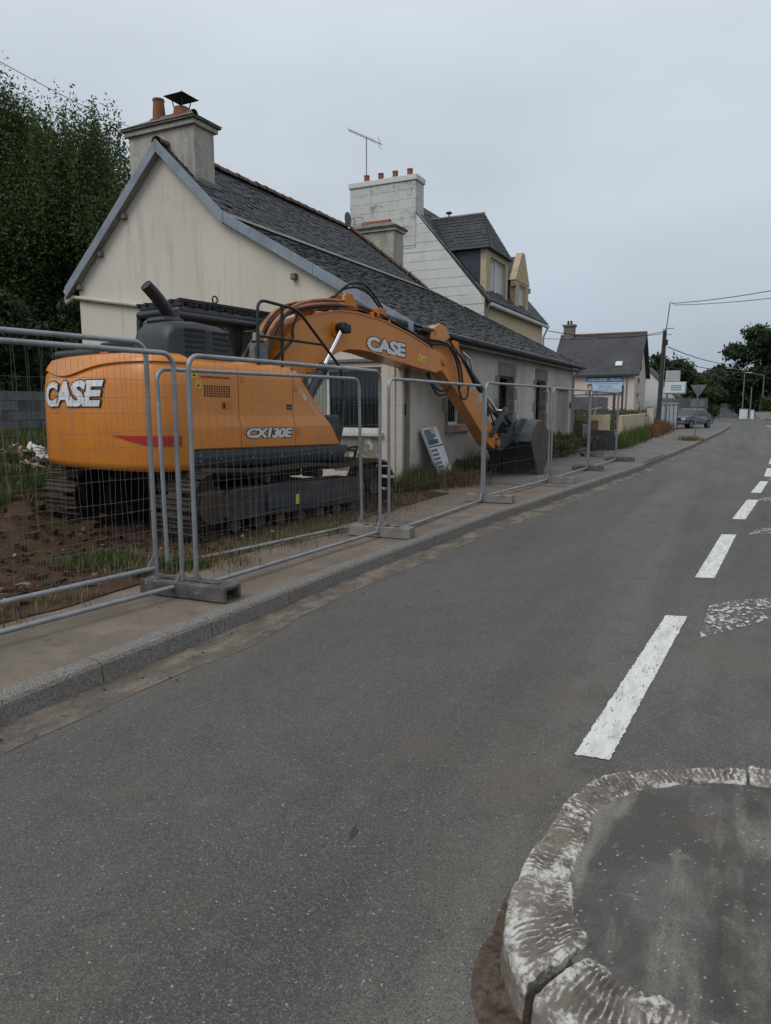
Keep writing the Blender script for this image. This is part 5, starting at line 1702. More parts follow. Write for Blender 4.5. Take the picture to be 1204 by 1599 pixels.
EP(sk, 'skirt_rail', 'frame_navy', smooth=True)

# --- counterweight: plan outline swept through a vertical profile with a crease
RT = 2.20
plan = []
plan.append((1.255, -1.50))
plan.append((1.265, -1.66))
for a in np.linspace(0, 1, 7)[1:]:
    th0, th1 = math.atan2(-1.66, 1.255), math.atan2(-2.02, .86)
    # rounded rear corner
    p0, p1, p2 = Vector((1.265, -1.66)), Vector((1.265, -1.96)), Vector((.95, -2.065))
    q = p0 * (1 - a) ** 2 + p1 * 2 * a * (1 - a) + p2 * a * a
    plan.append((q.x, q.y))
TR_, TC_ = 3.30, 1.095
th = np.linspace(math.asin(.95 / TR_), -math.asin(.95 / TR_), 26)
for t in th[1:-1]:
    plan.append((TR_ * math.sin(t), TC_ - TR_ * math.cos(t)))
plan += [(-x, y) for x, y in plan[:8][::-1]]
NP = len(plan)
norms = []
for i in range(NP):
    a, c = Vector(plan[max(0, i - 1)]), Vector(plan[min(NP - 1, i + 1)])
    d = (c - a).normalized()
    nrm = Vector((d.y, -d.x))
    if nrm.dot(Vector(plan[i])) < 0:
        nrm = -nrm
    norms.append(nrm)


def cw_pt(i, inset, z):
    p = Vector(plan[i]) - norms[i] * inset
    return (p.x, p.y, z)


cwm = MB()
rows = []
for i in range(NP):
    u_ = i / (NP - 1)
    zc = 2.055 - .125 * math.exp(-((u_ - .60) / .20) ** 2) - .02 * u_
    zt_ = 2.17
    row = [cw_pt(i, .16, .845), cw_pt(i, .05, .85), cw_pt(i, .012, .885), cw_pt(i, 0, .94), cw_pt(i, 0.0, 1.45), cw_pt(i, .004, 1.80), cw_pt(i, .028, zc - .055), cw_pt(i, .052, zc - .02), cw_pt(i, .058, zc), cw_pt(i, .030, zc + .010), cw_pt(i, .045, zc + .05), cw_pt(i, .10, zt_ - .03), cw_pt(i, .20, zt_), cw_pt(i, .55, zt_ + .03)]
    rows.append(row)
cwm.grid(rows)
cwm.add([r_[0] for r_ in rows], [tuple(range(NP))])
cwm.add([r_[-1] for r_ in rows], [tuple(range(NP))])
cwm.add([rows[0][k] for k in range(14)], [tuple(range(14))])
cwm.add([rows[-1][k] for k in range(14)], [tuple(range(14))])
cwt = EP(cwm, 'counterweight', 'orange_paint', smooth=True)


def cw_map(u0, z0, off):
    """x along the rear arc (metres, positive to the right seen from behind = +x), y up"""
    def f(x, y):
        a = (u0 + x) / TR_
        r_ = TR_ + off - (max(0, z0 + y - 1.80) * .16)
        return (r_ * math.sin(a), TC_ - r_ * math.cos(a), z0 + y)
    return f


def decal(name, txt, size, fmap, w, h, parent, bold, grow, m1='decal_black', m2='decal_white', shear=.18, space=.92):
    vs, fs = text_mesh(txt, size, bold, shear, space)
    x0_, x1_ = min(v[0] for v in vs), max(v[0] for v in vs)
    y0_, y1_ = min(v[1] for v in vs), max(v[1] for v in vs)
    sx, sy = w / (x1_ - x0_), h / (y1_ - y0_)
    ob = []
    for (bb, mm, off, nm) in ((bold + grow, m1, 0.0, 'letter_outline'), (bold, m2, .0022, 'letters')):
        vs, fs = text_mesh(txt, size, bb, shear, space)
        mb = MB()
        mb.add([fmap(off)((v[0] - x0_) * sx, (v[1] - y0_) * sy) for v in vs], fs)
        # subdivide long faces so the lettering follows the curve
        o = EP(mb, nm, mm, parent, recalc=False)
        o.data.update()
        ob.append(o)
    return ob


decal('CASE', 'CASE', .4, lambda off: cw_map(-.86, 1.565, .010 + off), 1.42, .30, cwt, .020, .014)
# red reflector flash
rd = MB()
f_ = lambda y, z, off=.006: (1.255 + off, y, z)
# the flash runs round the corner: follow the plan outline
fl_pts = []
fl = MB()
top, bot = [], []
for i in range(1, 12):
    p = cw_pt(i, -.006, 1.25)
    top.append(p)
    k = max(.02, 1 - (i - 1) / 10.0)
    bot.append((p[0], p[1], 1.25 - .115 * min(1, k * 1.6)))
fl.add(top + bot[::-1], [(i, i + 1, len(top) + len(bot) - 2 - i, len(top) + len(bot) - 1 - i) for i in range(len(top) - 1)])
EP(fl, 'red_reflector', 'decal_red', cwt)
EP(MB().box((.0, -1.86, 2.19), (.0 + .18, -1.78, 2.235)), 'lifting_eye', 'orange_worn', cwt, bevel=.01)

# --- right side doors: swept profile with a crease
prof = [(1.235, 1.085), (1.250, 1.10), (1.252, 1.33), (1.245, 1.375), (1.215, 1.455), (1.205, 1.50), (1.205, 1.93), (1.195, 2.01), (1.155, 2.075), (1.09, 2.115), (.95, 2.14)]


def front_edge(z):
    return interp(z, [(1.08, 1.02), (1.30, .88), (1.48, .74), (1.66, .555), (1.84, .37), (2.0, .27), (2.14, .19)])


def door_panel(y0, y1, fe=False):
    mb = MB()
    cols = []
    n_ = 2 if not fe else 9
    for k in range(n_):
        t = k / (n_ - 1)
        cols.append([(x, lerp(y0, front_edge(z) if fe else y1, t), z + .012 * (1 if z > 2.0 else 0) * (1.0 - (lerp(y0, y1, t) + 1.5) / 2.6)) for x, z in prof])
    mb.grid(cols)
    # return edges give the doors thickness
    for c_ in (cols[0], cols[-1]):
        mb.add(c_ + [(x - .04, y, z - (.03 if z > 2.05 else 0)) for x, y, z in c_][::-1], [tuple((i, i + 1, 2 * len(c_) - 2 - i, 2 * len(c_) - 1 - i)) for i in range(len(c_) - 1)])
    return mb


doors = []
for k, (a, c, fe) in enumerate(((-1.492, -.785, False), (-.775, .132, False), (.142, .5, True))):
    o = EP(door_panel(a, c, fe), 'side_door', 'orange_paint', smooth=True)
    o['label'] = ['orange rear side door with black grilles', 'orange middle side door with the model number', 'orange front side door with a slanting edge'][k]
    doors.append(o)
EP(MB().box((.15, -1.45, 1.07), (1.10, .15, 2.10)), 'engine_bay', 'black_metal')
EP(MB().add([(.95, -1.48, 2.152), (.95, .18, 2.135), (-.15, .18, 2.135), (-.15, -1.48, 2.152)], [(0, 1, 2, 3)]), 'hood_top', 'orange_paint')
EP(MB().prism([(.22, 1.08), (.98, 1.08), (.24, 2.05), (.17, 2.10)], lambda y, z: (.5, y, z), lambda y, z: (1.16, y, z)), 'tank_front', 'black_metal')
# grille of small square holes
for (ya, yb, za, zb, nc, nr) in ((-1.335, -.915, 1.905, 1.995, 14, 3), (-1.30, -.905, 1.69, 1.83, 11, 5)):
    g = MB()
    for i in range(nc):
        for j in range(nr):
            y, z = lerp(ya, yb, (i + .5) / nc), lerp(za, zb, (j + .5) / nr)
            hw, hh = (yb - ya) / nc * .34, (zb - za) / nr * .36
            xx = 1.2065 if z < 1.93 else 1.2065 - (z - 1.93) * .125
            g.add([(xx, y - hw, z - hh), (xx, y + hw, z - hh), (xx - (.004 if z > 1.93 else 0), y + hw, z + hh), (xx - (.004 if z > 1.93 else 0), y - hw, z + hh)], [(0, 1, 2, 3)])
    EP(g, 'grille', 'decal_black', doors[0])
for (yy, zz) in ((-.74, 1.88), (-.74, 1.26), (.165, 1.80), (.165, 1.24)):
    xx = 1.2055 if zz > 1.46 else 1.2515
    EP(MB().box((xx, yy, zz), (xx + .012, yy + .035, zz + .075)), 'hinge', 'orange_worn', doors[1] if yy < 0 else doors[2], bevel=.004)
EP(MB().box((1.2055, .02, 1.56), (1.2085, .115, 1.63)), 'latch_recess', 'decal_black', doors[1])
EP(MB().box((1.2086, .03, 1.575), (1.216, .10, 1.60)), 'latch', 'grey_metal', doors[1], bevel=.003)
for (yy, zz) in ((-1.40, .95), (-1.40, 1.02), (-1.1, .97), (-.6, .97), (-.1, .97), (.4, .97), (.85, .97)):
    EP(MB().disc((1.2455, yy, zz), (1, 0, 0), .014, .012, 8), 'bolt', 'grey_metal')
EP(MB().box((1.2058, -1.03, 1.555), (1.209, -.90, 1.635)), 'latch_recess', 'orange_worn', doors[0])
EP(MB().box((1.209, -1.03, 1.56), (1.2125, -.99, 1.63)), 'latch', 'decal_black', doors[0])
for (za, zb, ya) in ((1.90, 1.99, -1.47), (1.785, 1.875, -1.415)):
    EP(MB().box((1.2058, ya, za), (1.2095, ya + .085, zb)), 'warning_sticker', 'decal_yellow', doors[0])
    EP(MB().prism([(ya + .02, za + .02), (ya + .065, za + .02), (ya + .042, za + .06)], lambda y, z: (1.2096, y, z), lambda y, z: (1.2102, y, z)), 'sticker_print', 'decal_black', doors[0])
decal('model', 'CX130E', .2, lambda off: (lambda x, y: (1.256 + off, -.70 + x, 1.205 + y)), .78, .125, doors[1], .009, .011)
# small slanted lettering on the front edge
dx = MB()
vs, fs = text_mesh('CASE', .075, .002, 0)
for sgn in (1,):
    d2 = Vector((.37 - .74, 1.84 - 1.48)).normalized()
dn = Vector((.555 - .37, 1.66 - 1.84)).normalized()
pn = Vector((dn.y, -dn.x))
if pn.x > 0:
    pn = -pn
dx.add([(1.212, .33 + dn.x * v[0] - pn.x * -v[1] * 1.0 + pn.x * .075, 1.85 + dn.y * v[0] + pn.y * v[1] + pn.y * .02) for v in vs], fs)
vs, fs = text_mesh('CONSTRUCTION', .05, .001, 0)
dx.add([(1.2125, .33 + dn.x * (v[0] + .22) + pn.x * .075 + pn.x * v[1], 1.85 + dn.y * (v[0] + .22) + pn.y * v[1] + pn.y * .02) for v in vs], fs)
EP(dx, 'edge_lettering', 'decal_white', doors[2], recalc=False)

# --- engine hood in dark plastic with louvres
hd_ = MB()
rows = []
for (y, zt_, w0, w1) in ((-1.66, 2.20, .40, .92), (-1.645, 2.38, .38, .97), (-1.60, 2.48, .35, 1.02), (-1.52, 2.545, .34, 1.04), (-1.2, 2.565, .34, 1.05), (-.86, 2.54, .34, 1.05), (-.76, 2.47, .36, 1.04), (-.70, 2.16, .38, 1.03)):
    rows.append([(w0, y, 2.12), (w0, y, max(2.14, zt_ - .10)), (w0 + .03, y, max(2.15, zt_ - .03)), (w0 + .12, y, zt_), (w1 - .14, y, zt_), (w1 - .05, y, max(2.16, zt_ - .025)), (w1, y, max(2.15, zt_ - .09)), (w1 + .015, y, 2.12)])
hd_.grid(rows)
hd_.add(rows[0], [tuple(range(8))]).add(rows[-1], [tuple(range(8))])
hood = EP(hd_, 'engine_hood', 'dark_plastic', smooth=True, bevel=.012)
for cidx, (ya, yb) in enumerate(((-1.42, -1.14), (-1.02, -.78))):
    for j in range(5):
        z = 2.455 - j * .065 - cidx * .006
        if z < 2.18:
            continue
        o = EP(MB().prism([(0, .0), (.05, .0), (.05, .028), (0, .022)], lambda x, zz: (1.0 + x * 1.0 + .012, ya, z - .014 + zz), lambda x, zz: (1.0 + x + .012, yb, z - .014 + zz)), 'louvre', 'decal_black', hood)
EP(MB().box((.42, -1.52, 2.53), (.80, -1.22, 2.615)), 'hood_cap', 'dark_plastic', hood, bevel=.05)
EP(MB().box((-1.10, -1.86, 2.17), (.30, -1.35, 2.27)), 'rear_cover', 'dark_plastic', bevel=.04)
EP(MB().box((-.95, -1.30, 2.13), (.30, -.55, 2.42)), 'cooler_cover', 'black_metal', bevel=.03)
EP(MB().tube([(.62, -1.24, 2.45), (.62, -1.28, 2.60), (.62, -1.36, 2.71), (.62, -1.46, 2.82), (.62, -1.54, 2.89), (.62, -1.62, 2.955)], [.080, .080, .076, .074, .074, .070], 18, caps=False).tube([(.62, -1.36, 2.71), (.62, -1.54, 2.89), (.62, -1.615, 2.95)], [.05, .072, .068], 18), 'exhaust_pipe', 'black_metal', smooth=True)

# --- cab on the left
cabm = MB()
cx0, cx1, cy0, cy1, cz0, cz1 = -1.20, -.26, -.55, 1.38, 1.07, 2.84
P_ = [((cx1, cy0, cz0), (cx1, cy0 + .05, cz1)), ((cx0, cy0, cz0), (cx0, cy0 + .05, cz1)), ((cx1, .50, cz0), (cx1, .48, cz1)), ((cx0, .50, cz0), (cx0, .48, cz1)),
      ((cx1, cy1, cz0), (cx1, cy1 + .03, 1.9)), ((cx1, cy1 + .03, 1.9), (cx1, cy1 - .22, cz1)), ((cx0, cy1, cz0), (cx0, cy1 + .03, 1.9)), ((cx0, cy1 + .03, 1.9), (cx0, cy1 - .22, cz1))]
for a, c in P_:
    cabm.bar(a, c, .09, .09, up=(1, 0, 0))
for (a, c) in (((cx1, cy0, 1.10), (cx1, cy1, 1.10)), ((cx0, cy0, 1.10), (cx0, cy1, 1.10)), ((cx0, cy1, 1.10), (cx1, cy1, 1.10)), ((cx0, cy0, 1.10), (cx1, cy0, 1.10)), ((cx1, cy0, 1.62), (cx1, cy1, 1.62))):
    cabm.bar(a, c, .09, .10)
cabm.box((cx1 - .05, cy0, 1.12), (cx1 - .01, .5, 1.6))
cab = EP(cabm, 'cab', 'black_metal', bevel=.015)
EP(MB().box((cx0 - .04, cy0 - .02, cz1 - .03), (cx1 + .04, cy1 - .16, cz1 + .09)), 'cab_roof', 'dark_plastic', cab, bevel=.05)
for (a, c, d_, e_) in (((cx1 + .0, cy0 + .07, 1.68), (cx1 + .0, .45, 1.68), (cx1 + .0, .45, 2.78), (cx1 + .0, cy0 + .09, 2.78)), ((cx1, .55, 1.68), (cx1, 1.33, 1.68), (cx1, 1.18, 2.78), (cx1, .55, 2.78)),
                       ((cx0, cy0 + .07, 1.2), (cx0, .45, 1.2), (cx0, .45, 2.78), (cx0, cy0 + .09, 2.78)), ((cx0, .55, 1.2), (cx0, 1.33, 1.2), (cx0, 1.18, 2.78), (cx0, .55, 2.78)),
                       ((cx0 + .05, cy1 + .01, 1.9), (cx1 - .05, cy1 + .01, 1.9), (cx1 - .05, cy1 - .23, 2.78), (cx0 + .05, cy1 - .23, 2.78)), ((cx0 + .05, cy0 + .02, 1.7), (cx1 - .05, cy0 + .02, 1.7), (cx1 - .05, cy0 + .04, 2.78), (cx0 + .05, cy0 + .04, 2.78))):
    n_ = (Vector(c) - Vector(a)).cross(Vector(e_) - Vector(a)).normalized() * .006
    EP(MB().add([a, c, d_, e_] + [tuple(Vector(p) + n_) for p in (a, c, d_, e_)], [(0, 1, 2, 3), (7, 6, 5, 4), (0, 1, 5, 4), (1, 2, 6, 5), (2, 3, 7, 6), (3, 0, 4, 7)]), 'cab_glass', 'cab_glass', cab)
EP(MB().box((-.95, -.1, 1.15), (-.5, .38, 1.62)).box((-.95, -.22, 1.55), (-.5, -.06, 2.25)).box((-.88, -.2, 2.25), (-.57, -.08, 2.45)), 'seat', 'black_rubber', cab, bevel=.05)
# roof guard with scalloped black bars
gd = MB()
for x in np.linspace(cx0, cx1 + .02, 6):
    gd.bar((x, cy0 + .0, cz1 + .17), (x, cy1 - .3, cz1 + .17), .05, .045)
for y in np.linspace(cy0 + .05, cy1 - .3, 8):
    gd.bar((cx0, y, cz1 + .145), (cx1 + .04, y, cz1 + .145), .05, .09)
gd.bar((cx1 + .03, cy1 - .3, cz1 + .15), (cx1 + .03, cy1 + .02, cz1 - .06), .06, .06)
gd.bar((cx0 + .03, cy1 - .3, cz1 + .15), (cx0 + .03, cy1 + .02, cz1 - .06), .06, .06)
gd.tube([(cx1 + .03, .05, cz1 + .2)] + [(cx1 + .03, .05 + .045 * math.sin(a), cz1 + .24 - .05 * math.cos(a)) for a in np.linspace(.3, 2 * math.pi - .3, 9)], .012, 6)
EP(gd, 'roof_guard', 'black_metal', cab, bevel=.008)
EP(MB().tube([(cx1 + .13, cy0 - .1, cz1 - .05), (cx1 + .13, cy1 - .05, cz1 - .05)], .05, 12), 'side_roll_tube', 'dark_plastic', cab, smooth=True)
mrr = MB()
mrr.disc((cx1 + .22, cy1 + .06, cz1 - .10), (.45, .85, .25), .125, .05, 20)
mir = EP(mrr, 'mirror', 'dark_plastic', bevel=.012)
EP(MB().tube([(cx1 + .05, cy1 - .2, cz1 - .02), (cx1 + .2, cy1 - .02, cz1 - .04)], .018, 6), 'mirror_arm', 'black_metal', mir)

# --- sensor box with clear dome, hand rail, tool box
EP(MB().box((.86, -.30, 2.155), (1.04, -.13, 2.40)).box((.90, -.32, 2.19), (.99, -.11, 2.36)), 'lamp_housing', 'grey_metal', bevel=.012)
EP(MB().lathe((.95, -.22, 2.43), [(.075, 0), (.075, .08), (.07, .10), (.02, .105)], 16), 'clear_cap', 'clear_plastic', smooth=True)
EP(MB().lathe((.95, -.22, 2.40), [(.085, 0), (.085, .03)], 16), 'lamp_collar', 'black_metal')


def arcpath(pts, r=.12, n=6):
    out_ = [Vector(pts[0])]
    for i in range(1, len(pts) - 1):
        a, p, c = Vector(pts[i - 1]), Vector(pts[i]), Vector(pts[i + 1])
        d0, d1 = (a - p), (c - p)
        rr = min(r, d0.length * .45, d1.length * .45)
        s_, e_ = p + d0.normalized() * rr, p + d1.normalized() * rr
        for t in np.linspace(0, 1, n):
            out_.append(s_ * (1 - t) ** 2 + p * 2 * t * (1 - t) + e_ * t * t)
    out_.append(Vector(pts[-1]))
    return out_


hx = 1.10
hr = MB()
hr.tube(arcpath([(hx, -.36, 2.12), (hx, -.36, 2.92), (hx, .34, 2.875), (hx, 1.20, 2.17), (hx, 1.29, 1.85), (hx, 1.25, 1.35), (hx, 1.14, 1.06)], .14), .020, 10)
hr.tube([(hx, -.36, 2.475), (hx, .83, 2.46)], .018, 8)
hr.tube([(hx, .06, 2.89), (hx, .06, 2.12)], .022, 8)
EP(hr, 'hand_rail', 'black_metal', smooth=True)
EP(MB().prism([(.95, 1.075), (1.17, 1.075), (1.20, 1.30), (1.16, 1.50), (.72, 1.50), (.80, 1.40)], lambda y, z: (.72, y, z), lambda y, z: (1.12, y, z)), 'tool_box', 'dark_plastic', bevel=.03)
EP(MB().bar((1.12, 1.15, 1.0), (1.12, 1.55, 1.04), .05, .03).bar((1.12, 1.55, 1.04), (1.12, 1.38, .62), .03, .03).bar((.75, 1.50, .98), (1.15, 1.50, .98), .03, .03), 'step', 'black_metal')

# --- boom
BXC, BHW = .10, .215
bprof = [(.42, 1.50), (.38, 1.70), (.66, 2.08), (.84, 2.46), (1.03, 2.80), (1.28, 2.93), (1.62, 3.035), (2.05, 3.125), (2.50, 3.14), (3.2, 3.09), (3.95, 2.94), (4.55, 2.775), (5.08, 2.655), (5.20, 2.52), (5.10, 2.385), (4.80, 2.32), (3.98, 2.405), (3.2, 2.505), (2.85, 2.555), (2.5, 2.575), (2.25, 2.56), (2.0, 2.49), (1.7, 2.355), (1.35, 2.14), (.95, 1.70), (.70, 1.48)]
bp_s = []
for i in range(len(bprof)):
    bp_s.append(bprof[i])
bm_ = MB()
# the fork at the arm end is open: taper nothing, keep solid to the pin and cut a slot with two cheeks
bm_.prism(bp_s, lambda y, z: (BXC - BHW, y, z), lambda y, z: (BXC + BHW, y, z))
boom = EP(bm_, 'boom', 'orange_paint', bevel=.012)
# flange strips: bottom plate a little proud of the webs
low = bprof[15:24]
fl = MB()
for (x0_, x1_) in ((BXC - BHW - .022, BXC + BHW + .022),):
    rows = [[(x0_, y, z - .012), (x1_, y, z - .012), (x1_, y, z + .012), (x0_, y, z + .012), (x0_, y, z - .012)] for (y, z) in low]
    fl.grid(rows)
    fl.add(rows[0][:4], [(0, 1, 2, 3)]).add(rows[-1][:4], [(0, 1, 2, 3)])
EP(fl, 'bottom_flange', 'orange_paint', boom)
upr = bprof[3:12]
fl = MB()
rows = [[(BXC - BHW - .016, y, z - .008), (BXC + BHW + .016, y, z - .008), (BXC + BHW + .016, y, z + .014), (BXC - BHW - .016, y, z + .014), (BXC - BHW - .016, y, z - .008)] for (y, z) in upr]
fl.grid(rows)
EP(fl, 'top_flange', 'orange_paint', boom)
bx = BXC + BHW
ang = math.atan2(2.505 - 2.555, 3.80 - 2.73)
ca, sa = math.cos(ang), math.sin(ang)
decal('boomcase', 'CASE', .3, lambda off: (lambda x, y: (bx + .003 + off, 2.74 + x * ca - y * sa * 0, 2.575 + x * sa + y)), 1.07, .235, boom, .014, .014, shear=.0, space=.95)
EP(MB().prism([(4.20, 2.50), (4.45, 2.47), (4.45, 2.585), (4.20, 2.62)], lambda y, z: (bx + .001, y, z), lambda y, z: (bx + .004, y, z)), 'warning_sticker', 'decal_yellow', boom)
EP(MB().prism([(4.24, 2.53), (4.28, 2.525), (4.26, 2.59)], lambda y, z: (bx + .0042, y, z), lambda y, z: (bx + .005, y, z)).prism([(4.36, 2.51), (4.42, 2.505), (4.40, 2.55)], lambda y, z: (bx + .0042, y, z), lambda y, z: (bx + .005, y, z)), 'sticker_print', 'decal_black', boom)
EP(MB().disc((BXC, 5.06, 2.52), (1, 0, 0), .075, 2 * BHW + .07, 20), 'arm_pin', 'orange_worn', boom, bevel=.01)
# bosses for the boom cylinder pin
EP(MB().disc((BXC, 1.98, 2.83), (1, 0, 0), .13, 2 * BHW + .08, 24), 'pin_boss', 'orange_paint', boom, smooth=True)
for side in (1, -1):
    xx = BXC + side * .345
    p0, p1 = Vector((xx, 1.98, 2.845)), Vector((xx, .95, 1.37))
    d = (p1 - p0).normalized()
    cyl = EP(MB().tube([p0 + d * .78, p1], .075, 18), 'boom_cylinder', 'frame_navy', smooth=True)
    EP(MB().tube([p0, p0 + d * .80], .036, 14), 'rod', 'chrome', cyl, smooth=True)
    EP(MB().tube([p0 + d * .74, p0 + d * .86], .088, 18), 'gland', 'black_metal', cyl, smooth=True)
    EP(MB().disc(p0, (1, 0, 0), .085, .16, 18).box((xx - .07, 1.93, 2.77), (xx + .07, 2.12, 2.91)), 'rod_eye', 'black_metal', cyl, bevel=.02)
    EP(MB().tube([p0 + d * .95 + Vector((side * .085, .04, 0)), p1 + Vector((side * .085, .04, .15))], .016, 8), 'oil_pipe', 'black_metal', cyl)
# boom foot brackets
EP(MB().prism([(.15, 1.05), (1.15, 1.05), (.62, 1.85), (.35, 1.85)], lambda y, z: (BXC - .33, y, z), lambda y, z: (BXC - .24, y, z)).prism([(.15, 1.05), (1.15, 1.05), (.62, 1.85), (.35, 1.85)], lambda y, z: (BXC + .24, y, z), lambda y, z: (BXC + .33, y, z)), 'boom_foot', 'orange_worn', bevel=.02)

# --- arm
AHW = .145
aprof = [(4.66, 2.97), (4.70, 3.07), (4.93, 3.215), (5.13, 3.17), (5.40, 2.93), (5.83, 2.60), (6.43, 2.02), (7.09, 1.31), (7.42, 1.06), (7.46, .93), (7.36, .82), (7.22, .80), (6.95, .92), (6.2, 1.55), (5.60, 2.02), (5.20, 2.30), (4.98, 2.42), (4.90, 2.60)]
am = MB()
am.prism(aprof, lambda y, z: (BXC - AHW, y, z), lambda y, z: (BXC + AHW, y, z))
arm = EP(am, 'arm', 'orange_paint', bevel=.012)
EP(MB().prism([(4.62, 2.92), (4.66, 3.10), (4.93, 3.235), (5.15, 3.18), (5.30, 3.0), (5.0, 2.86)], lambda y, z: (BXC + AHW + .002, y, z), lambda y, z: (BXC + AHW + .05, y, z)), 'horn_plate', 'orange_paint', arm, bevel=.012)
EP(MB().prism([(4.62, 2.92), (4.66, 3.10), (4.93, 3.235), (5.15, 3.18), (5.30, 3.0), (5.0, 2.86)], lambda y, z: (BXC - AHW - .05, y, z), lambda y, z: (BXC - AHW - .002, y, z)), 'horn_plate', 'orange_paint', arm, bevel=.012)
for (y, z, r_) in ((4.78, 3.06, .06), (5.48, 2.80, .07), (7.33, .93, .08)):
    EP(MB().disc((BXC, y, z), (1, 0, 0), r_, 2 * AHW + .12, 18), 'pin', 'orange_worn', arm, bevel=.01)
# arm cylinder above the boom
p0, p1 = Vector((BXC, 2.35, 3.29)), Vector((BXC, 4.76, 3.07))
d = (p1 - p0).normalized()
ac = EP(MB().tube([p0, p0 + d * 2.05], .082, 18), 'arm_cylinder', 'frame_navy', smooth=True)
EP(MB().tube([p0 + d * 2.05, p1], .04, 14), 'rod', 'chrome', ac, smooth=True)
EP(MB().tube([p0 + d * 1.98, p0 + d * 2.10], .095, 18), 'gland', 'black_metal', ac, smooth=True)
EP(MB().prism([(2.2, 3.2), (2.6, 3.2), (2.45, 3.44), (2.28, 3.44)], lambda y, z: (BXC - .15, y, z), lambda y, z: (BXC - .09, y, z)).prism([(2.2, 3.2), (2.6, 3.2), (2.45, 3.44), (2.28, 3.44)], lambda y, z: (BXC + .09, y, z), lambda y, z: (BXC + .15, y, z)), 'cylinder_bracket', 'orange_worn', boom, bevel=.01)
# bucket cylinder on the outside of the arm
p0, p1 = Vector((BXC, 5.62, 2.88)), Vector((BXC, 7.55, 1.62))
d = (p1 - p0).normalized()
bc = EP(MB().tube([p0, p0 + d * 1.45], .068, 16), 'bucket_cylinder', 'frame_navy', smooth=True)
EP(MB().tube([p0 + d * 1.45, p1], .034, 12), 'rod', 'chrome', bc, smooth=True)
EP(MB().tube([p0 + d * 1.38, p0 + d * 1.5], .08, 16), 'gland', 'black_metal', bc, smooth=True)
EP(MB().prism([(5.45, 2.80), (5.85, 2.55), (5.72, 2.96), (5.55, 2.98)], lambda y, z: (BXC - .12, y, z), lambda y, z: (BXC - .075, y, z)).prism([(5.45, 2.80), (5.85, 2.55), (5.72, 2.96), (5.55, 2.98)], lambda y, z: (BXC + .075, y, z), lambda y, z: (BXC + .12, y, z)), 'cylinder_bracket', 'orange_worn', arm, bevel=.01)
EP(MB().tube([(BXC + .10, 5.9, 2.78), (BXC + .12, 6.15, 2.66), (BXC + .10, 6.32, 2.40)], .02, 8), 'oil_pipe', 'chrome', bc, smooth=True)
# linkage: idler levers and link
for side in (1, -1):
    xx = BXC + side * .20
    EP(MB().bar((xx, 7.02, 1.12), (xx, 7.56, 1.64), .045, .13, up=(1, 0, 0)).disc((xx, 7.56, 1.64), (1, 0, 0), .075, .05, 14).disc((xx, 7.02, 1.12), (1, 0, 0), .075, .05, 14), 'idler_lever', 'frame_navy', bevel=.008)
    EP(MB().bar((BXC + side * .10, 7.56, 1.64), (BXC + side * .10, 8.12, 1.30), .05, .12, up=(1, 0, 0)), 'bucket_link', 'frame_navy', bevel=.008)
EP(MB().disc((BXC, 7.56, 1.63), (1, 0, 0), .045, .5, 14), 'link_pin', 'chrome')
# quick coupler
qc = MB()
for side in (1, -1):
    qc.prism([(7.28, .78), (7.45, .74), (8.05, .98), (8.28, 1.22), (8.20, 1.40), (8.02, 1.40), (7.75, 1.12), (7.28, 1.02)], lambda y, z: (BXC + side * .17 - .03, y, z), lambda y, z: (BXC + side * .17 + .03, y, z))
qc.box((BXC - .14, 7.55, .92), (BXC + .14, 8.1, 1.12))
qc.disc((BXC, 8.12, 1.30), (1, 0, 0), .05, .5, 14)
qc.disc((BXC, 7.95, 1.0), (1, 0, 0), .05, .5, 14)
EP(qc, 'quick_coupler', 'frame_navy', bevel=.01)
# bucket: curved shell between two side plates, lip and teeth; mouth faces the machine
BKH = .56
bshell = [(8.12, .95), (8.16, 1.12), (8.26, 1.28), (8.42, 1.40), (8.60, 1.44), (8.76, 1.39), (8.90, 1.24), (8.97, 1.02), (8.97, .78), (8.92, .50), (8.82, .22), (8.72, .06)]
sh = MB()
inner = []
for i, (y, z) in enumerate(bshell):
    a, c = Vector(bshell[max(0, i - 1)]), Vector(bshell[min(len(bshell) - 1, i + 1)])
    dd = (c - a).normalized()
    inner.append((y - dd.y * -.025, z - dd.x * .025) if False else (y + dd.y * .028, z - dd.x * .028))
rows = [[(BXC - BKH, y, z), (BXC + BKH, y, z)] for y, z in bshell]
sh.grid(rows)
sh.grid([[(BXC + BKH, y, z), (BXC - BKH, y, z)] for y, z in inner])
sh.add([(BXC - BKH, *bshell[0]), (BXC + BKH, *bshell[0]), (BXC + BKH, *inner[0]), (BXC - BKH, *inner[0])], [(0, 1, 2, 3)])
bucket = EP(sh, 'bucket', 'bucket_blue', smooth=True)
bucket['label'] = 'wide blue grey and rusty digging bucket resting on the ground'
for side in (1, -1):
    x0_ = BXC + side * BKH
    o = EP(MB().prism([(y, z) for y, z in bshell] + [(8.64, .02), (8.56, .08), (8.42, .38), (8.26, .66)], lambda y, z: (x0_ + side * .001, y, z), lambda y, z: (x0_ + side * .034, y, z)), 'side_plate', 'bucket_rust', bucket, bevel=.006)
    EP(MB().prism([(8.52, .86), (8.60, .80), (8.62, 1.12), (8.55, 1.16)], lambda y, z: (x0_ + side * .035, y, z), lambda y, z: (x0_ + side * .042, y, z)), 'wear_plate', 'bucket_rust', bucket)
    EP(MB().prism([(8.40, .40), (8.48, .42), (8.66, .06), (8.58, .02)], lambda y, z: (x0_ - side * .03, y, z), lambda y, z: (x0_ + side * .045, y, z)), 'side_cutter', 'bucket_rust', bucket, bevel=.005)
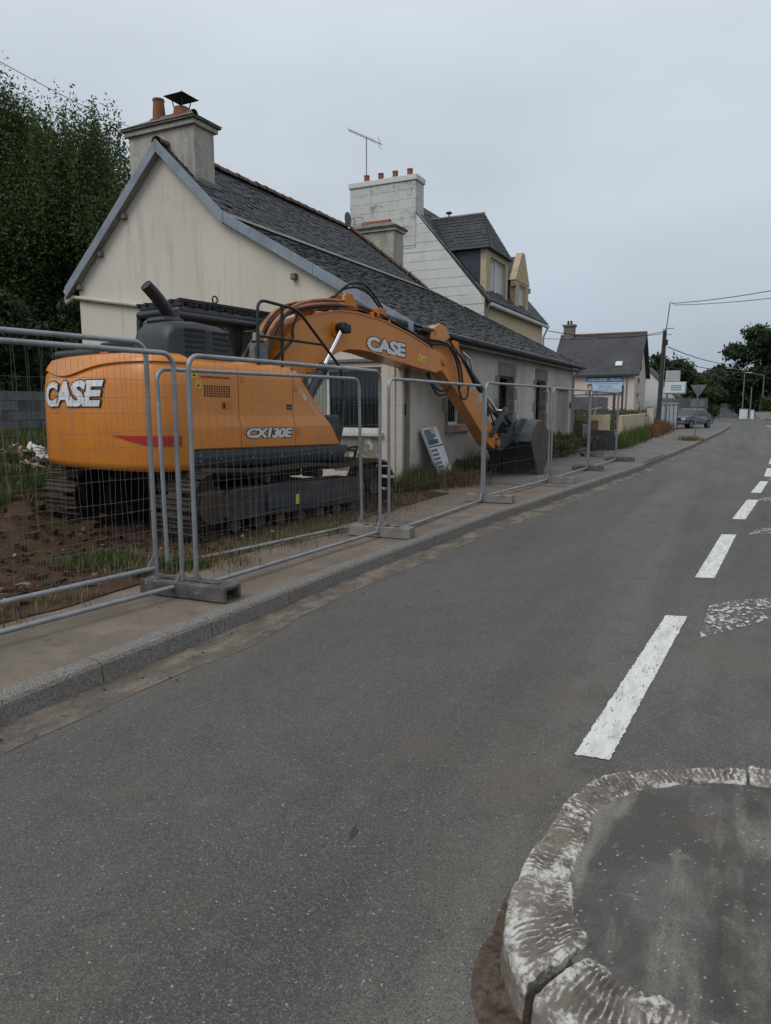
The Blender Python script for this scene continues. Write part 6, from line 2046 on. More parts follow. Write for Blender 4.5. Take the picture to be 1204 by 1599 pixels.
EP(MB().bar((BXC - BKH, 8.71, .055), (BXC + BKH, 8.71, .055), .16, .045, up=(0, .4, 1)), 'lip', 'bucket_rust', bucket, bevel=.006)
tooth = None
for x in np.linspace(BXC - BKH + .09, BXC + BKH - .09, 5):
    if tooth is None:
        tooth = EP(MB().prism([(0, 0), (.10, .03), (.12, -.03), (.0, -.16), (-.05, -.15)], lambda y, z: (-.05, y, z), lambda y, z: (.05, y, z)), 'tooth', 'muddy_steel', bucket, bevel=.008)
        o = tooth
    else:
        o = dupe(tooth, bucket)
    o.location = (float(x), 8.64, .085)
for side in (1, -1):
    xx = BXC + side * .24
    EP(MB().prism([(8.02, .94), (8.10, .88), (8.30, .98), (8.55, 1.38), (8.50, 1.46), (8.30, 1.47), (8.16, 1.42), (8.0, 1.30)], lambda y, z: (xx - .025, y, z), lambda y, z: (xx + .025, y, z)), 'ear', 'bucket_blue', bucket, bevel=.01)

# --- hoses and pipes over the boom
base = [(.30, 2.02), (.45, 2.35), (.72, 2.74), (1.0, 2.98), (1.38, 3.10), (1.85, 3.18), (2.30, 3.21), (2.75, 3.20), (3.2, 3.15), (3.6, 3.07)]
hs_ = MB()
for k in range(17):
    x = BXC - .18 + .44 * k / 16 + random.uniform(-.02, .02)
    off = random.uniform(-.05, .10)
    ph = random.uniform(0, 6)
    pts = []
    for i, (y, z) in enumerate(base):
        t = i / (len(base) - 1)
        wob = .055 * math.sin(ph + i * 1.4)
        nx_, nz_ = (-.8, .6) if t < .3 else (-.35, .94) if t < .5 else (.1, 1)
        lift = off * (1 - abs(t - .45) * .9)
        pts.append((x + wob * .7, y + nx_ * lift + wob * .3, z + nz_ * lift + .0))
    # refine
    P = []
    for i in range(len(pts) - 1):
        p0_, p1_, p2_, p3_ = (Vector(pts[max(0, min(len(pts) - 1, i + q))]) for q in (-1, 0, 1, 2))
        for t in (0, .33, .66):
            P.append(.5 * ((2 * p1_) + (-p0_ + p2_) * t + (2 * p0_ - 5 * p1_ + 4 * p2_ - p3_) * t * t + (-p0_ + 3 * p1_ - 3 * p2_ + p3_) * t ** 3))
    kk = random.choice((len(P), len(P), len(P) - 6, len(P) - 9))
    EP(MB().tube(P[:kk], random.choice((.017, .020, .024)), 8), 'hose', 'hose_orange' if k % 5 else 'black_rubber', boom, smooth=True)


def spline(pts, n=5):
    P = []
    pts = [Vector(p) for p in pts]
    for i in range(len(pts) - 1):
        p0_, p1_, p2_, p3_ = (pts[max(0, min(len(pts) - 1, i + q))] for q in (-1, 0, 1, 2))
        for t in np.linspace(0, 1, n, endpoint=False):
            t = float(t)
            P.append(.5 * ((2 * p1_) + (-p0_ + p2_) * t + (2 * p0_ - 5 * p1_ + 4 * p2_ - p3_) * t * t + (-p0_ + 3 * p1_ - 3 * p2_ + p3_) * t ** 3))
    return P + [pts[-1]]


for k, pts in enumerate(([(BXC + .20, 3.1, 3.19), (BXC + .21, 3.8, 3.03), (BXC + .22, 4.5, 2.84), (BXC + .25, 5.0, 2.84), (BXC + .25, 5.3, 2.74), (BXC + .24, 5.55, 2.4), (BXC + .24, 5.62, 2.05)],
                         [(BXC + .15, 2.6, 3.27), (BXC + .17, 3.4, 3.13), (BXC + .19, 4.3, 2.91), (BXC + .22, 4.9, 2.90), (BXC + .22, 5.35, 2.80), (BXC + .22, 5.66, 2.45), (BXC + .22, 5.75, 2.1)],
                         [(BXC + .05, 4.75, 2.40), (BXC + .10, 4.82, 2.10), (BXC + .15, 5.0, 1.90), (BXC + .2, 5.22, 1.95), (BXC + .19, 5.35, 2.12)],
                         [(BXC - .05, 4.80, 2.42), (BXC + .05, 4.92, 2.12), (BXC + .12, 5.12, 1.98), (BXC + .2, 5.4, 2.05)],
                         [(BXC + .2, 5.62, 2.1), (BXC + .22, 5.72, 1.86), (BXC + .22, 5.92, 1.88), (BXC + .2, 6.0, 2.1)],
                         [(BXC - .05, 2.2, 3.36), (BXC - .02, 2.55, 3.62), (BXC + .0, 2.95, 3.66), (BXC + .02, 3.3, 3.42), (BXC + .05, 3.5, 3.2)],
                         [(BXC - .12, 2.2, 3.36), (BXC - .1, 2.6, 3.58), (BXC - .08, 3.05, 3.60), (BXC - .05, 3.4, 3.36)],
                         [(BXC + .16, 5.2, 3.05), (BXC + .2, 5.5, 2.78), (BXC + .2, 5.75, 2.62), (BXC + .16, 6.0, 2.52), (BXC + .15, 6.4, 2.15)],
                         [(BXC + .10, 6.35, 2.3), (BXC + .16, 6.7, 1.95), (BXC + .17, 7.0, 1.55), (BXC + .15, 7.2, 1.3)],
                         [(BXC + .2, .55, 2.2), (BXC + .26, .95, 2.55), (BXC + .24, 1.0, 2.75), (BXC + .22, 1.15, 3.0)])):
    EP(MB().tube(spline(pts), .021 if k < 5 else .019, 8), 'hose', 'black_rubber', arm if k in (2, 3, 4, 7, 8) else boom, smooth=True)
for k in range(4):
    x = BXC + .06 * k - .05
    EP(MB().tube(spline([(x, 3.0, 3.19 + .02), (x, 3.6, 3.075), (x, 4.2, 2.90), (x + .02, 4.55, 2.83)]), .014, 6), 'steel_pipe', 'orange_worn', boom)
for y, z in ((1.5, 3.06), (2.9, 3.17), (3.35, 3.12), (4.1, 2.94)):
    EP(MB().box((BXC - .19, y - .03, z - .06), (BXC + .22, y + .03, z + .035)), 'pipe_clamp', 'orange_worn', boom, bevel=.008)
EP(MB().box((BXC - .02, 3.05, 3.14), (BXC + .2, 3.28, 3.30)), 'valve_block', 'orange_worn', boom, bevel=.01)
# worn white lettering on the arm
EP(MB().prism([(6.05, 2.16), (6.25, 2.18), (6.62, 1.74), (6.50, 1.66)], lambda y, z: (BXC + AHW + .001, y, z), lambda y, z: (BXC + AHW + .003, y, z)), 'worn_decal', 'worn_paint', arm)

# ================================================================== TEMPORARY MESH FENCE PANELS
def rail_bend(a, c, z0, z1, r=.11):
    """frame path: up one post, round the corner, along, down the other"""
    d = (c - a).normalized()
    P = [a + Vector((0, 0, z0))]
    for t in np.linspace(0, math.pi / 2, 6):
        P.append(a + d * (r - r * math.cos(t)) + Vector((0, 0, z1 - r + r * math.sin(t))))
    for t in np.linspace(math.pi / 2, 0, 6):
        P.append(c - d * (r - r * math.cos(t)) + Vector((0, 0, z1 - r + r * math.sin(t))))
    P.append(c + Vector((0, 0, z0)))
    return P


def fence_panel(a, c, label, zb=.22, zt=2.12, lean=0.0, foot=.14, m='galvanised'):
    a, c = Vector((*a, 0)), Vector((*c, 0))
    mid = (a + c) / 2
    t = thing('mesh_fence', (mid.x, mid.y, foot), label, 'fence', 'mesh fence panels along the pavement')
    d = (c - a).normalized()
    nrm = Vector((d.y, -d.x, 0))
    sh = lambda p: p + nrm * lean * (p.z - foot) / 2.0
    P = [sh(p) for p in rail_bend(a, c, foot, zt)]
    MB().tube(P, .0205, 12).build('frame', m, t, smooth=True)
    MB().tube([sh(a + d * .02 + Vector((0, 0, zb))), sh(c - d * .02 + Vector((0, 0, zb)))], .0205, 12).build('bottom_rail', m, t, smooth=True)
    for p, s_ in ((a, 1), (c, -1)):
        q = sh(p + Vector((0, 0, zb)))
        gs_ = MB()
        gs_.prism([(0.015, 0.015), (.09, .015), (.015, .13)], lambda x, z: tuple(q + d * s_ * x + Vector((0, 0, z)) + nrm * .003), lambda x, z: tuple(q + d * s_ * x + Vector((0, 0, z)) - nrm * .003))
        gs_.build('gusset', m, t)
    # weld mesh, slightly bent wires
    L = (c - a).length
    w_ = MB()
    n_ = int(L / .098)
    for i in range(1, n_):
        u = L * i / n_
        zt_ = zt - .012
        if u < .1:
            zt_ = zt - .1 + .08 * (u / .1)
        if L - u < .1:
            zt_ = zt - .1 + .08 * ((L - u) / .1)
        ph = random.uniform(0, 6)
        am = random.uniform(.001, .009)
        pts = []
        for k in range(9):
            z = lerp(zb, zt_, k / 8)
            kx = am * math.sin(ph + k * 1.3) * (0 if k in (0, 8) else 1)
            pts.append(sh(a + d * (u + kx) + nrm * (.006 + kx) + Vector((0, 0, z))))
        w_.tube(pts, .0010, 4, caps=False)
    for z in np.arange(zb + .24, zt - .1, .262):
        ph = random.uniform(0, 6)
        pts = [sh(a + d * (L * k / 16) + nrm * (-.001 + .004 * math.sin(ph + k)) + Vector((0, 0, float(z) + .005 * math.sin(ph + k * 1.1)))) for k in range(17)]
        w_.tube(pts, .0015, 4, caps=False)
    o = w_.build('wire_mesh', 'wire', t, recalc=False)
    o['kind'] = 'stuff'
    return t


fence_panel((-4.55, 1.05), (-4.12, 4.45), 'outer mesh fence panel at the left edge of the picture', .22, 2.12)
fence_panel((-4.79, 1.0), (-4.33, 4.37), 'raised inner mesh fence panel at the left edge, in front of the counterweight', .36, 2.21, foot=.22)
fence_panel((-4.03, 4.52), (-3.86, 7.60), 'mesh fence panel across the model number of the excavator', .20, 2.11)
fence_panel((-4.90, 5.10), (-4.38, 8.10), 'lower inner mesh fence panel close beside the excavator track', .18, 2.05, foot=.12, lean=-.04)
fence_panel((-3.80, 7.72), (-3.78, 11.15), 'mesh fence panel in front of the leaning board', .17, 2.03)
fence_panel((-3.83, 11.42), (-3.55, 14.70), 'mesh fence panel in front of the bucket', .20, 2.09)
fence_panel((-3.53, 14.85), (-3.37, 17.95), 'mesh fence panel in front of the house door', .20, 2.08)
fence_panel((-3.36, 18.05), (-3.20, 21.35), 'last mesh fence panel along the kerb before the cream pillar', .20, 2.08)
fence_panel((-3.24, 21.50), (-5.15, 24.60), 'mesh fence panel turned back from the kerb towards the house wall', .20, 2.08)


def foot_block(c, ang, label, m, L=.74, W=.235, H=.125, solid=False):
    t = thing('ballast_block', (c[0], c[1], .134), label, 'fence block', 'ballast blocks under the mesh fence')
    t.rotation_euler = (0, 0, ang)
    b_ = MB()
    # hollow-ended block: side walls, top with slots, arched ends
    if solid:
        b_.prism([(-W / 2, 0), (W / 2, 0), (W / 2 - .02, H), (-W / 2 + .02, H)], lambda y, z: (-L / 2, y, z), lambda y, z: (L / 2, y, z))
    else:
        b_.box((-L / 2, -W / 2, 0), (L / 2, -W / 2 + .035, H))
        b_.box((-L / 2, W / 2 - .035, 0), (L / 2, W / 2, H))
        b_.box((-L / 2, -W / 2 + .0352, H - .035), (L / 2, W / 2 - .0352, H - .002))
        b_.box((-L / 2 + .12, -W / 2 + .0352, 0), (L / 2 - .12, W / 2 - .0352, H - .0355))
    o = b_.build('block', m, t, local=True, bevel=.010)
    for x in (-.20, -.07, .07, .20):
        MB().box((x - .035, -.03, H - .0005), (x + .035, .03, H + .003)).build('slot', 'dark_inside', o, local=True)
    if not solid:
        MB().box((-.30, -.02, H - .001), (.30, .02, H + .008)).build('rib', m, o, local=True)
    return t


foot_block((-4.06, 4.47), R(4), 'scuffed dark fence foot nearest the camera, under the doubled posts', 'block_plastic', L=.86)
foot_block((-3.87, 7.66), R(6), 'pale concrete fence foot beside the front of the excavator track', 'block_concrete', solid=True, L=.80)
foot_block((-3.68, 11.28), R(5), 'pale concrete fence foot in front of the leaning board', 'block_concrete', solid=True, L=.78)
foot_block((-3.42, 14.78), R(6), 'pale concrete fence foot in front of the bucket', 'block_concrete', solid=True, L=.80)
foot_block((-3.36, 18.0), R(8), 'dark fence foot in front of the house door', 'block_plastic', L=.76)
foot_block((-3.10, 21.43), R(5), 'dark fence foot where the fence turns back', 'block_plastic', L=.80)
foot_block((-4.2, 23.1), R(40), 'dark fence foot under the turned back panel', 'block_plastic', L=.70)

# ================================================================== BOARD LEANING ON THE WALL
brd = thing('leaning_board', (-5.4, 13.4, .15), 'tall printed white board leaning against the house wall', 'board')
BL, BR = Vector((-5.24, 13.14, .15)), Vector((-5.24, 13.80, .17))
TL, TR = Vector((-5.60, 12.92, 1.30)), Vector((-5.60, 13.92, 1.31))
TL, TR = Vector((-5.62, 12.88, 1.27)), Vector((-5.62, 13.62, 1.30))
nb_ = ((BR - BL).cross(TL - BL)).normalized()
if nb_.x < 0:
    nb_ = -nb_


def bq(u, v, off=0.0):
    return tuple(BL.lerp(BR, u).lerp(TL.lerp(TR, u), v) + nb_ * off)


def bpatch(u0, u1, v0, v1, off, name, m, parent):
    return MB().add([bq(u0, v0, off), bq(u1, v0, off), bq(u1, v1, off), bq(u0, v1, off)], [(0, 1, 2, 3)]).build(name, m, parent)


b = MB().add([bq(0, 0, 0), bq(1, 0.02, 0), bq(1, 1, 0), bq(0, 1, 0), bq(0, 0, -.05), bq(1, .02, -.05), bq(1, 1, -.05), bq(0, 1, -.05)], [(0, 1, 2, 3), (7, 6, 5, 4), (0, 4, 5, 1), (1, 5, 6, 2), (2, 6, 7, 3), (3, 7, 4, 0)])
bd = b.build('panel', 'sign_white', brd)
bpatch(0, 1, .66, .685, .002, 'divider', 'decal_black', bd)
bpatch(.04, .52, .70, .97, .002, 'photo_print', 'ink_grey', bd)
bpatch(.46, .76, .90, .985, .003, 'orange_print', 'sign_orange', bd)
bpatch(.48, .72, .82, .885, .003, 'blue_print', 'sign_blue', bd)
bpatch(.50, .76, .71, .79, .003, 'dark_print', 'frame_navy', bd)
bpatch(.06, .44, .71, .78, .004, 'dark_print', 'frame_navy', bd)
for i in range(8):
    v = .60 - i * .073
    bpatch(.03, .50, v - .022, v + .028, .002, 'printed_row', 'slat_grey', bd)
for i in range(3):
    bpatch(.70, .72, .05, .62, .002, 'print_line', 'sign_grey', bd) if i == 0 else None

# ================================================================== BREEZE-BLOCK WALL, RUBBLE
bw = thing('block_wall', (-13.4, 7, .6), 'grey concrete block wall at the back of the plot on the left', 'wall')
MB().box((-13.58, -3.9, .3), (-13.32, 11.9, 2.0)).build('mortar_core', 'mortar', bw)
src = None
for r_ in range(7):
    z = .62 + r_ * .20
    y = -3.9 + (.25 if r_ % 2 else 0)
    while y < 11.6:
        if src is None:
            src = MB().box((-.135, .006, .006), (.135, .488, .190)).build('concrete_block', 'cinder_block', bw, local=True, bevel=.006)
            o = src
        else:
            o = dupe(src, bw)
        o.location = Vector((-13.45 + random.uniform(-.006, .006), y + random.uniform(-.004, .004), z)) - ORG[bw.name]
        y += .5
# rubble sacks and stones on the bank


def rock(c, s_, seed, n=9):
    b_ = MB()
    rs = np.random.default_rng(seed)
    rows = []
    for i in range(n):
        th_ = math.pi * i / (n - 1)
        row = []
        for j in range(12):
            ph = 2 * math.pi * j / 12
            k_ = 1 + .5 * (float(fbm(3 * math.cos(ph) * math.sin(th_) + seed, 3 * math.sin(ph) * math.sin(th_) + 2 * math.cos(th_), 1.0)) - .5)
            row.append((c[0] + s_[0] * k_ * math.sin(th_) * math.cos(ph), c[1] + s_[1] * k_ * math.sin(th_) * math.sin(ph), c[2] + s_[2] * k_ * math.cos(th_)))
        row.append(row[0])
        rows.append(row)
    b_.grid(rows)
    return b_


gz_ = lambda x, y: float(soil_z(np.array([x]), np.array([y]))[0])
rp = thing('rubble_pile', (-10.2, 7.8, gz_(-10.2, 7.8)), 'small pile of white and pink demolition rubble on the bank', 'rubble')
random.seed(77)
for i in range(46):
    x, y = random.gauss(-10.15, .28), random.gauss(7.85, .26)
    hgt = .34 * math.exp(-((x + 10.15) ** 2 + (y - 7.85) ** 2) / .12)
    sz = random.uniform(.10, .26)
    Mr = Matrix.Rotation(random.uniform(-.9, .9), 3, 'X') @ Matrix.Rotation(random.uniform(-.9, .9), 3, 'Y') @ Matrix.Rotation(random.uniform(0, 6), 3, 'Z')
    a_ = [(random.uniform(.75, 1.1) * math.cos(t), random.uniform(.5, 1.0) * math.sin(t)) for t in sorted(random.uniform(0, 6.28) for _ in range(6))]
    c_ = Vector((x, y, gz_(x, y) + hgt * random.uniform(.2, 1.0) + .03))
    th_ = random.uniform(.015, .05)
    MB().prism(a_, lambda u, v: tuple(c_ + Mr @ Vector((u * sz * .6, v * sz * .6, 0))), lambda u, v: tuple(c_ + Mr @ Vector((u * sz * .6, v * sz * .6, th_)))).build('rubble_piece', 'rubble_pink' if y < 7.72 or i % 5 == 0 else 'rubble_white', rp)
b_ = MB().prism([(-.10, 0), (.16, 0), (.02, .30), (-.12, .26)], lambda y, z: (-11.6, 8.1 + y, gz_(-11.6, 8.1) + z), lambda y, z: (-11.55, 8.1 + y, gz_(-11.6, 8.1) + z + .02))
one(b_, 'red_tub', 'red_plastic', 'red plastic scrap in the grass before the block wall', 'scrap', bevel=.01)
b_ = MB()
for i in range(700):
    x, y = random.uniform(-12.5, -5.0), random.uniform(1.2, 11.5)
    s_ = random.uniform(.006, .022) * random.choice((1, 1, 1.8))
    z = gz_(x, y)
    Mr = Matrix.Rotation(random.uniform(0, 6), 3, Vector((random.random(), random.random(), 1)).normalized())
    b_.obox((x, y, z + s_ * .25), (s_, s_ * random.uniform(.6, 1.3), s_ * random.uniform(.5, 1)), Mr)
cl_ = MB()
for i in range(1500):
    x, y = random.uniform(-9.6, -4.95), random.uniform(1.2, 8.5)
    if math.hypot(x + 6.4, (y - 8)) < 1.9:
        continue
    s_ = abs(random.gauss(0, .030)) + .010
    k8 = [Vector((sx * s_ * random.uniform(.5, 1), sy * s_ * random.uniform(.5, 1), sz * s_ * random.uniform(.35, .8))) for sz in (-1, 1) for sx, sy in ((-1, -1), (1, -1), (1, 1), (-1, 1))]
    Mr = Matrix.Rotation(random.uniform(0, 6), 3, 'Z')
    c_ = Vector((x, y, gz_(x, y) + s_ * .15))
    cl_.add([tuple(c_ + Mr @ p) for p in k8], [(0, 3, 2, 1), (4, 5, 6, 7), (0, 1, 5, 4), (1, 2, 6, 5), (2, 3, 7, 6), (3, 0, 4, 7)])
tag(cl_.build('soil_clods', 'soil'), 'brown clods of earth churned up on the plot', 'soil', kind='stuff')
tag(b_.build('loose_stones', 'stone_chip'), 'pale loose stones scattered over the bare soil', 'stones', kind='stuff')
b_ = MB()
for i in range(240):
    y = random.uniform(1.0, 24)
    x = xl(y) + random.choice((random.uniform(-1.3, -.1), random.uniform(.02, .5)))
    s_ = random.uniform(.003, .011)
    b_.obox((x, y, (.137 if x < xl(y) - .05 else .006) + s_ * .3), (s_, s_ * 1.3, s_ * .7), Matrix.Rotation(random.uniform(0, 6), 3, 'Z'))
tag(b_.build('soil_crumbs', 'soil'), 'brown crumbs of earth scattered on pavement and gutter', 'soil', kind='stuff')

# ================================================================== PLANTS


def fast_mesh(name, V, F, m, k=4):
    V = np.asarray(V, np.float32)
    F = np.asarray(F, np.int32)
    me = bpy.data.meshes.new(name)
    me.vertices.add(len(V))
    me.vertices.foreach_set('co', V.ravel())
    me.loops.add(F.size)
    me.loops.foreach_set('vertex_index', F.ravel())
    me.polygons.add(len(F))
    me.polygons.foreach_set('loop_start', np.arange(0, F.size, k, dtype=np.int32))
    try:
        me.polygons.foreach_set('loop_total', np.full(len(F), k, np.int32))
    except Exception:
        pass
    me.update(calc_edges=True)
    me.materials.append(MAT[m])
    o = bpy.data.objects.new(name, me)
    COL.objects.link(o)
    return o


def leaf_cloud(P, size, name, m, droop=.3, long=1.7, org=(0, 0, 0)):
    """P (n,3): one rhombic, folded leaf at each point"""
    n_ = len(P)
    d = rng.normal(size=(n_, 3))
    d[:, 2] -= droop
    d /= np.linalg.norm(d, axis=1)[:, None]
    u = np.cross(d, rng.normal(size=(n_, 3)))
    u /= np.linalg.norm(u, axis=1)[:, None] + 1e-9
    s_ = size * rng.uniform(.6, 1.35, (n_, 1))
    P = P - np.asarray(org)
    tip = P + d * s_ * long
    mid = P + d * s_ * long * .45
    V = np.stack([P, mid + u * s_ * .42, tip, mid - u * s_ * .42], 1).reshape(-1, 3)
    F = np.arange(n_ * 4).reshape(-1, 4)
    return fast_mesh(name, V, F, m)


def blob_points(n, clumps):
    """points in a set of ellipsoidal clumps (cx,cy,cz,rx,ry,rz,weight), denser near the clump skin"""
    w_ = np.array([c[6] * c[3] * c[4] * c[5] for c in clumps]) ** .85
    w_ /= w_.sum()
    idx = rng.choice(len(clumps), n, p=w_)
    C_ = np.array(clumps)[idx]
    d = rng.normal(size=(n, 3))
    d /= np.linalg.norm(d, axis=1)[:, None]
    r_ = rng.uniform(0, 1, (n, 1)) ** .45
    # ragged skin
    rag = 1 + .30 * np.sin(7 * d[:, :1] + idx[:, None]) * np.cos(6 * d[:, 1:2] + 2 * idx[:, None])
    return C_[:, :3] + d * r_ * rag * C_[:, 3:6]


def tree(name, loc, h, spread, n, size, m, label, cat='tree', clumps=None, trunk_r=.22, group=None, crown_lo=.25, seed=0, upright=False, k=46, limbs=9):
    random.seed(seed + 100)
    t = thing(name, loc, label, cat, group)
    x, y, z = loc
    cl = []
    if clumps is None:
        for i in range(k):
            tz = random.uniform(crown_lo, .93)
            env = math.sin(min(1, (tz - crown_lo) / (1 - crown_lo) * 1.0) * math.pi * .82 + .42) ** .7
            a, rr = random.uniform(0, 2 * math.pi), spread * env * math.sqrt(random.random()) * .92
            cr = spread * random.uniform(.18, .36)
            cl.append((x + rr * math.cos(a), y + rr * math.sin(a), z + h * tz, cr, cr, cr * (random.uniform(1.3, 2.4) if upright else random.uniform(.6, .95)), random.uniform(.5, 1.3)))
        if upright:
            for i in range(44):
                a, rr = random.uniform(0, 2 * math.pi), spread * math.sqrt(random.random()) * .95
                top = h * (1.08 - .30 * (rr / spread) ** 2) + random.uniform(-.6, .5)
                cl.append((x + rr * math.cos(a), y + rr * math.sin(a), z + top - 1.0, .17, .17, random.uniform(.7, 1.35), 2.2))
    # trunk and limbs reaching into the clumps
    tm = MB()
    top = Vector((x + random.uniform(-.3, .3), y, z + h * .62))
    bse = Vector((x, y, z - .1))
    tm.tube([bse, bse.lerp(top, .35) + Vector((.1, .05, 0)), bse.lerp(top, .7), top], [trunk_r * 1.2, trunk_r * .9, trunk_r * .6, trunk_r * .3], 10)
    for c in random.sample(cl, min(limbs, len(cl))):
        f = random.uniform(.25, .85)
        a = bse.lerp(top, f)
        e_ = Vector(c[:3])
        tm.tube([a, a.lerp(e_, .5) + Vector((0, 0, .15 * (e_ - a).length)), e_], [trunk_r * .38, trunk_r * .22, trunk_r * .06], 6)
    tm.build('trunk', 'bark', t, smooth=True)
    P = blob_points(n, cl)
    o = leaf_cloud(P, size, 'crown', m, org=loc)
    o.parent = t
    return t


# tall trees behind the house, left
for i, (x, y, h, sp, n_, lab) in enumerate(((-22.6, 16.2, 11.4, 3.0, 140000, 'tall leafy tree at the left edge of the picture'),
                                            (-19.7, 17.6, 10.4, 3.2, 150000, 'leafy tree with upright shoots rising beside the gable'),
                                            (-21.6, 18.8, 10.9, 3.2, 110000, 'leafy tree in the middle of the row behind the house'),
                                            (-26.0, 13.0, 12.0, 3.4, 60000, 'large tree just outside the left edge of the picture'))):
    tree('tall_tree', (x, y, .2), h, sp, n_, .062, 'leaf_poplar', lab, group='tall trees behind the house', crown_lo=.06, seed=i, upright=True, k=70, limbs=14)
for i, (x, y, h, sp, lab) in enumerate(((-17.2, 15.2, 4.9, 1.9, 'dark bush between the gable and the block wall'), (-16.6, 11.0, 4.3, 2.1, 'dark bush behind the block wall, nearest the counterweight'), (-18.6, 9.0, 5.0, 2.4, 'dark bush behind the block wall at the left edge'), (-17.0, 6.0, 3.6, 2.2, 'dark bush outside the left edge behind the block wall'))):
    tree('large_bush', (x, y, .2), h, sp, 32000, .085, 'leaf_dark', lab, 'bush', group='bushes behind the block wall', crown_lo=.02, seed=20 + i, k=40, trunk_r=.1)
# trees along the far road
for i, (x, y, h, sp, n_, sz, m, lab) in enumerate((
        (0.9, 126, 15.0, 5.2, 15000, .38, 'leaf_dark', 'tall dark tree right of the far bend'), (8.5, 129, 11.5, 6.0, 12000, .42, 'leaf_dark', 'dark tree at the right edge beyond the bend'),
        (-8.6, 84, 7.4, 3.4, 9000, .26, 'leaf_dark', 'dark tree between the pink house and the pole'), (-6.6, 86, 6.4, 3.2, 9000, .26, 'leaf_mid', 'mid green tree behind the twin sign boards'),
        (-5.0, 95, 5.4, 2.6, 7000, .26, 'leaf_mid', 'smaller tree behind the slatted fence'), (-4.6, 142, 8.8, 3.4, 7000, .40, 'leaf_dark', 'dark tree beyond the end of the road'),
        (-9.5, 150, 7.0, 4.5, 6000, .42, 'leaf_dark', 'dark low tree far behind the give way sign'), (2.6, 140, 7.0, 5.0, 7000, .42, 'leaf_dark', 'dark tree under the tall trees at the bend'))):
    tree('roadside_tree', (x, y, .0), h, sp, n_, sz, m, lab, group='trees along the far road', crown_lo=.10 if i in (0, 1, 7) else .2, seed=40 + i, k=44, trunk_r=.25)


def hedge(name, a, c, wd, h, n, size, m, label, cat='hedge'):
    a, c = Vector(a), Vector(c)
    L = (c - a).length
    P = rng.uniform(0, 1, (n, 3))
    d = (c - a) / L
    nr = Vector((d.y, -d.x, 0))
    hh = h * (.85 + .3 * fbm(P[:, 0] * L, P[:, 1] * 2, .8))
    pts = np.array(a)[None] + np.outer(P[:, 0] * L, np.array(d)) + np.outer((P[:, 1] - .5) * wd, np.array(nr))
    pts[:, 2] = a.z + np.maximum(rng.uniform(0, 1, n) ** .6 * hh, .02)
    mid = (a + c) / 2
    o = leaf_cloud(pts, size, name, m, org=tuple(mid))
    o.location = mid
    return tag(o, label, cat)


hedge('clipped_hedge', (2.0, 108.5, .4), (14, 107.6, .4), 2.4, 2.5, 8000, .22, 'hedge_green', 'bright green clipped hedge at the right edge by the bend')
hedge('clipped_hedge', (-7.5, 104, .1), (-3.6, 112, .1), 2.0, 1.7, 4000, .2, 'leaf_mid', 'dark green hedge left of the far bend')
hedge('garden_hedge', (-6.9, 30.6, .1), (-6.0, 45, .1), 1.9, 1.35, 12000, .075, 'weed_olive', 'overgrown weeds filling the garden behind the cream wall', 'weeds')
hedge('garden_hedge', (-5.9, 28.6, .1), (-5.15, 30.6, .1), 1.3, 1.15, 6000, .06, 'weed_olive', 'overgrown weeds beside the cream pillar behind the fence', 'weeds')
hedge('clipped_hedge', (9.0, -10, .1), (9.5, 60, .1), 1.4, 1.6, 16000, .10, 'hedge_green', 'hedge along the opposite side of the street, outside the picture')


def blades(name, P, h, wd, m, lean=.45, label=None, cat='grass', z=None):
    """grass: each blade a bent, tapering strip of two quads"""
    P = np.asarray(P, float)
    n_ = len(P)
    a = rng.uniform(0, 2 * math.pi, n_)
    hh = (np.asarray(h) if np.ndim(h) else np.full(n_, h)) * rng.uniform(.45, 1.25, n_)
    ln = hh * lean * rng.uniform(.2, 1.4, n_)
    dx_, dy_ = np.cos(a), np.sin(a)
    w2 = wd * rng.uniform(.6, 1.3, n_)
    ox, oy = -dy_ * w2, dx_ * w2
    Z = P[:, 2]
    V = np.empty((n_, 6, 3))
    V[:, 0] = np.stack([P[:, 0] - ox, P[:, 1] - oy, Z - .02], 1)
    V[:, 1] = np.stack([P[:, 0] + ox, P[:, 1] + oy, Z - .02], 1)
    V[:, 2] = np.stack([P[:, 0] + dx_ * ln * .35 + ox * .8, P[:, 1] + dy_ * ln * .35 + oy * .8, Z + hh * .6], 1)
    V[:, 3] = np.stack([P[:, 0] + dx_ * ln * .35 - ox * .8, P[:, 1] + dy_ * ln * .35 - oy * .8, Z + hh * .6], 1)
    V[:, 4] = np.stack([P[:, 0] + dx_ * ln + ox * .12, P[:, 1] + dy_ * ln + oy * .12, Z + hh], 1)
    V[:, 5] = np.stack([P[:, 0] + dx_ * ln - ox * .12, P[:, 1] + dy_ * ln - oy * .12, Z + hh], 1)
    b0 = np.arange(n_)[:, None] * 6
    F = np.concatenate([b0 + np.array([[0, 1, 2, 3]]), b0 + np.array([[3, 2, 4, 5]])])
    o = fast_mesh(name, V.reshape(-1, 3), F, m)
    return tag(o, label, cat, kind='stuff')


def scatter(n, x0, x1, y0, y1, thr=.5, f=.9, seed=0.0, zf=None):
    x, y = rng.uniform(x0, x1, n), rng.uniform(y0, y1, n)
    k_ = fbm(x + seed, y - seed, f) > thr
    x, y = x[k_], y[k_]
    z_ = zf(x, y) if zf else np.full(len(x), .13)
    return np.stack([x, y, z_], 1)


P = scatter(110000, -13.3, -8.0, 2, 12, .36, .8, 3.0, soil_z)
P = P[(P[:, 2] > .42)]
blades('bank_grass', P, .16, .006, 'grass_green', label='green grass over the bank behind the excavator')
P = scatter(14000, -13.3, -8.6, 4, 12, .55, .9, 8.0, soil_z)
P = P[P[:, 2] > .3]
blades('bank_dry_grass', P, .26, .005, 'grass_dry', label='dry straw coloured grass on the bank')


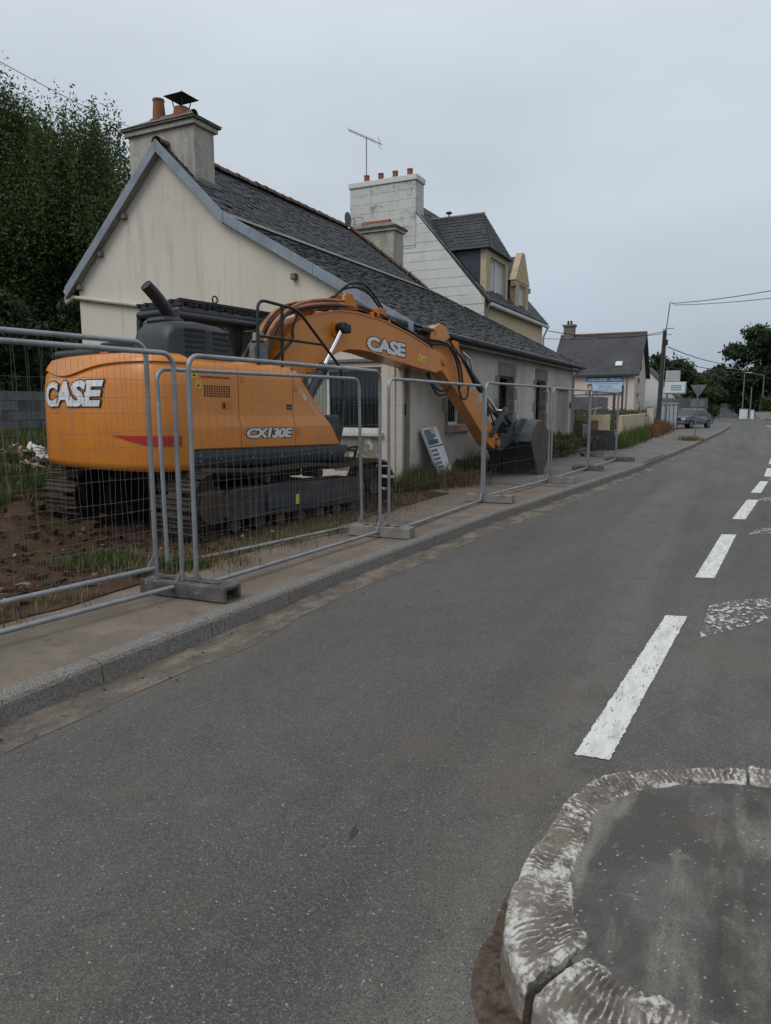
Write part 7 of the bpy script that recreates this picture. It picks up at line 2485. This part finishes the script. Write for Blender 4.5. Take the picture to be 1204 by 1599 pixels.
def tuft(cx_, cy_, r_, n, zf=None, zz=.13):
    d = rng.normal(size=(n, 2)) * r_
    x, y = cx_ + d[:, 0], cy_ + d[:, 1]
    z_ = zf(x, y) if zf else np.full(n, zz)
    return np.stack([x, y, z_], 1)


g1 = np.concatenate([tuft(-5.75, 4.95, .13, 1500, soil_z), tuft(-5.4, 5.0, .12, 400, soil_z), tuft(-4.95, 5.2, .08, 420, soil_z), tuft(-4.72, 5.3, .06, 260)])
blades('plot_grass', g1, .10, .005, 'grass_green', label='tufts of green grass at the edge of the bare soil')
g2 = np.concatenate([tuft(-5.2, 5.15, .30, 900, soil_z), tuft(-4.6, 5.6, .20, 500), tuft(-4.6, 6.6, .25, 260), tuft(-4.85, 3.9, .14, 160, soil_z), tuft(-4.8, 3.2, .14, 160, soil_z), tuft(-4.5, 7.6, .2, 220), tuft(-4.85, 6.1, .12, 260), tuft(-4.75, 6.9, .14, 300), tuft(-4.65, 7.7, .14, 300), tuft(-4.6, 8.6, .2, 350), tuft(-4.9, 9.6, .3, 500), tuft(-5.2, 10.6, .3, 500)])
blades('plot_dry_grass', g2[::2], .11, .004, 'grass_dry', lean=.8, label='dry bent grass along the foot of the fence')
# weeds against the street wall
y_ = rng.uniform(11.4, 24.2, 15000)
x_ = -5.70 + np.abs(rng.normal(0, .30, len(y_)))
keep = (fbm(y_, x_ * 2, .9) > .40) & ~((y_ > 13.9) & (y_ < 17.5) & (x_ > -5.45))
P = np.stack([x_, y_, np.full(len(x_), .13)], 1)[keep]
blades('wall_weeds', P[::2], .42 * (.4 + fbm(P[::2, 1], 0, .7)), .006, 'weed_olive', lean=.5, label='olive weeds growing along the foot of the street wall', cat='weeds')
blades('wall_dry_grass', P[1::2], .30 * (.4 + fbm(P[1::2, 1], 5, .7)), .005, 'grass_dry', lean=.7, label='dry grass along the foot of the street wall', cat='grass')
blades('wall_rust_weeds', tuft(-5.35, 13.5, .35, 1200), .28, .006, 'grass_rust', lean=.6, label='rusty dead weeds around the leaning board', cat='weeds')


def shrub(loc, r_, h, n, size, m, label, cat='shrub', group=None):
    t = thing('weed_shrub', loc, label, cat, group)
    x, y, z = loc
    cl = [(x + random.uniform(-r_, r_) * .7, y + random.uniform(-r_, r_) * .7, z + h * random.uniform(.2, .85), r_ * .45, r_ * .45, h * .25, 1) for _ in range(9)]
    tm = MB()
    for c in cl:
        tm.tube([(x, y, z - .02), ((x + c[0]) / 2, (y + c[1]) / 2, z + h * .3), c[:3]], [.012, .008, .003], 5)
    tm.build('stems', 'bark', t)
    P_ = blob_points(n, cl)
    P_[:, 2] = np.maximum(P_[:, 2], z + .01)
    o = leaf_cloud(P_, size, 'leaves', m, org=loc)
    o.parent = t
    return t


shrub((-5.2, 20.9, .13), .42, .85, 2600, .05, 'weed_olive', 'leafy green weed clump behind the fence between window and door', group='weed clumps by the walls')
shrub((-5.15, 22.6, .13), .45, .62, 2200, .05, 'weed_olive', 'lower leafy weed clump before the house door', group='weed clumps by the walls')
shrub((-5.25, 24.2, .13), .5, .75, 2600, .05, 'weed_olive', 'leafy weed clump against the house door frame', group='weed clumps by the walls')
shrub((-4.75, 26.0, .13), .45, .55, 2200, .05, 'weed_olive', 'leafy weed clump in front of the mossy concrete panel', group='weed clumps by the walls')
shrub((-5.4, 14.9, .13), .35, .40, 1600, .04, 'weed_olive', 'low weed clump under the barred window', group='weed clumps by the walls')
# tall grass by the garden wall
y_ = rng.uniform(27.4, 38, 2600)
y_ = y_[fbm(y_, 2.0, .9) > .36]
P = np.stack([np.interp(y_, [26.5, 34, 50], [-4.3, -4.35, -5.1]) + np.abs(rng.normal(0, .22, len(y_))), y_, np.full(len(y_), .13)], 1)
blades('pavement_grass', P, 1.0 * fbm(P[:, 1] * 1.7, 3, .8) ** 1.4 + .12, .010, 'grass_green', lean=.35, label='tall green grass along the cream garden wall')
y_ = rng.uniform(38, 52, 2200)
P = np.stack([np.interp(y_, [34, 50], [-4.4, -4.75]) + np.abs(rng.normal(0, .3, len(y_))), y_, np.full(len(y_), .13)], 1)
blades('rust_grass', P, .75 * (.4 + fbm(P[:, 1], 7, .4)), .014, 'grass_rust', lean=.35, label='rusty brown tall grass at the foot of the telegraph pole')
blades('sign_grass', tuft(-2.15, 36.3, .26, 500, zz=.13), .20, .012, 'grass_dry', lean=.9, label='patch of dry grass around the give way sign post')
# weeds on the island edge
blades('island_weeds', tuft(.12, 3.30, .05, 60, zz=.02), .05, .003, 'grass_rust', label='dead weed in a gap of the island kerb', cat='weeds')
